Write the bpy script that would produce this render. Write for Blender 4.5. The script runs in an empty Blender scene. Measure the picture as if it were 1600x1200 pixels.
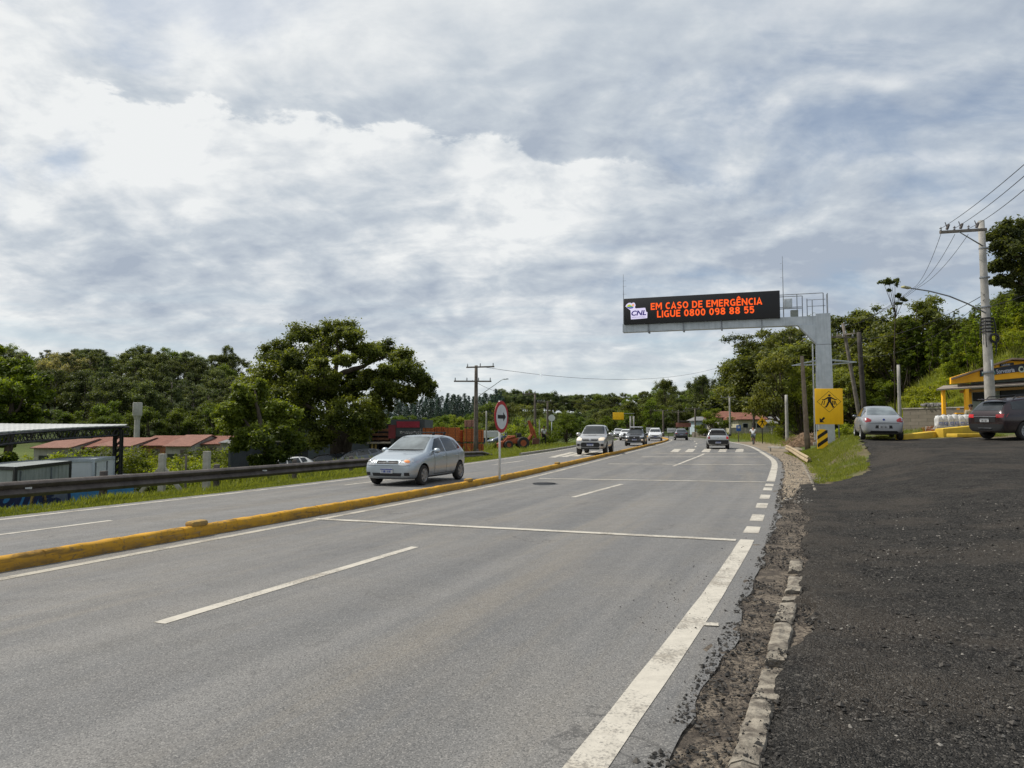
import bpy, bmesh, math, random
import numpy as np
from mathutils import Vector, Matrix
from mathutils import noise as mnoise
from mathutils.bvhtree import BVHTree

scene = bpy.context.scene
COL = scene.collection
rnd = random.Random(7)
nrg = np.random.default_rng(11)
PI = math.pi
rad = math.radians

# ------------------------------------------------------------------ camera model (used to survey the photo)
FPX, EYE = 1150.0, 1.65
PITCH = math.atan(68.0 / FPX)
CP, SP = math.cos(PITCH), math.sin(PITCH)
def ray(px, py):
    u = (px - 800.0) / FPX; v = (600.0 - py) / FPX
    return Vector((u, CP - v * SP, SP + v * CP))
def at(px, py, Y):
    d = ray(px, py); t = Y / d.y
    return Vector((d.x * t, Y, EYE + d.z * t))
def gnd(px, py, z=0.0):
    d = ray(px, py); t = (z - EYE) / d.z
    return Vector((d.x * t, d.y * t, z))
def px_of(p):
    x, y, z = p[0], p[1], p[2] - EYE
    f = y * CP + z * SP; u = z * CP - y * SP
    return 800 + FPX * x / f, 600 - FPX * u / f

# ------------------------------------------------------------------ tagging
def tag(o, label=None, cat=None, group=None, kind=None):
    if label: o['label'] = label
    if cat: o['category'] = cat
    if group: o['group'] = group
    if kind: o['kind'] = kind
    return o
def empty(name, loc, rz=0.0):
    o = bpy.data.objects.new(name, None); COL.objects.link(o)
    o.location = loc; o.rotation_euler = (0, 0, rz); o.empty_display_size = 0.2
    return o
def thing(name, label, cat, loc=(0, 0, 0), rz=0.0, group=None):
    return tag(empty(name, loc, rz), label, cat, group)
def link(name, me, parent=None):
    o = bpy.data.objects.new(name, me); COL.objects.link(o)
    if parent is not None: o.parent = parent
    return o
def copy_tree(o, parent=None):
    c = o.copy(); COL.objects.link(c); c.parent = parent
    for ch in list(o.children): copy_tree(ch, c)
    return c

# ------------------------------------------------------------------ mesh builder
class MB:
    def __init__(s): s.v = []; s.f = []; s.m = []; s.cur = 0
    def mat(s, i): s.cur = i; return s
    def add(s, verts, faces):
        b = len(s.v); s.v += [tuple(p) for p in verts]
        for f in faces: s.f.append(tuple(b + i for i in f)); s.m.append(s.cur)
        return s
    def box(s, c, d, rz=0.0, M=None):
        hx, hy, hz = d[0] / 2, d[1] / 2, d[2] / 2
        pts = [Vector((x, y, z)) for z in (-hz, hz) for x, y in ((-hx, -hy), (hx, -hy), (hx, hy), (-hx, hy))]
        R = M if M is not None else Matrix.Rotation(rz, 3, 'Z')
        c = Vector(c)
        return s.add([R @ p + c for p in pts], [(3, 2, 1, 0), (4, 5, 6, 7), (0, 1, 5, 4), (1, 2, 6, 5), (2, 3, 7, 6), (3, 0, 4, 7)])
    def bevbox(s, c, d, b=0.02, rz=0.0, M=None):
        bm = bmesh.new(); bmesh.ops.create_cube(bm, size=1.0)
        for v in bm.verts: v.co = Vector((v.co.x * d[0], v.co.y * d[1], v.co.z * d[2]))
        bmesh.ops.bevel(bm, geom=list(bm.edges), offset=min(b, min(d) * 0.45), segments=2, affect='EDGES', profile=0.5)
        R = M if M is not None else Matrix.Rotation(rz, 3, 'Z'); c = Vector(c)
        bm.verts.ensure_lookup_table(); bm.verts.index_update()
        s.add([R @ v.co + c for v in bm.verts], [tuple(v.index for v in f.verts) for f in bm.faces]); bm.free()
        return s
    def tube(s, path, r, n=8, caps=True):
        path = [Vector(p) for p in path]
        if not isinstance(r, (list, tuple)): r = [r] * len(path)
        b = len(s.v); prev = None
        for i, p in enumerate(path):
            t = (path[min(i + 1, len(path) - 1)] - path[max(i - 1, 0)])
            if t.length < 1e-9: t = Vector((0, 0, 1))
            t.normalize()
            if prev is None:
                a = Vector((0, 0, 1)) if abs(t.z) < 0.9 else Vector((1, 0, 0))
                u = t.cross(a).normalized()
            else:
                u = prev - t * prev.dot(t)
                u = u.normalized() if u.length > 1e-6 else t.orthogonal().normalized()
            prev = u; w = t.cross(u)
            for k in range(n):
                a = 2 * PI * k / n
                s.v.append(tuple(p + (u * math.cos(a) + w * math.sin(a)) * r[i]))
        for i in range(len(path) - 1):
            for k in range(n):
                k2 = (k + 1) % n
                s.f.append((b + i * n + k, b + i * n + k2, b + (i + 1) * n + k2, b + (i + 1) * n + k)); s.m.append(s.cur)
        if caps:
            s.f.append(tuple(b + k for k in range(n))[::-1]); s.m.append(s.cur)
            e = b + (len(path) - 1) * n
            s.f.append(tuple(e + k for k in range(n))); s.m.append(s.cur)
        return s
    def lathe(s, prof, axis='Z', n=24, c=(0, 0, 0), closed=False):
        b = len(s.v); c = Vector(c)
        for (r, h) in prof:
            for k in range(n):
                a = 2 * PI * k / n; x, y = r * math.cos(a), r * math.sin(a)
                p = Vector((x, y, h)) if axis == 'Z' else (Vector((x, h, y)) if axis == 'Y' else Vector((h, x, y)))
                s.v.append(tuple(p + c))
        m = len(prof)
        for i in range(m if closed else m - 1):
            i2 = (i + 1) % m
            for k in range(n):
                k2 = (k + 1) % n
                s.f.append((b + i * n + k, b + i * n + k2, b + i2 * n + k2, b + i2 * n + k)); s.m.append(s.cur)
        if not closed:
            s.f.append(tuple(b + k for k in range(n))[::-1]); s.m.append(s.cur)
            e = b + (m - 1) * n; s.f.append(tuple(e + k for k in range(n))); s.m.append(s.cur)
        return s
    def prism(s, pts, thick, M, both=True):
        """2-D outline in local XY of matrix M, extruded along local Z by thick"""
        n = len(pts)
        lo = [M @ Vector((p[0], p[1], 0)) for p in pts]; hi = [M @ Vector((p[0], p[1], thick)) for p in pts]
        fs = [tuple(range(n))[::-1], tuple(range(n, 2 * n))]
        fs += [(i, (i + 1) % n, n + (i + 1) % n, n + i) for i in range(n)]
        return s.add(lo + hi, fs)
    def quad(s, a, b, c, d): return s.add([a, b, c, d], [(0, 1, 2, 3)])
    def ball(s, c, r, n=10, m=7):
        if not isinstance(r, (list, tuple)): r = (r, r, r)
        b = len(s.v); vs = [Vector((0, 0, -1))]
        for i in range(1, m):
            ph = -PI / 2 + PI * i / m
            for k in range(n):
                a = 2 * PI * k / n; vs.append(Vector((math.cos(ph) * math.cos(a), math.cos(ph) * math.sin(a), math.sin(ph))))
        vs.append(Vector((0, 0, 1)))
        fs = [(0, 1 + (k + 1) % n, 1 + k) for k in range(n)]
        for i in range(m - 2):
            for k in range(n):
                k2 = (k + 1) % n; o = 1 + i * n
                fs.append((o + k, o + k2, o + n + k2, o + n + k))
        o = 1 + (m - 2) * n
        fs += [(o + k, o + (k + 1) % n, len(vs) - 1) for k in range(n)]
        return s.add([Vector((v.x * r[0] + c[0], v.y * r[1] + c[1], v.z * r[2] + c[2])) for v in vs], fs)
    def mesh(s, name, mats, smooth=False, fix=True):
        me = bpy.data.meshes.new(name); me.from_pydata(s.v, [], s.f)
        for m in (mats if isinstance(mats, (list, tuple)) else [mats]): me.materials.append(m)
        if isinstance(mats, (list, tuple)) and len(mats) > 1: me.polygons.foreach_set('material_index', s.m)
        if fix:
            bm = bmesh.new(); bm.from_mesh(me); bmesh.ops.recalc_face_normals(bm, faces=bm.faces); bm.to_mesh(me); bm.free()
        if smooth:
            me.polygons.foreach_set('use_smooth', [True] * len(me.polygons))
            if smooth != 'full': me.set_sharp_from_angle(angle=rad(38))
        me.update(); return me
    def build(s, name, mats, parent=None, smooth=False, fix=True):
        return link(name, s.mesh(name, mats, smooth, fix), parent)

def frame(origin, xdir, ydir):
    x = Vector(xdir).normalized(); z = x.cross(Vector(ydir)).normalized(); y = z.cross(x)
    M = Matrix.Identity(4)
    for i in range(3): M[i][0], M[i][1], M[i][2], M[i][3] = x[i], y[i], z[i], origin[i]
    return M

def text_mesh(name, txt, size, M, mat, parent=None, bold=0.0, depth=0.0, align='LEFT', shear=0.0, sx=1.0, space=1.0):
    cu = bpy.data.curves.new('text', 'FONT'); cu.body = txt; cu.size = size; cu.offset = bold; cu.extrude = depth
    cu.align_x = align; cu.shear = shear; cu.space_character = space; cu.resolution_u = 3
    ob = bpy.data.objects.new('text', cu); COL.objects.link(ob)
    dg = bpy.context.evaluated_depsgraph_get()
    me = bpy.data.meshes.new_from_object(ob.evaluated_get(dg)); COL.objects.unlink(ob)
    bpy.data.objects.remove(ob); bpy.data.curves.remove(cu)
    me.transform(M @ Matrix.Diagonal((sx, 1, 1, 1))); me.materials.clear(); me.materials.append(mat)
    me.name = name
    return link(name, me, parent)

def pchip(tab):
    xs = [a for a, _ in tab]; ys = [b for _, b in tab]; n = len(xs)
    h = [xs[i + 1] - xs[i] for i in range(n - 1)]; d = [(ys[i + 1] - ys[i]) / h[i] for i in range(n - 1)]
    m = [d[0]] + [(d[i - 1] * h[i] + d[i] * h[i - 1]) / (h[i - 1] + h[i]) for i in range(1, n - 1)] + [d[-1]]
    def f(x):
        if x <= xs[0]: return ys[0] + d[0] * (x - xs[0])
        if x >= xs[-1]: return ys[-1] + d[-1] * (x - xs[-1])
        i = 0
        while x > xs[i + 1]: i += 1
        t = (x - xs[i]) / h[i]
        return ((2 * t**3 - 3 * t * t + 1) * ys[i] + (t**3 - 2 * t * t + t) * h[i] * m[i]
                + (-2 * t**3 + 3 * t * t) * ys[i + 1] + (t**3 - t * t) * h[i] * m[i + 1])
    return f
def lerp_tab(tab):
    xs = [a for a, _ in tab]; ys = [b for _, b in tab]
    return lambda x: float(np.interp(x, xs, ys))
def sstep(a, b, x):
    t = min(1.0, max(0.0, (x - a) / (b - a))); return t * t * (3 - 2 * t)
def nz(x, y, s=1.0, o=0.0): return mnoise.noise(Vector((x * s + o, y * s - o, o * 0.37)))

# ------------------------------------------------------------------ the plan of the place (metres, camera at the origin)
LX = pchip([(-8, -12.6), (8.43, -5.87), (14.05, -3.6), (22.6, -0.40), (33, 2.75), (43, 5.65), (65, 12.0), (86, 17.9), (100, 21.2), (115, 23.2), (131, 23.9), (150, 22.5), (180, 16), (230, 0)])
RX = pchip([(-8, -5.0), (3.68, .357), (6.26, 1.498), (10.8, 3.40), (18, 6.15), (26.3, 9.27), (36, 12.75), (47, 16.0), (65, 20.9), (86, 25.2), (100, 27.6), (115, 29.3), (131, 30.0), (150, 29), (180, 23), (230, 8)])
EX = pchip([(-8, -18.2), (13.6, -9.5), (19.8, -7.0), (33.9, -2.36), (52.7, 2.9), (65.4, 6.0), (86, 11.2), (100, 14.2), (115, 16.0), (131, 16.2), (150, 14.5), (180, 8), (230, -8)])
AE = lerp_tab([(-8, .05), (0, .07), (5, .12), (10, .24), (20, .6), (30, 1.0), (34, 1.14), (38, 1.32), (44, 1.0), (50, .55), (60, .42), (80, .3), (120, .3), (400, .3)])
def T(x, y):
    """height of the ground"""
    E, R = EX(min(y, 230)), RX(min(y, 230))
    if y > 230: E -= (y - 230) * .35; R -= (y - 230) * .35
    z = 0.0
    dr = (x - R) * 0.93; dl = (E - x) * 0.93
    if dr > 0.75:
        p = sstep(1.3, 5.4 - 1.9 * sstep(26, 30, y) * (1 - sstep(36, 41, y)), dr) + 0.06 * max(0, min(dr, 16) - 5)
        z = AE(y) * p
        toe = 8.5 + max(0, y - 72) * 0.5
        q = min(dr - toe, (y - 45) * 1.2)
        if q > 0:
            hh = 6.0 * (1 - sstep(95, 150, y)) + 2.8
            z += hh * sstep(0, 14, q) + 0.03 * q
        z += .03 * (1 - .8 * sstep(10, 22, y)) * nz(x, y, .6) * sstep(2.5, 5, dr)
    elif dl > 0:
        z = 0.05 * sstep(0, .5, dl) - 1.55 * sstep(.75, 5.0, dl) * (1 - sstep(30, 48, y)) - .6 * sstep(2.2, 6.5, dl) * sstep(30, 48, y) * (1 - sstep(48, 66, y)) - 1.3 * sstep(7, 20, dl) * (1 - sstep(70, 140, y) * .5)
        z -= 0.8 * sstep(40, 60, y) * sstep(4, 12, dl)
        z += 17 * math.exp(-((y - 215) / 62) ** 2) * sstep(-52, -92, x)
    if y > 130:
        z += 6.5 * sstep(150, 240, y) * sstep(0, 30, dr if dr > 0 else 0)
        z += 4.5 * sstep(215, 300, y) * sstep(-75, -40, x) * (1 - sstep(-15, 25, x))
    return z
# ------------------------------------------------------------------ materials
class G:
    """small helper round a node tree"""
    def __init__(s, nt): s.nt = nt; nt.nodes.clear()
    def n(s, typ, **kw):
        nd = s.nt.nodes.new(typ)
        for k, v in kw.items(): setattr(nd, k, v)
        return nd
    def put(s, sock, v):
        if isinstance(v, bpy.types.NodeSocket): s.nt.links.new(v, sock)
        elif v is not None: sock.default_value = v
    def m(s, op, a, b=None, c=None, clamp=False):
        nd = s.n('ShaderNodeMath', operation=op, use_clamp=clamp)
        s.put(nd.inputs[0], a); s.put(nd.inputs[1], b); s.put(nd.inputs[2], c)
        return nd.outputs[0]
    def mr(s, v, a, b, c=0.0, d=1.0, smooth=True):
        nd = s.n('ShaderNodeMapRange', interpolation_type='SMOOTHSTEP' if smooth else 'LINEAR')
        for i, q in enumerate((v, a, b, c, d)): s.put(nd.inputs[i], q)
        return nd.outputs[0]
    def mix(s, f, a, b, typ='MIX'):
        nd = s.n('ShaderNodeMix', data_type='RGBA', blend_type=typ)
        s.put(nd.inputs[0], f)
        for i, q in ((6, a), (7, b)):
            if isinstance(q, (tuple, list)) and len(q) == 3: q = tuple(q) + (1,)
            s.put(nd.inputs[i], q)
        return nd.outputs[2]
    def noise(s, vec, scale, detail=4, rough=.55, dist=0.0, dim='3D', out=0):
        nd = s.n('ShaderNodeTexNoise', noise_dimensions=dim)
        s.put(nd.inputs['Vector'], vec); nd.inputs['Scale'].default_value = scale
        nd.inputs['Detail'].default_value = detail; nd.inputs['Roughness'].default_value = rough
        nd.inputs['Distortion'].default_value = dist
        return nd.outputs[out]
    def voro(s, vec, scale, feat='F1', out='Distance', rand=1.0):
        nd = s.n('ShaderNodeTexVoronoi', feature=feat)
        s.put(nd.inputs['Vector'], vec); nd.inputs['Scale'].default_value = scale; nd.inputs['Randomness'].default_value = rand
        return nd.outputs[out]
    def xyz(s, vec):
        nd = s.n('ShaderNodeSeparateXYZ'); s.put(nd.inputs[0], vec); return nd.outputs
    def vec(s, x, y, z=0.0):
        nd = s.n('ShaderNodeCombineXYZ'); s.put(nd.inputs[0], x); s.put(nd.inputs[1], y); s.put(nd.inputs[2], z); return nd.outputs[0]
    def map(s, vec, scale=(1, 1, 1), loc=(0, 0, 0), rot=(0, 0, 0)):
        nd = s.n('ShaderNodeMapping'); s.put(nd.inputs[0], vec)
        nd.inputs['Scale'].default_value = scale; nd.inputs['Location'].default_value = loc; nd.inputs['Rotation'].default_value = rot
        return nd.outputs[0]
    def coord(s, which='Object'): return s.n('ShaderNodeTexCoord').outputs[which]
    def pos(s): return s.n('ShaderNodeNewGeometry').outputs['Position']
    def bump(s, h, strength=.5, dist=.02, normal=None):
        nd = s.n('ShaderNodeBump'); nd.inputs['Strength'].default_value = strength; nd.inputs['Distance'].default_value = dist
        s.put(nd.inputs['Height'], h)
        if normal is not None: s.put(nd.inputs['Normal'], normal)
        return nd.outputs[0]
    def pbr(s, color, rough=.7, metal=0.0, normal=None, spec=.5, coat=0.0, emis=None, estr=0.0):
        nd = s.n('ShaderNodeBsdfPrincipled')
        if isinstance(color, (tuple, list)): color = tuple(color)[:3] + (1,)
        s.put(nd.inputs['Base Color'], color); s.put(nd.inputs['Roughness'], rough); s.put(nd.inputs['Metallic'], metal)
        s.put(nd.inputs['Specular IOR Level'], spec); nd.inputs['Coat Weight'].default_value = coat; nd.inputs['Coat Roughness'].default_value = .06
        if normal is not None: s.put(nd.inputs['Normal'], normal)
        if emis is not None:
            nd.inputs['Emission Color'].default_value = tuple(emis)[:3] + (1,); nd.inputs['Emission Strength'].default_value = estr
        return nd.outputs[0]
    def out(s, sh):
        o = s.n('ShaderNodeOutputMaterial'); s.nt.links.new(sh, o.inputs[0])
def newmat(name):
    m = bpy.data.materials.new(name); m.use_nodes = True
    return m, G(m.node_tree)

_mc = {}
def mt(c1, c2=None, scale=4.0, rough=.7, metal=0.0, bump=0.0, bscale=30.0, spec=.4, coat=0.0, streak=0.0, name='surface', emis=None, estr=0.0, detail=5):
    """weathered surface: two tones mixed by noise, fine bump, optional vertical streaks"""
    key = (tuple(c1), tuple(c2) if c2 else None, scale, rough, metal, bump, bscale, spec, coat, streak, emis, estr)
    if key in _mc: return _mc[key]
    m, g = newmat(name)
    if c2 is None: c2 = tuple(c * .82 for c in c1)
    co = g.coord('Object')
    f = g.mr(g.noise(co, scale, detail, .62), .32, .68)
    col = g.mix(f, c1, c2)
    if streak:
        st = g.mr(g.noise(g.map(co, (9, 9, .6)), 1.0, 4, .6), .45, .75, 0, streak)
        col = g.mix(st, col, tuple(c * .35 for c in c1))
    nrm = None
    if bump: nrm = g.bump(g.noise(co, bscale, 4, .6), bump, .02)
    r = g.m('ADD', g.m('MULTIPLY', f, .12), rough - .06, clamp=True)
    g.out(g.pbr(col, r, metal, nrm, spec, coat, emis, estr)); _mc[key] = m
    return m

def asphalt():
    m, g = newmat('asphalt'); p = g.pos()
    uv = g.n('ShaderNodeUVMap', uv_map='lane').outputs[0]; u, v, _ = g.xyz(uv)
    big = g.noise(p, .35, 5, .6); mid = g.noise(p, 2.2, 5, .65); 
    along = g.noise(g.map(uv, (1.6, .09, 1)), 1.0, 5, .6)
    base = g.mix(g.mr(along, .34, .66), (.118, .118, .118), (.178, .173, .166))
    base = g.mix(g.mr(big, .4, .72, 0, .55), base, (.205, .188, .163))
    # wheel paths: two darker polished bands per lane
    w = g.m('ABSOLUTE', g.m('SINE', g.m('MULTIPLY', u, PI / 1.78)))
    base = g.mix(g.mr(w, .55, 1.0, 0, .40), base, (.112, .112, .113))
    # tan dust near the edges and between wheel paths
    dn = g.noise(g.map(uv, (1.1, .05, 1), (3, 7, 0)), 1.0, 6, .7)
    base = g.mix(g.mr(dn, .48, .68, 0, .5), base, (.215, .188, .150))
    # dark cracks / oil drops
    base = g.mix(g.mr(g.noise(g.map(uv, (.9, .22, 1), (9, 1, 0)), 1.3, 8, .78), .60, .68, 0, .5), base, (.085, .083, .08))
    ck = g.n('ShaderNodeTexVoronoi', feature='DISTANCE_TO_EDGE'); g.put(ck.inputs['Vector'], g.mix(.35, g.map(uv, (.30, .16, 1)), g.noise(p, .8, 4, .6, 0, '3D', 1))); ck.inputs['Scale'].default_value = 1.0
    crack = g.m('MULTIPLY', g.mr(ck.outputs['Distance'], .0015, .006, 1, 0), g.mr(big, .46, .60))
    base = g.mix(g.m('MULTIPLY', crack, .65), base, (.06, .058, .056))
    # aggregate: every chip of stone its own tone
    vo = g.n('ShaderNodeTexVoronoi', feature='F1'); g.put(vo.inputs['Vector'], p); vo.inputs['Scale'].default_value = 125
    c1, c2, c3 = g.xyz(vo.outputs['Color']); v2 = g.noise(p, 55, 3, .7)
    base = g.mix(g.mr(c1, .66, .98, 0, .5), base, (.33, .315, .295))
    base = g.mix(g.mr(c2, .6, .95, 0, .62), base, (.048, .048, .048))
    base = g.mix(g.mr(v2, .52, .68, 0, .45), base, (.055, .054, .054))
    h = g.m('ADD', g.m('MULTIPLY', vo.outputs['Distance'], -.5), g.m('MULTIPLY', v2, .4))
    nrm = g.bump(h, .45, .008)
    g.out(g.pbr(base, g.mr(mid, .3, .7, .62, .85), 0, nrm, .35)); return m
def paint(name, c, wear=.5):
    m, g = newmat(name); p = g.pos()
    n1 = g.noise(p, 38, 5, .75); n2 = g.noise(p, 1.6, 5, .65); n3 = g.noise(p, 9, 4, .7)
    k = g.m('ADD', g.m('MULTIPLY', n1, .5), g.m('MULTIPLY', n2, .5))
    col = g.mix(g.mr(n3, .35, .7, 0, .5), c, tuple(q * .72 for q in c))
    col = g.mix(g.mr(k, .49, .59, 0, wear), col, (.13, .125, .118))
    col = g.mix(g.mr(n2, .48, .72, 0, .35), col, (.36, .30, .22))
    g.out(g.pbr(col, .75, 0, g.bump(n1, .4, .006), .3)); return m
def yellow_kerb_mat():
    m, g = newmat('worn_yellow_paint'); p = g.pos(); x, y, z = g.xyz(p)
    n1 = g.noise(p, 14, 6, .72); n2 = g.noise(p, 1.1, 5, .6); n3 = g.noise(g.map(p, (1, 1, 5)), 3.2, 5, .7)
    col = g.mix(g.mr(n2, .3, .7), (.56, .295, .022), (.43, .23, .03))
    col = g.mix(g.mr(n1, .54, .66, 0, .8), col, (.17, .12, .06))
    grime = g.m('MULTIPLY', g.mr(z, .015, .12, 1.0, 0), g.mr(n3, .3, .65))
    col = g.mix(g.m('MULTIPLY', grime, .75), col, (.10, .075, .05))
    col = g.mix(g.mr(n3, .58, .70, 0, .65), col, (.26, .22, .17))
    sc = g.noise(g.map(p, (.5, .5, 4), (4, 4, 0)), 1.3, 6, .7); col = g.mix(g.mr(sc, .56, .64, 0, .6), col, (.07, .055, .035))
    g.out(g.pbr(col, .8, 0, g.bump(n1, .6, .02), .25)); return m
def gravel_mat():
    m, g = newmat('dark_gravel'); p = g.pos()
    v = g.n('ShaderNodeTexVoronoi', feature='F1'); g.put(v.inputs['Vector'], p); v.inputs['Scale'].default_value = 30
    v2 = g.n('ShaderNodeTexVoronoi', feature='F1'); g.put(v2.inputs['Vector'], p); v2.inputs['Scale'].default_value = 85
    r1 = g.xyz(v.outputs['Color'])[0]; r2 = g.xyz(v2.outputs['Color'])[1]
    big = g.noise(p, .5, 5, .6); mid = g.noise(p, 2.6, 5, .7)
    base = g.mix(g.mr(mid, .3, .7), (.017, .0165, .016), (.046, .043, .039))
    base = g.mix(g.mr(big, .46, .62, 0, .6), base, (.078, .066, .054))
    base = g.mix(g.mr(r2, .56, .98, 0, .62), base, (.125, .117, .107))
    base = g.mix(g.mr(r2, .93, .95, 0, .30), base, (.22, .205, .185))
    base = g.mix(g.mr(r1, .955, .965, 0, .25), base, (.22, .20, .175))
    h = g.m('ADD', g.m('MULTIPLY', v.outputs['Distance'], -1.0), g.m('MULTIPLY', v2.outputs['Distance'], -.8))
    nrm = g.bump(h, 1.0, .03, g.bump(mid, .5, .08))
    g.out(g.pbr(base, .95, 0, nrm, .12)); return m
def dirt_mat():
    m, g = newmat('gutter_dirt'); p = g.pos()
    n1 = g.noise(p, 1.6, 6, .7); n2 = g.noise(p, 22, 5, .72); v = g.voro(p, 48)
    base = g.mix(g.mr(n1, .3, .7), (.225, .188, .145), (.125, .103, .082))
    base = g.mix(g.mr(n2, .46, .56, 0, .85), base, (.05, .041, .034))
    base = g.mix(g.mr(g.noise(p, 3.1, 5, .7), .47, .60, 0, .8), base, (.055, .046, .039))
    g.out(g.pbr(base, .9, 0, g.bump(g.m('ADD', n2, g.m('MULTIPLY', v, -.4)), .9, .03), .2)); return m
def ground_mat():
    m, g = newmat('grass_ground'); p = g.pos()
    n1 = g.noise(p, .16, 6, .65); n2 = g.noise(p, 1.3, 6, .7); n3 = g.noise(p, 9, 4, .7)
    base = g.mix(g.mr(n1, .3, .7), (.070, .105, .020), (.105, .135, .030))
    base = g.mix(g.mr(n2, .48, .68, 0, .7), base, (.12, .115, .045))
    base = g.mix(g.mr(n3, .5, .7, 0, .6), base, (.035, .052, .014))
    base = g.mix(g.mr(g.noise(p, .5, 5, .7), .60, .70, 0, .6), base, (.20, .145, .085))
    bare = g.m('MULTIPLY', g.m('MULTIPLY', g.mr(g.xyz(p)[1], 54, 44), g.mr(g.xyz(p)[0], 5, 7)), g.mr(g.noise(p, .55, 6, .7), .40, .56, 0, .9)); base = g.mix(bare, base, (.17, .135, .09))
    wood = g.m('MULTIPLY', g.mr(g.xyz(p)[1], 95, 130), .75)
    base = g.mix(wood, base, (.022, .034, .010))
    g.out(g.pbr(base, .9, 0, g.bump(g.m('ADD', n2, n3), .9, .12), .15)); return m
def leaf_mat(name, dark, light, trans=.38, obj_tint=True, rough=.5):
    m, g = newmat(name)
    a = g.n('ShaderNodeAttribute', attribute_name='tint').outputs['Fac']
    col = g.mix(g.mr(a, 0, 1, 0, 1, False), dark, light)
    if obj_tint:
        oc = g.n('ShaderNodeObjectInfo').outputs['Color']
        col = g.mix(1.0, col, oc, 'MULTIPLY')
    d = g.pbr(col, rough, 0, None, .25)
    t = g.n('ShaderNodeBsdfTranslucent')
    tc = g.mix(1.0, col, (1.5, 1.45, .55), 'MULTIPLY'); g.put(t.inputs[0], tc)
    mx = g.n('ShaderNodeMixShader'); mx.inputs[0].default_value = trans
    g.nt.links.new(d, mx.inputs[1]); g.nt.links.new(t.outputs[0], mx.inputs[2])
    g.out(mx.outputs[0]); return m
def bark_mat(name, c1, c2):
    m, g = newmat(name); p = g.coord('Object')
    n = g.noise(g.map(p, (6, 6, 1.2)), 1.6, 6, .7)
    col = g.mix(g.mr(n, .3, .7), c1, c2)
    g.out(g.pbr(col, .9, 0, g.bump(n, .8, .05), .15)); return m
def carpaint(name, c, metal=.55, rough=.32):
    m, g = newmat(name); p = g.coord('Object'); x, y, z = g.xyz(p)
    n = g.noise(p, 3.0, 5, .65); f = g.noise(p, 400, 1, .5)
    col = g.mix(g.mr(f, .4, .6, 0, .12), c, tuple(min(1, q * 1.5 + .02) for q in c))
    dust = g.m('MULTIPLY', g.mr(z, .15, .75, .55, 0.04), g.mr(n, .3, .7, .4, 1))
    col = g.mix(dust, col, (.19, .165, .135))
    r = g.m('ADD', g.m('MULTIPLY', dust, .5), rough, clamp=True)
    g.out(g.pbr(col, r, metal, None, .5, .55)); return m
def glass_mat(name, c=(.012, .015, .017), rough=.04, spec=.6):
    m, g = newmat(name); p = g.coord('Object')
    n = g.noise(p, 2.0, 3, .5)
    col = g.mix(g.mr(n, .3, .7), c, tuple(q * 2.0 + .004 for q in c))
    g.out(g.pbr(col, g.mr(n, .2, .8, rough, rough + .06), 0, None, spec)); return m
def emit_mat(name, c, s, base=(.02, .02, .02)):
    m, g = newmat(name); g.out(g.pbr(base, .5, 0, None, .3, 0, c, s)); return m
def tile_mat(name, c1, c2, sx=4.0):
    m, g = newmat(name); co = g.coord('Object'); x, y, z = g.xyz(co)
    w = g.m('ABSOLUTE', g.m('SINE', g.m('MULTIPLY', x, PI * sx)))
    rows = g.m('FRACT', g.m('MULTIPLY', y, 2.6))
    n = g.noise(co, 1.4, 6, .7); n2 = g.noise(co, 11, 3, .7)
    col = g.mix(g.mr(n, .3, .7), c1, c2); col = g.mix(g.mr(n2, .5, .68, 0, .6), col, tuple(q * .55 for q in c1))
    col = g.mix(g.mr(w, 0, .35, .5, 0), col, tuple(q * .4 for q in c1))
    col = g.mix(g.mr(rows, .86, 1.0, 0, .5), col, tuple(q * .4 for q in c1))
    g.out(g.pbr(col, .85, 0, g.bump(g.m('ADD', w, g.m('MULTIPLY', rows, -.4)), .7, .05), .2)); return m
def brick_mat(name, c1, c2, mortar, scale=1.0, bw=.24, rh=.15):
    m, g = newmat(name); co = g.coord('Object'); x, y, z = g.xyz(co)
    b = g.n('ShaderNodeTexBrick'); g.put(b.inputs['Vector'], g.vec(g.m('ADD', x, y), z, 0))
    b.inputs['Color1'].default_value = c1 + (1,); b.inputs['Color2'].default_value = c2 + (1,); b.inputs['Mortar'].default_value = mortar + (1,)
    b.inputs['Scale'].default_value = scale; b.inputs['Mortar Size'].default_value = .012; b.inputs['Brick Width'].default_value = bw; b.inputs['Row Height'].default_value = rh
    n = g.noise(co, 3, 5, .7)
    col = g.mix(g.mr(n, .35, .7, 0, .45), b.outputs[0], tuple(q * .6 for q in c1))
    g.out(g.pbr(col, .85, 0, g.bump(b.outputs[1], -.6, .02), .2)); return m

M = {}
M['asphalt'] = asphalt(); M['white_line'] = paint('white_road_paint', (.50, .465, .40), .75); M['white_worn'] = paint('worn_white_paint', (.42, .385, .32), .85)
M['yellow_kerb'] = yellow_kerb_mat(); M['gravel'] = gravel_mat(); M['dirt'] = dirt_mat(); M['ground'] = ground_mat()
M['concrete'] = mt((.36, .34, .30), (.24, .22, .19), 3, .88, bump=.6, bscale=25, name='concrete')
M['kerb_stone'] = mt((.31, .275, .22), (.075, .062, .050), 9, .92, bump=1.0, bscale=28, name='kerb_concrete', detail=8)
M['pole_conc'] = mt((.40, .38, .35), (.27, .26, .24), 2.2, .85, bump=.3, bscale=40, streak=.3, name='pole_concrete')
M['pole_wood'] = mt((.165, .14, .115), (.095, .08, .066), 3, .9, bump=.6, bscale=22, streak=.5, name='pole_timber')
M['pole_dark'] = mt((.06, .052, .046), (.035, .03, .027), 3, .9, bump=.5, streak=.4, name='dark_pole_timber')
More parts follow.
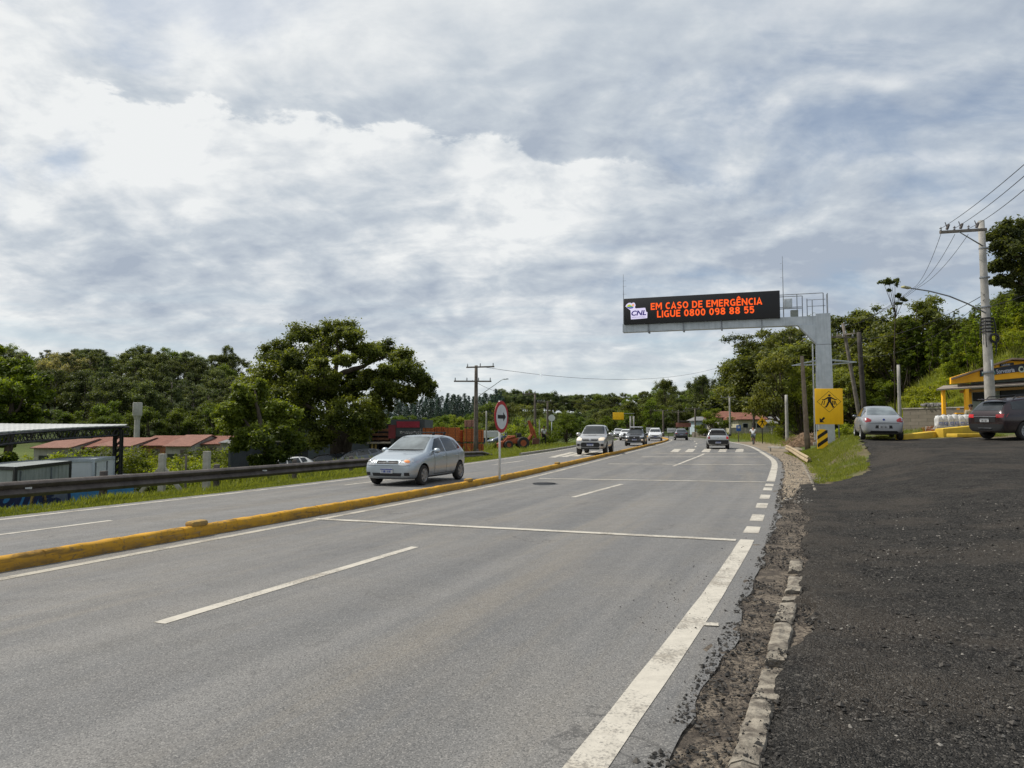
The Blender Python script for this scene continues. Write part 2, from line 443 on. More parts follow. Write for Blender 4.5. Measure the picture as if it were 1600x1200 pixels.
M['galv'] = mt((.47, .51, .55), (.37, .41, .445), 1.3, .5, .12, bump=.05, bscale=20, streak=.3, name='galvanised_steel', detail=8)
M['galv_dark'] = mt((.25, .27, .29), (.17, .18, .20), 2, .5, .4, name='galvanised_rails')
M['rail'] = mt((.125, .105, .092), (.070, .058, .052), 2.5, .62, .25, bump=.25, bscale=30, streak=.35, name='weathered_guardrail')
M['rail_tan'] = mt((.42, .33, .20), (.26, .20, .13), 3, .8, bump=.3, name='dusty_guardrail')
M['black'] = mt((.016, .016, .017), None, 8, .55, name='black_plastic')
M['rubber'] = mt((.018, .018, .018), (.035, .032, .029), 12, .85, name='tyre_rubber')
M['alloy'] = mt((.42, .43, .44), (.30, .30, .30), 8, .35, .75, name='wheel_alloy')
M['hubcap'] = mt((.30, .31, .32), (.20, .20, .2), 8, .45, .4, name='wheel_cover')
M['chrome'] = mt((.62, .63, .65), (.5, .5, .52), 8, .16, .95, name='chrome')
M['glass'] = glass_mat('tinted_car_glass'); M['screen'] = glass_mat('windscreen_glass', (.10, .115, .12), .05, .75)
M['cable'] = mt((.02, .02, .022), None, 5, .7, name='cable_sheath')
M['sign_yellow'] = mt((.95, .55, .010), (.88, .49, .010), 1.5, .5, bump=.03, streak=.08, name='yellow_sign_sheet')
M['sign_black'] = mt((.012, .012, .012), None, 5, .6, name='sign_black')
M['sign_red'] = mt((.42, .018, .03), (.30, .014, .025), 3, .5, name='sign_red')
M['sign_white'] = mt((.62, .63, .62), (.50, .51, .50), 2, .55, streak=.12, name='sign_white')
M['white_paint'] = mt((.62, .63, .64), (.48, .49, .50), 1.2, .55, streak=.2, name='white_painted_metal')
M['plate'] = mt((.50, .51, .52), (.42, .43, .44), 10, .5, name='plate_white')
M['plate_blue'] = mt((.02, .045, .26), None, 10, .5, name='plate_blue')
M['lamp_clear'] = mt((.36, .37, .38), (.62, .63, .64), 14, .10, .55, spec=.8, name='lamp_lens')
M['lamp_on'] = emit_mat('lit_headlamp', (1, .80, .55), .55, (.5, .45, .4))
M['lamp_red'] = mt((.32, .012, .016), (.20, .008, .01), 14, .15, spec=.8, name='red_lamp_lens')
M['lamp_redlit'] = emit_mat('red_lamp_bright', (1, .03, .03), .14, (.4, .02, .025))
M['lamp_amber'] = emit_mat('amber_lamp', (1, .33, .12), .35, (.6, .25, .1))
M['screw'] = M['galv_dark']
# ------------------------------------------------------------------ world, sun, camera
SUN_AZ, SUN_EL = rad(-71), rad(55)          # azimuth measured from +Y towards +X
def make_world():
    w = bpy.data.worlds.new('World'); scene.world = w; w.use_nodes = True
    g = G(w.node_tree)
    sky = g.n('ShaderNodeTexSky', sky_type='NISHITA'); sky.sun_disc = False
    sky.sun_elevation = SUN_EL; sky.sun_rotation = SUN_AZ; sky.air_density = 1.0; sky.dust_density = .6
    d = g.coord('Generated'); x, y, z = g.xyz(d)
    el = g.m('MULTIPLY', g.m('ARCSINE', z), 180 / PI); az = g.m('MULTIPLY', g.m('ARCTAN2', x, y), 180 / PI)
    zz = g.m('ADD', g.m('MAXIMUM', z, 0.0), .32)
    pl = g.vec(g.m('DIVIDE', x, zz), g.m('DIVIDE', y, zz), 0.0)
    def fb(sc, loc, det, ro, dist=0.0, rot=0.0): return g.noise(g.map(pl, sc, loc, (0, 0, rot)), 1.0, det, ro, dist)
    # cumulus deck: the same noise twice, the second time a step towards the sun, gives relief
    A = (2.3, 2.7, 1); L0 = (3.3, 1.2, 0)
    c0 = fb(A, L0, 9, .54, .3); c1 = fb(A, (L0[0] - .17, L0[1] - .10, 0), 6, .55, .25)
    relief = g.m('SUBTRACT', c0, c1)
    B = (7.0, 8.5, 1); f0 = fb(B, (1, 7, 2), 7, .60, .3); f1 = fb(B, (.80, 6.86, 2), 5, .58, .3)
    relief = g.m('ADD', g.m('MULTIPLY', relief, 2.6), g.m('MULTIPLY', g.m('SUBTRACT', f0, f1), .95))
    big = fb((.75, 1.0, 1), (6.2, 3.1, 0), 4, .55, .2)
    veil = fb((.8, 2.6, 1), (8, 3, 1), 9, .62, .7, -.55)
    right = g.mr(az, -6, 36); up = g.mr(el, 21, 33)
    # bank of bright cumulus on the left, crisp on its upper rim
    wa = g.m('MULTIPLY', g.m('SUBTRACT', c0, .5), 5.5); wb = g.m('MULTIPLY', g.m('SUBTRACT', f0, .5), 5.0)
    pk = g.m('DIVIDE', g.m('ADD', az, 19.0), 24.0)
    top = g.m('SUBTRACT', 22.6, g.m('MULTIPLY', g.m('MULTIPLY', pk, pk), 2.0))
    s = g.m('ADD', g.m('SUBTRACT', top, el), g.m('ADD', wa, wb))
    bank = g.m('MULTIPLY', g.mr(s, 0, .7), g.m('MULTIPLY', g.mr(az, -33.5, -30), g.mr(az, 24, 2)))
    rim = g.m('MULTIPLY', bank, g.mr(s, 8.5, .5))
    # thickness of the deck below the bank
    thick = g.m('ADD', g.m('MULTIPLY', c0, .62), g.m('MULTIPLY', big, .38))
    dens = g.mr(g.m('SUBTRACT', thick, g.m('MULTIPLY', right, .075)), .29, .49)
    dens = g.m('MAXIMUM', dens, g.m('MULTIPLY', g.mr(veil, .34, .60), .86))
    dens = g.m('MAXIMUM', dens, bank)
    dens = g.m('MAXIMUM', dens, g.mr(el, 14, 3, 0, .9))
    dens = g.m('MAXIMUM', dens, g.m('SUBTRACT', .74, g.m('MULTIPLY', right, .30)))
    # brightness: white, greyer where thick, relief from the sun side
    b = g.m('SUBTRACT', .72, g.m('MULTIPLY', g.mr(thick, .45, .62), .36))
    low = g.m('MULTIPLY', g.mr(el, 21, 16), g.mr(el, 4, 9))
    b = g.m('SUBTRACT', b, g.m('MULTIPLY', g.m('MULTIPLY', low, g.mr(big, .42, .58)), .25))
    b = g.m('SUBTRACT', b, g.m('MULTIPLY', right, .22))
    b = g.m('ADD', b, g.m('MULTIPLY', relief, g.m('SUBTRACT', 1.25, g.m('MULTIPLY', up, .7))))
    glow = g.mr(g.m('ADD', g.m('MULTIPLY', az, -.7), g.m('MULTIPLY', el, .5)), 10, 40)
    b = g.m('ADD', b, g.m('MULTIPLY', glow, .26))
    b = g.m('ADD', b, g.m('MULTIPLY', g.m('SUBTRACT', veil, .5), g.m('MULTIPLY', up, .8)))
    b = g.m('ADD', b, g.m('MULTIPLY', rim, .26)); b = g.m('ADD', b, g.m('MULTIPLY', bank, g.mr(el, 10, 18, 0, .13)))
    # shaded gap of clear-ish air just above the bank's rim
    b = g.m('SUBTRACT', b, g.m('MULTIPLY', g.m('MULTIPLY', g.mr(s, -4.5, -.2), g.m('SUBTRACT', 1.0, bank)), g.m('MULTIPLY', g.mr(az, -34, -26), g.mr(az, 20, 0, 0, .15))))
    b = g.m('ADD', b, 0.0, clamp=True)
    cr = g.n('ShaderNodeValToRGB'); g.put(cr.inputs[0], b); e = cr.color_ramp.elements
    e[0].position = 0.0; e[0].color = (.40, .46, .55, 1); e[1].position = 1.0; e[1].color = (.86, .88, .885, 1)
    q = e.new(.45); q.color = (.56, .615, .675, 1); q = e.new(.75); q.color = (.72, .755, .785, 1)
    cc = cr.outputs[0]
    st = g.noise(g.map(g.vec(az, el, 0), (.035, .42, 1)), 1.0, 6, .6, .3)
    lw = g.m('MULTIPLY', g.mr(el, 12, 4), g.mr(st, .50, .62))
    cc = g.mix(g.m('MULTIPLY', lw, .5), cc, (.50, .64, .73))
    cc = g.mix(g.mr(el, 9, 0, 0, .6), cc, (.74, .80, .80))
    b1 = g.n('ShaderNodeBackground'); g.put(b1.inputs[0], sky.outputs[0]); b1.inputs[1].default_value = .11
    b2 = g.n('ShaderNodeBackground'); g.put(b2.inputs[0], cc); b2.inputs[1].default_value = 1.0
    mx = g.n('ShaderNodeMixShader'); g.put(mx.inputs[0], dens)
    g.nt.links.new(b1.outputs[0], mx.inputs[1]); g.nt.links.new(b2.outputs[0], mx.inputs[2])
    o = g.n('ShaderNodeOutputWorld'); g.nt.links.new(mx.outputs[0], o.inputs[0])
make_world()
sl = bpy.data.lights.new('sun', 'SUN'); sl.energy = 4.0; sl.angle = rad(0.9); sl.color = (1, .95, .86)
so = bpy.data.objects.new('sun', sl); COL.objects.link(so)
sdir = Vector((math.sin(SUN_AZ) * math.cos(SUN_EL), math.cos(SUN_AZ) * math.cos(SUN_EL), math.sin(SUN_EL)))
so.rotation_euler = sdir.to_track_quat('Z', 'Y').to_euler(); so.location = sdir * 60
cam = bpy.data.cameras.new('camera'); cam.sensor_width = 36; cam.lens = FPX / 1600 * 36; cam.clip_end = 3000; cam.clip_start = .05
co = bpy.data.objects.new('camera', cam); COL.objects.link(co); co.location = (0, 0, EYE); co.rotation_euler = (PI / 2 + PITCH, 0, 0)
scene.camera = co
scene.view_settings.view_transform = 'Standard'; scene.view_settings.look = 'None'; scene.view_settings.exposure = 0
scene.cycles.max_bounces = 6; scene.cycles.transparent_max_bounces = 6; scene.cycles.diffuse_bounces = 3
scene.cycles.sample_clamp_indirect = 4.0

# ------------------------------------------------------------------ ground, roads, kerbs
def rows(lo, hi, near=.5):
    ys, y = [], lo
    while y < hi:
        ys.append(y); y += near if y < 16 else (near * 2 if y < 45 else (near * 4 if y < 110 else near * 10))
    ys.append(hi); return ys
def make_ground():
    ys = rows(-14, 260, .5) + [290, 330, 380, 450, 600, 900, 1500]
    offs = [-900, -500, -350, -260, -220, -190, -165] + list(np.arange(-150, -30, 5)) + list(np.arange(-30, -3.5, 1.0)) + list(np.arange(-3, 3.01, .35)) + list(np.arange(4, 40, 1.0)) + list(np.arange(40, 120, 4)) + [130, 150, 180, 230, 300, 500, 900]
    mb = MB(); n = 0
    for y in ys:
        E, R = EX(min(y, 230)), RX(min(y, 230))
        xs = [E + o for o in offs if o <= 0.001] + [E + (R - E) * k / 6 for k in range(1, 6)] + [R + o for o in offs if o >= -.001]
        n = len(xs)
        for x in xs:
            inr = E < x < R + .8
            z = T(x, y) if abs(x) < 600 and y < 700 else T(math.copysign(600, x) if abs(x) > 600 else x, min(y, 700))
            near = 1 - sstep(60, 90, y)
            mb.v.append((x, y, z - (.12 if inr else .05 * near)))
    for i in range(len(ys) - 1):
        for k in range(n - 1):
            a = i * n + k; mb.f.append((a, a + 1, a + n + 1, a + n)); mb.m.append(0)
    o = mb.build('ground', M['ground'], None, True, False); tag(o, kind='structure')
make_ground()

def sheet(name, fa, fb, y0, y1, z, mat, nacross=4, near=.5, zf=None, jag=None):
    ys = rows(y0, y1, near); vs = []; fs = []; uvs = []
    for y in ys:
        a, b = fa(y), fb(y)
        for k in range(nacross + 1):
            x = a + (b - a) * k / nacross
            if jag and k == nacross: x += jag(y)
            zz = (zf(x, y) if zf else 0.0) + z - (.16 if name == 'dirt_shoulder' and k == nacross else 0)
            vs.append((x, y, zz)); uvs.append(((x - LX(y)) * .93, y * 1.06))
    w = nacross + 1
    for i in range(len(ys) - 1):
        for k in range(nacross):
            q = i * w + k; fs.append((q, q + 1, q + w + 1, q + w))
    me = bpy.data.meshes.new(name); me.from_pydata(vs, [], fs); me.materials.append(mat)
    ul = me.uv_layers.new(name='lane'); li = np.empty(len(me.loops), dtype=np.int32); me.loops.foreach_get('vertex_index', li)
    ul.data.foreach_set('uv', np.array(uvs)[li].ravel())
    me.polygons.foreach_set('use_smooth', [True] * len(fs))
    o = link(name, me); tag(o, kind='structure'); return o
KW = 0.21          # width of the yellow median kerb
jagR = lambda y: .12 * nz(y, 3.1, .8) + .07 * nz(y, 9.1, 3.0) + .03 * nz(y, 5.5, 9)
sheet('road', lambda y: LX(y) - .05, lambda y: RX(y) + .36, -8, 228, .0, M['asphalt'], 6, .22, None, jagR)
sheet('road', lambda y: EX(y), lambda y: LX(y) - KW + .05, -8, 228, .0, M['asphalt'], 6, .5)

def strip(name, pts, w, z=.004, mat=None, zf=None):
    """painted line along a list of (x, y)"""
    vs = []; fs = []
    for i, p in enumerate(pts):
        a = Vector(pts[max(i - 1, 0)]); b = Vector(pts[min(i + 1, len(pts) - 1)]); t = (b - a).normalized(); nrm = Vector((-t.y, t.x)) * w / 2
        q = Vector(p)
        for sgn in (1, -1):
            e = q + nrm * sgn; j = .012 * nz(e.x, e.y, 4.0, sgn)
            vs.append((e.x + j, e.y, (zf(e.x, e.y) if zf else 0) + z))
    for i in range(len(pts) - 1): fs.append((2 * i, 2 * i + 1, 2 * i + 3, 2 * i + 2))
    me = bpy.data.meshes.new(name); me.from_pydata(vs, [], fs); me.materials.append(mat or M['white_line'])
    bm = bmesh.new(); bm.from_mesh(me); bmesh.ops.recalc_face_normals(bm, faces=bm.faces)
    for f in bm.faces:
        if f.normal.z < 0: f.normal_flip()
    bm.to_mesh(me); bm.free()
    return tag(link(name, me), kind='structure')
def along(f, y0, y1, off=0.0, st=.6):
    n = max(2, int((y1 - y0) / st)); return [(f(y0 + (y1 - y0) * i / n) + off, y0 + (y1 - y0) * i / n) for i in range(n + 1)]
def mid(k): return lambda y: LX(y) + (RX(y) - LX(y)) * k
# edge lines
strip('edge_line', along(RX, -6, 10.95), .20)
for (py0, dy) in ((12.0, .75), (13.6, .95), (15.7, .95), (17.7, 1.0), (19.9, .9), (21.3, .9)):
    strip('edge_line', [(RX(py0 - dy / 2) , py0 - dy / 2), (RX(py0 + dy / 2), py0 + dy / 2)], .225)
strip('edge_line', along(RX, 22.6, 150), .25)
strip('edge_line', along(LX, -6, 150, .42), .15, mat=M['white_worn'])
strip('edge_line', along(EX, -6, 150, .45), .13)
strip('edge_line', along(LX, -6, 150, -KW - .4), .13, mat=M['white_worn'])
# lane dashes
for (a, b) in (((-2.98, 6.32), (-1.34, 10.3)), ((1.45, 17.56), (3.2, 21.6))):
    strip('lane_dash', [(a[0] + (b[0] - a[0]) * k / 6, a[1] + (b[1] - a[1]) * k / 6) for k in range(7)], .13)
strip('lane_dash', [(6.9, 31.6), (8.65, 36.6), (10.4, 41.5), (12.1, 46.5)], .14)
strip('lane_dash', [(-7.6, -5.6), (-6, -1.8)], .13)
for y0 in (62, 74, 86, 98): strip('lane_dash', along(mid(.47), y0, y0 + 4), .14)
for (a, b) in (((-8.9, 9.1), (-7.12, 13.2)), ((-4.8, 21.2), (-3.2, 25.2)), ((-.9, 32.6), (.6, 37))):
    strip('lane_dash', [a, ((a[0] + b[0]) / 2, (a[1] + b[1]) / 2), b], .12)
# transverse bars
def bar(name, pa, pb, w):
    a, b = gnd(*pa), gnd(*pb); strip(name, [(a.x + (b.x - a.x) * k / 10, a.y + (b.y - a.y) * k / 10) for k in range(11)], w, .008)
bar('transverse_line', (492, 811), (1150, 844.5), .18)
bar('transverse_line', (842, 748), (1196, 753.5), .22)
bar('transverse_line', (950, 725), (1196, 726.5), .30)
bar('transverse_line', (1003, 714), (1188, 714.3), .38)
bar('transverse_line', (1025, 708.6), (1182, 708.6), .40)
a = gnd(1090, 976); strip('edge_line', [(a.x + .05, a.y), (a.x + .17, a.y - .02)], .10, .009)
# crosswalk bars
for px in (1052, 1075, 1101, 1127, 1154):
    a, b = gnd(px + 1, 706.4), gnd(px + 5 - (px - 1100) * .05, 701.6); strip('crosswalk_bar', [(a.x, a.y), (b.x, b.y)], .52, .006)
for px in (862, 880, 897, 915, 938):
    a, b = gnd(px, 715 - (px - 862) * .05), gnd(px + 34, 706.5 - (px - 862) * .04); strip('crosswalk_bar', [(a.x, a.y), (b.x, b.y)], .42, .006)

def kerb(name, f, y0, y1, w, h, mat, st=.25, rough=.012, side=-1, base=None, seg=None, square=False):
    ys = []; y = y0
    while y < y1: ys.append(y); y += st if y < 40 else st * 4
    if seg: ys = sorted(ys + [k * seg + q for k in range(int(y0 / seg), 40) for q in (-.012, 0, .012)])
    vs = []; fs = []
    prof = [(0, -.1), (0.005, h * .5), (.02, h * .86), (.05, h), (w * .5, h + .004), (w - .05, h), (w - .02, h * .86), (w, -.1)]
    if square: prof = [(0, -.1), (.0, h * .55), (.012, h), (w * .35, h + .004), (w * .7, h), (w - .012, h - .004), (w, h * .4), (w, -.1)]
    for y in ys:
        off_ = (.012 * nz(math.floor(y / seg), 2, 1.7) if seg else 0)
        for (o, z) in prof:
            x = f(y) + off_ + side * o
            k = 1.0
            if seg and y < 40:
                ph = (y % seg) / seg
                if min(ph, 1 - ph) < .004: z2 = z - .035 if z > 0 else z
                else: z2 = z
            else: z2 = z
            j = rough * nz(x * 3, y * 3, 1.4, o * 10) + rough * .7 * nz(x * 9, y * 9, 1.2, z * 9)
            b = base(x, y) if base else 0
            vs.append((x + j, y, z2 + b + (j if z > 0 else 0)))
    m = len(prof)
    for i in range(len(ys) - 1):
        for k in range(m - 1):
            q = i * m + k; fs.append((q, q + m, q + m + 1, q + 1))
    fs.append(tuple(range(m))); e = (len(ys) - 1) * m; fs.append(tuple(range(e, e + m))[::-1])
    me = bpy.data.meshes.new(name); me.from_pydata(vs, [], fs); me.materials.append(mat)
    bm = bmesh.new(); bm.from_mesh(me); bmesh.ops.recalc_face_normals(bm, faces=bm.faces); bm.to_mesh(me); bm.free()
    me.polygons.foreach_set('use_smooth', [True] * len(me.polygons)); me.set_sharp_from_angle(angle=rad(22 if square else 50))
    return tag(link(name, me), kind='structure')
kerb('median_kerb', LX, -8, 150, KW, .165, M['yellow_kerb'], .1, .013, -1, None, 1.0)
# dirt gutter and broken kerb on the right
sheet('gutter', lambda y: RX(y) + .12, lambda y: RX(y) + 1.05, -6, 40, -.012, M['dirt'], 14, .16, lambda x, y: .022 * nz(x, y, 3.0) + .012 * nz(x, y, 9) + .035 * max(0, (x - RX(y) - .35)) * nz(x, y, .7, 3))
def kerb_piece(y0, y1, hh):
    f = lambda y: RX(y) + .70 + .012 * nz(y, 4, 1.1) + .02 * nz(y0, 8, 3)
    kerb('roadside_kerb', f, y0, y1, .16, hh, M['kerb_stone'], .025, .017, 1, lambda x, y: .02 * nz(y0, 3, 5) + .012 * nz(x, y, 2.5) - .05 * max(0, nz(x * 2, y, 2.1, 6) - .15), None, True)
kerb_piece(-4, 1.9, .10)
for (a, b, h_) in ((2.0, 2.95, .032), (2.98, 3.62, .045), (3.64, 4.48, .035), (4.55, 5.1, .018), (5.22, 6.2, .04), (6.28, 6.95, .028), (7.1, 7.3, .012), (7.45, 8.3, .036), (8.5, 9.2, .022)): kerb_piece(a, b, h_)
kerb('roadside_kerb', lambda y: RX(y) + .95 + .25 * sstep(13, 18, y), 19, 33, .10, .05, M['kerb_stone'], .3, .012, 1)
kerb('roadside_kerb', lambda y: EX(y) - .16, 44, 72, .15, .14, M['concrete'], .4, .01, 1)

M['tan_dirt'] = mt((.27, .215, .15), (.15, .12, .085), 1.3, .95, bump=.8, bscale=14, name='sandy_shoulder', detail=8)
sheet('dirt_shoulder', lambda y: RX(y) + .25, lambda y: RX(y) + .30 + .5 * sstep(15.5, 18.5, y) + .9 * sstep(18, 26, y) + 1.6 * sstep(44, 54, y), 15.5, 84, .02, M['tan_dirt'], 12, .11, lambda x, y: (T(x, y) if x > RX(y) + .7 else 0) - (.05 if x < RX(y) + .42 else 0), lambda y: .25 * nz(y, 2, .5))
# gravel lot: its own fine sheet
def lot_far(x):
    """farthest y of the black gravel at a given x"""
    return float(np.interp(x, [2, 8.5, 10.5, 12.3, 14.0, 15.5, 17.0, 20, 23, 40], [20.5, 21.5, 22.6, 25.2, 29.5, 33.0, 33.4, 31.5, 29.0, 28]))
def make_lot():
    ys = []; y = -7.0
    while y < 34: ys.append(y); y += .09 if 1.5 < y < 9 else (.2 if y < 20 else .4)
    ts = [0, .02, .045, .08, .12, .17, .23, .3, .38, .47, .57, .68, .8, .93, 1.07, 1.22, 1.4, 1.6, 1.82, 2.05, 2.3, 2.6, 3.0, 3.5, 4, 4.6, 5.3, 6.2, 7.2, 8.5, 10, 12, 15, 19, 25, 34]
    fine = [i * .09 for i in range(0, 66)] + [6.2, 6.6, 7.2, 8, 9, 10.5, 12.5, 15, 19, 25, 34]
    vs = []; keep = []; n = len(fine)
    for y in ys:
        x0 = RX(y) + .83 + .16 * nz(y, 7, .7) + .13 * nz(y, 2, 2.7) + .05 * nz(y, 4, 8)
        for o in fine:
            x = x0 + o
            z = T(x, y) + .018 + .016 * nz(x, y, 1.1) + .011 * nz(x, y, 3.6) + .007 * nz(x, y, 9.0) + .055 * math.exp(-((o - .35) / .35) ** 2) * (0.5 + nz(x, y, 1.3, 5)) 
            if o == 0: z = T(x, y) - .03
            vs.append((x, y, z)); keep.append(y < lot_far(x) + .9 * nz(x, y, .5) + .5 * nz(x, y, 1.6) + .3 * nz(x, y, 3.5))
    fs = []
    for i in range(len(ys) - 1):
        for k in range(n - 1):
            q = i * n + k
            if keep[q] and keep[q + 1] and keep[q + n] and keep[q + n + 1]: fs.append((q, q + 1, q + n + 1, q + n))
    me = bpy.data.meshes.new('gravel_lot'); me.from_pydata(vs, [], fs); me.materials.append(M['gravel'])
    me.polygons.foreach_set('use_smooth', [True] * len(fs))
    bm = bmesh.new(); bm.from_mesh(me); bmesh.ops.delete(bm, geom=[v for v in bm.verts if not v.link_faces], context='VERTS'); bm.to_mesh(me); bm.free()
    tag(link('gravel_lot', me), kind='structure')
make_lot()

# loose stones and crumbs of asphalt lying about
def scatter_stones(name, mat, n, pos_fn, smin, smax, seed, sat=0.0):
    r = np.random.default_rng(seed); V = []; Fc = []
    base = np.array([(1, 0, 0), (-1, 0, 0), (0, 1, 0), (0, -1, 0), (0, 0, .7), (0, 0, -.5)], float)
    tri = [(0, 2, 4), (2, 1, 4), (1, 3, 4), (3, 0, 4), (2, 0, 5), (1, 2, 5), (3, 1, 5), (0, 3, 5)]
    k = 0
    for _ in range(n):
        p = pos_fn(r)
        if p is None: continue
        s = smin * (smax / smin) ** (r.random() ** 2.6)
        a = r.random() * 6.28; ca, sa = math.cos(a), math.sin(a)
        v = base * (s * r.uniform(.6, 1.3, 3)) + r.normal(0, s * .18, (6, 3))
        x = v[:, 0] * ca - v[:, 1] * sa; y = v[:, 0] * sa + v[:, 1] * ca
        V.append(np.stack([x + p[0], y + p[1], v[:, 2] + p[2] + s * .25], 1))
        Fc += [(k + i, k + j, k + l) for i, j, l in tri]; k += 6
    me = bpy.data.meshes.new(name); me.from_pydata(np.concatenate(V).tolist(), [], Fc); me.materials.append(mat)
    me.attributes.new('tint', 'FLOAT', 'FACE').data.foreach_set('value', np.repeat(r.random(len(V)), 8))
    return tag(link(name, me), kind='stuff')
def stone_mat(name, ca, cb):
    m, g = newmat(name); a = g.n('ShaderNodeAttribute', attribute_name='tint').outputs['Fac']
    g.out(g.pbr(g.mix(g.m('POWER', a, 2.2), ca, cb), .85, 0, g.bump(g.noise(g.pos(), 120, 3), .5, .004), .3)); return m
M['stones_dark'] = stone_mat('asphalt_crumbs', (.020, .019, .018), (.095, .086, .076)); M['stones_pale'] = stone_mat('pale_stones', (.085, .078, .068), (.34, .315, .28))
def lotpos(r):
    y = -1 + 15 * r.random() ** 1.5; x = RX(y) + 1.0 + 9.5 * r.random() ** 1.3
    return (x, y, T(x, y) + .018)
def gutpos(r):
    y = 1.5 + 18 * r.random() ** 1.4; x = RX(y) + (.28 + abs(r.normal(0, .2)) if r.random() < .5 else 1.0 - abs(r.normal(0, .3)))
    if nz(x, y, 1.6) < -.25 or x < RX(y) + .18: return None
    return (x, y, .0 if x < RX(y) + .9 else T(x, y) + .02)
def roadpos(r):
    y = 6.0 + abs(r.normal(0, 2.2)) * 1.3; x = RX(y) - .35 + abs(r.normal(0, .5)) - r.random() * .5
    return (x, y, .004)
scatter_stones('gravel_stones', M['stones_dark'], 22000, lotpos, .005, .026, 1)
scatter_stones('pale_pebbles', M['stones_pale'], 17000, lotpos, .003, .017, 2)
def shoulderpos(r):
    y = 16 + 30 * r.random() ** 1.5; x = RX(y) + .3 + r.random() ** 1.2 * (.9 + .9 * sstep(18, 26, y))
    return (x, y, (T(x, y) if x > RX(y) + .7 else 0) + .02)
scatter_stones('shoulder_stones', M['stones_pale'], 2500, shoulderpos, .006, .035, 6)
scatter_stones('asphalt_crumbs', M['stones_dark'], 2200, shoulderpos, .006, .03, 7)
scatter_stones('asphalt_crumbs', M['stones_dark'], 15000, gutpos, .004, .022, 3)
def kerbpos(r):
    y = 2 + 8 * r.random() ** 1.3; x = RX(y) + .78 + r.normal(0, .10)
    if nz(x, y, 2.3, 4) < -.05: return None
    return (x, y, .04) if .70 < x - RX(y) < .86 else (x, y, .03)
scatter_stones('asphalt_crumbs', M['stones_dark'], 2600, kerbpos, .004, .018, 5)
scatter_stones('asphalt_crumbs', M['stones_dark'], 320, roadpos, .003, .010, 4)
# ------------------------------------------------------------------ vegetation
M['leaf'] = leaf_mat('broad_leaves', (.036, .052, .011), (.185, .212, .036), .48)
M['leaf_far'] = leaf_mat('forest_leaves', (.044, .058, .016), (.192, .208, .052), .42)
M['leaf_lush'] = leaf_mat('lush_leaves', (.052, .078, .010), (.250, .300, .034), .48)
M['leaf_pine'] = leaf_mat('pine_needles', (.024, .042, .028), (.065, .098, .062), .2)
M['bark'] = bark_mat('bark', (.10, .08, .062), (.045, .036, .028))
M['bark_pale'] = bark_mat('pale_bark', (.26, .225, .19), (.13, .105, .085))
M['grass'] = leaf_mat('grass_blades', (.075, .105, .014), (.30, .32, .06), .4, False)

def leaf_arrays(P, N, S, r, aspect=.55, droop=0.0):
    n = len(P)
    N = N / np.maximum(np.linalg.norm(N, axis=1, keepdims=True), 1e-6)
    A = r.normal(0, 1, (n, 3)); A[:, 2] -= droop
    t = A - N * (A * N).sum(1, keepdims=True); t /= np.maximum(np.linalg.norm(t, axis=1, keepdims=True), 1e-6)
    b = np.cross(N, t); S = S[:, None]
    v = np.empty((n, 4, 3))
    v[:, 0] = P - t * S; v[:, 1] = P + b * S * aspect - N * S * .12; v[:, 2] = P + t * S; v[:, 3] = P - b * S * aspect - N * S * .12
    return v.reshape(-1, 3)
def quads_mesh(name, V, tint, mat):
    n = len(V) // 4
    me = bpy.data.meshes.new(name); me.vertices.add(len(V)); me.vertices.foreach_set('co', V.astype(np.float32).ravel())
    me.loops.add(4 * n); me.loops.foreach_set('vertex_index', np.arange(4 * n, dtype=np.int32))
    me.polygons.add(n); me.polygons.foreach_set('loop_start', np.arange(0, 4 * n, 4, dtype=np.int32))
    try: me.polygons.foreach_set('loop_total', np.full(n, 4, dtype=np.int32))
    except Exception: pass
    me.materials.append(mat); me.update(calc_edges=True)
    me.attributes.new('tint', 'FLOAT', 'FACE').data.foreach_set('value', np.clip(tint, 0, 1).astype(np.float32))
    return me
def clump_crown(name, clumps, per, leaf, mat, seed, aspect=.55, flat=.75, droop=0.0, hollow=.55):
    """clumps: list of (x, y, z, radius, tint); leaves are scattered through each clump"""
    r = np.random.default_rng(seed); PV = []; TT = []
    for (cx, cy, cz, cr, ct) in clumps:
        k = max(8, int(per * r.uniform(.7, 1.3)))
        D = r.normal(0, 1, (k, 3)); D /= np.linalg.norm(D, axis=1, keepdims=True)
        q = np.abs(r.normal(.72, .34, k)) * (1 - hollow * .2)
        O = D * q[:, None] * cr; O[:, 2] *= flat
        P = O + np.array([cx, cy, cz])
        N = D * .55 + np.array([0, 0, .55]) + r.normal(0, .55, (k, 3))
        S = leaf * r.uniform(.6, 1.35, k)
        PV.append(leaf_arrays(P, N, S, r, aspect, droop))
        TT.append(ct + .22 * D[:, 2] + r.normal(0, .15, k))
    return quads_mesh(name, np.concatenate(PV), np.concatenate(TT), mat)
def limb(mb, a, b, ra, rb, r, wob=.06, n=6, sag=0.0, seg=5):
    a = Vector(a); b = Vector(b); L = (b - a).length; pts = []; rs = []
    for i in range(seg + 1):
        t = i / seg; p = a.lerp(b, t)
        if 0 < i < seg: p = p + Vector(r.normal(0, wob * L * .5, 3))
        p.z += -sag * L * 4 * t * (1 - t)
        pts.append(p); rs.append(ra + (rb - ra) * t)
    mb.tube(pts, rs, n, True); return pts
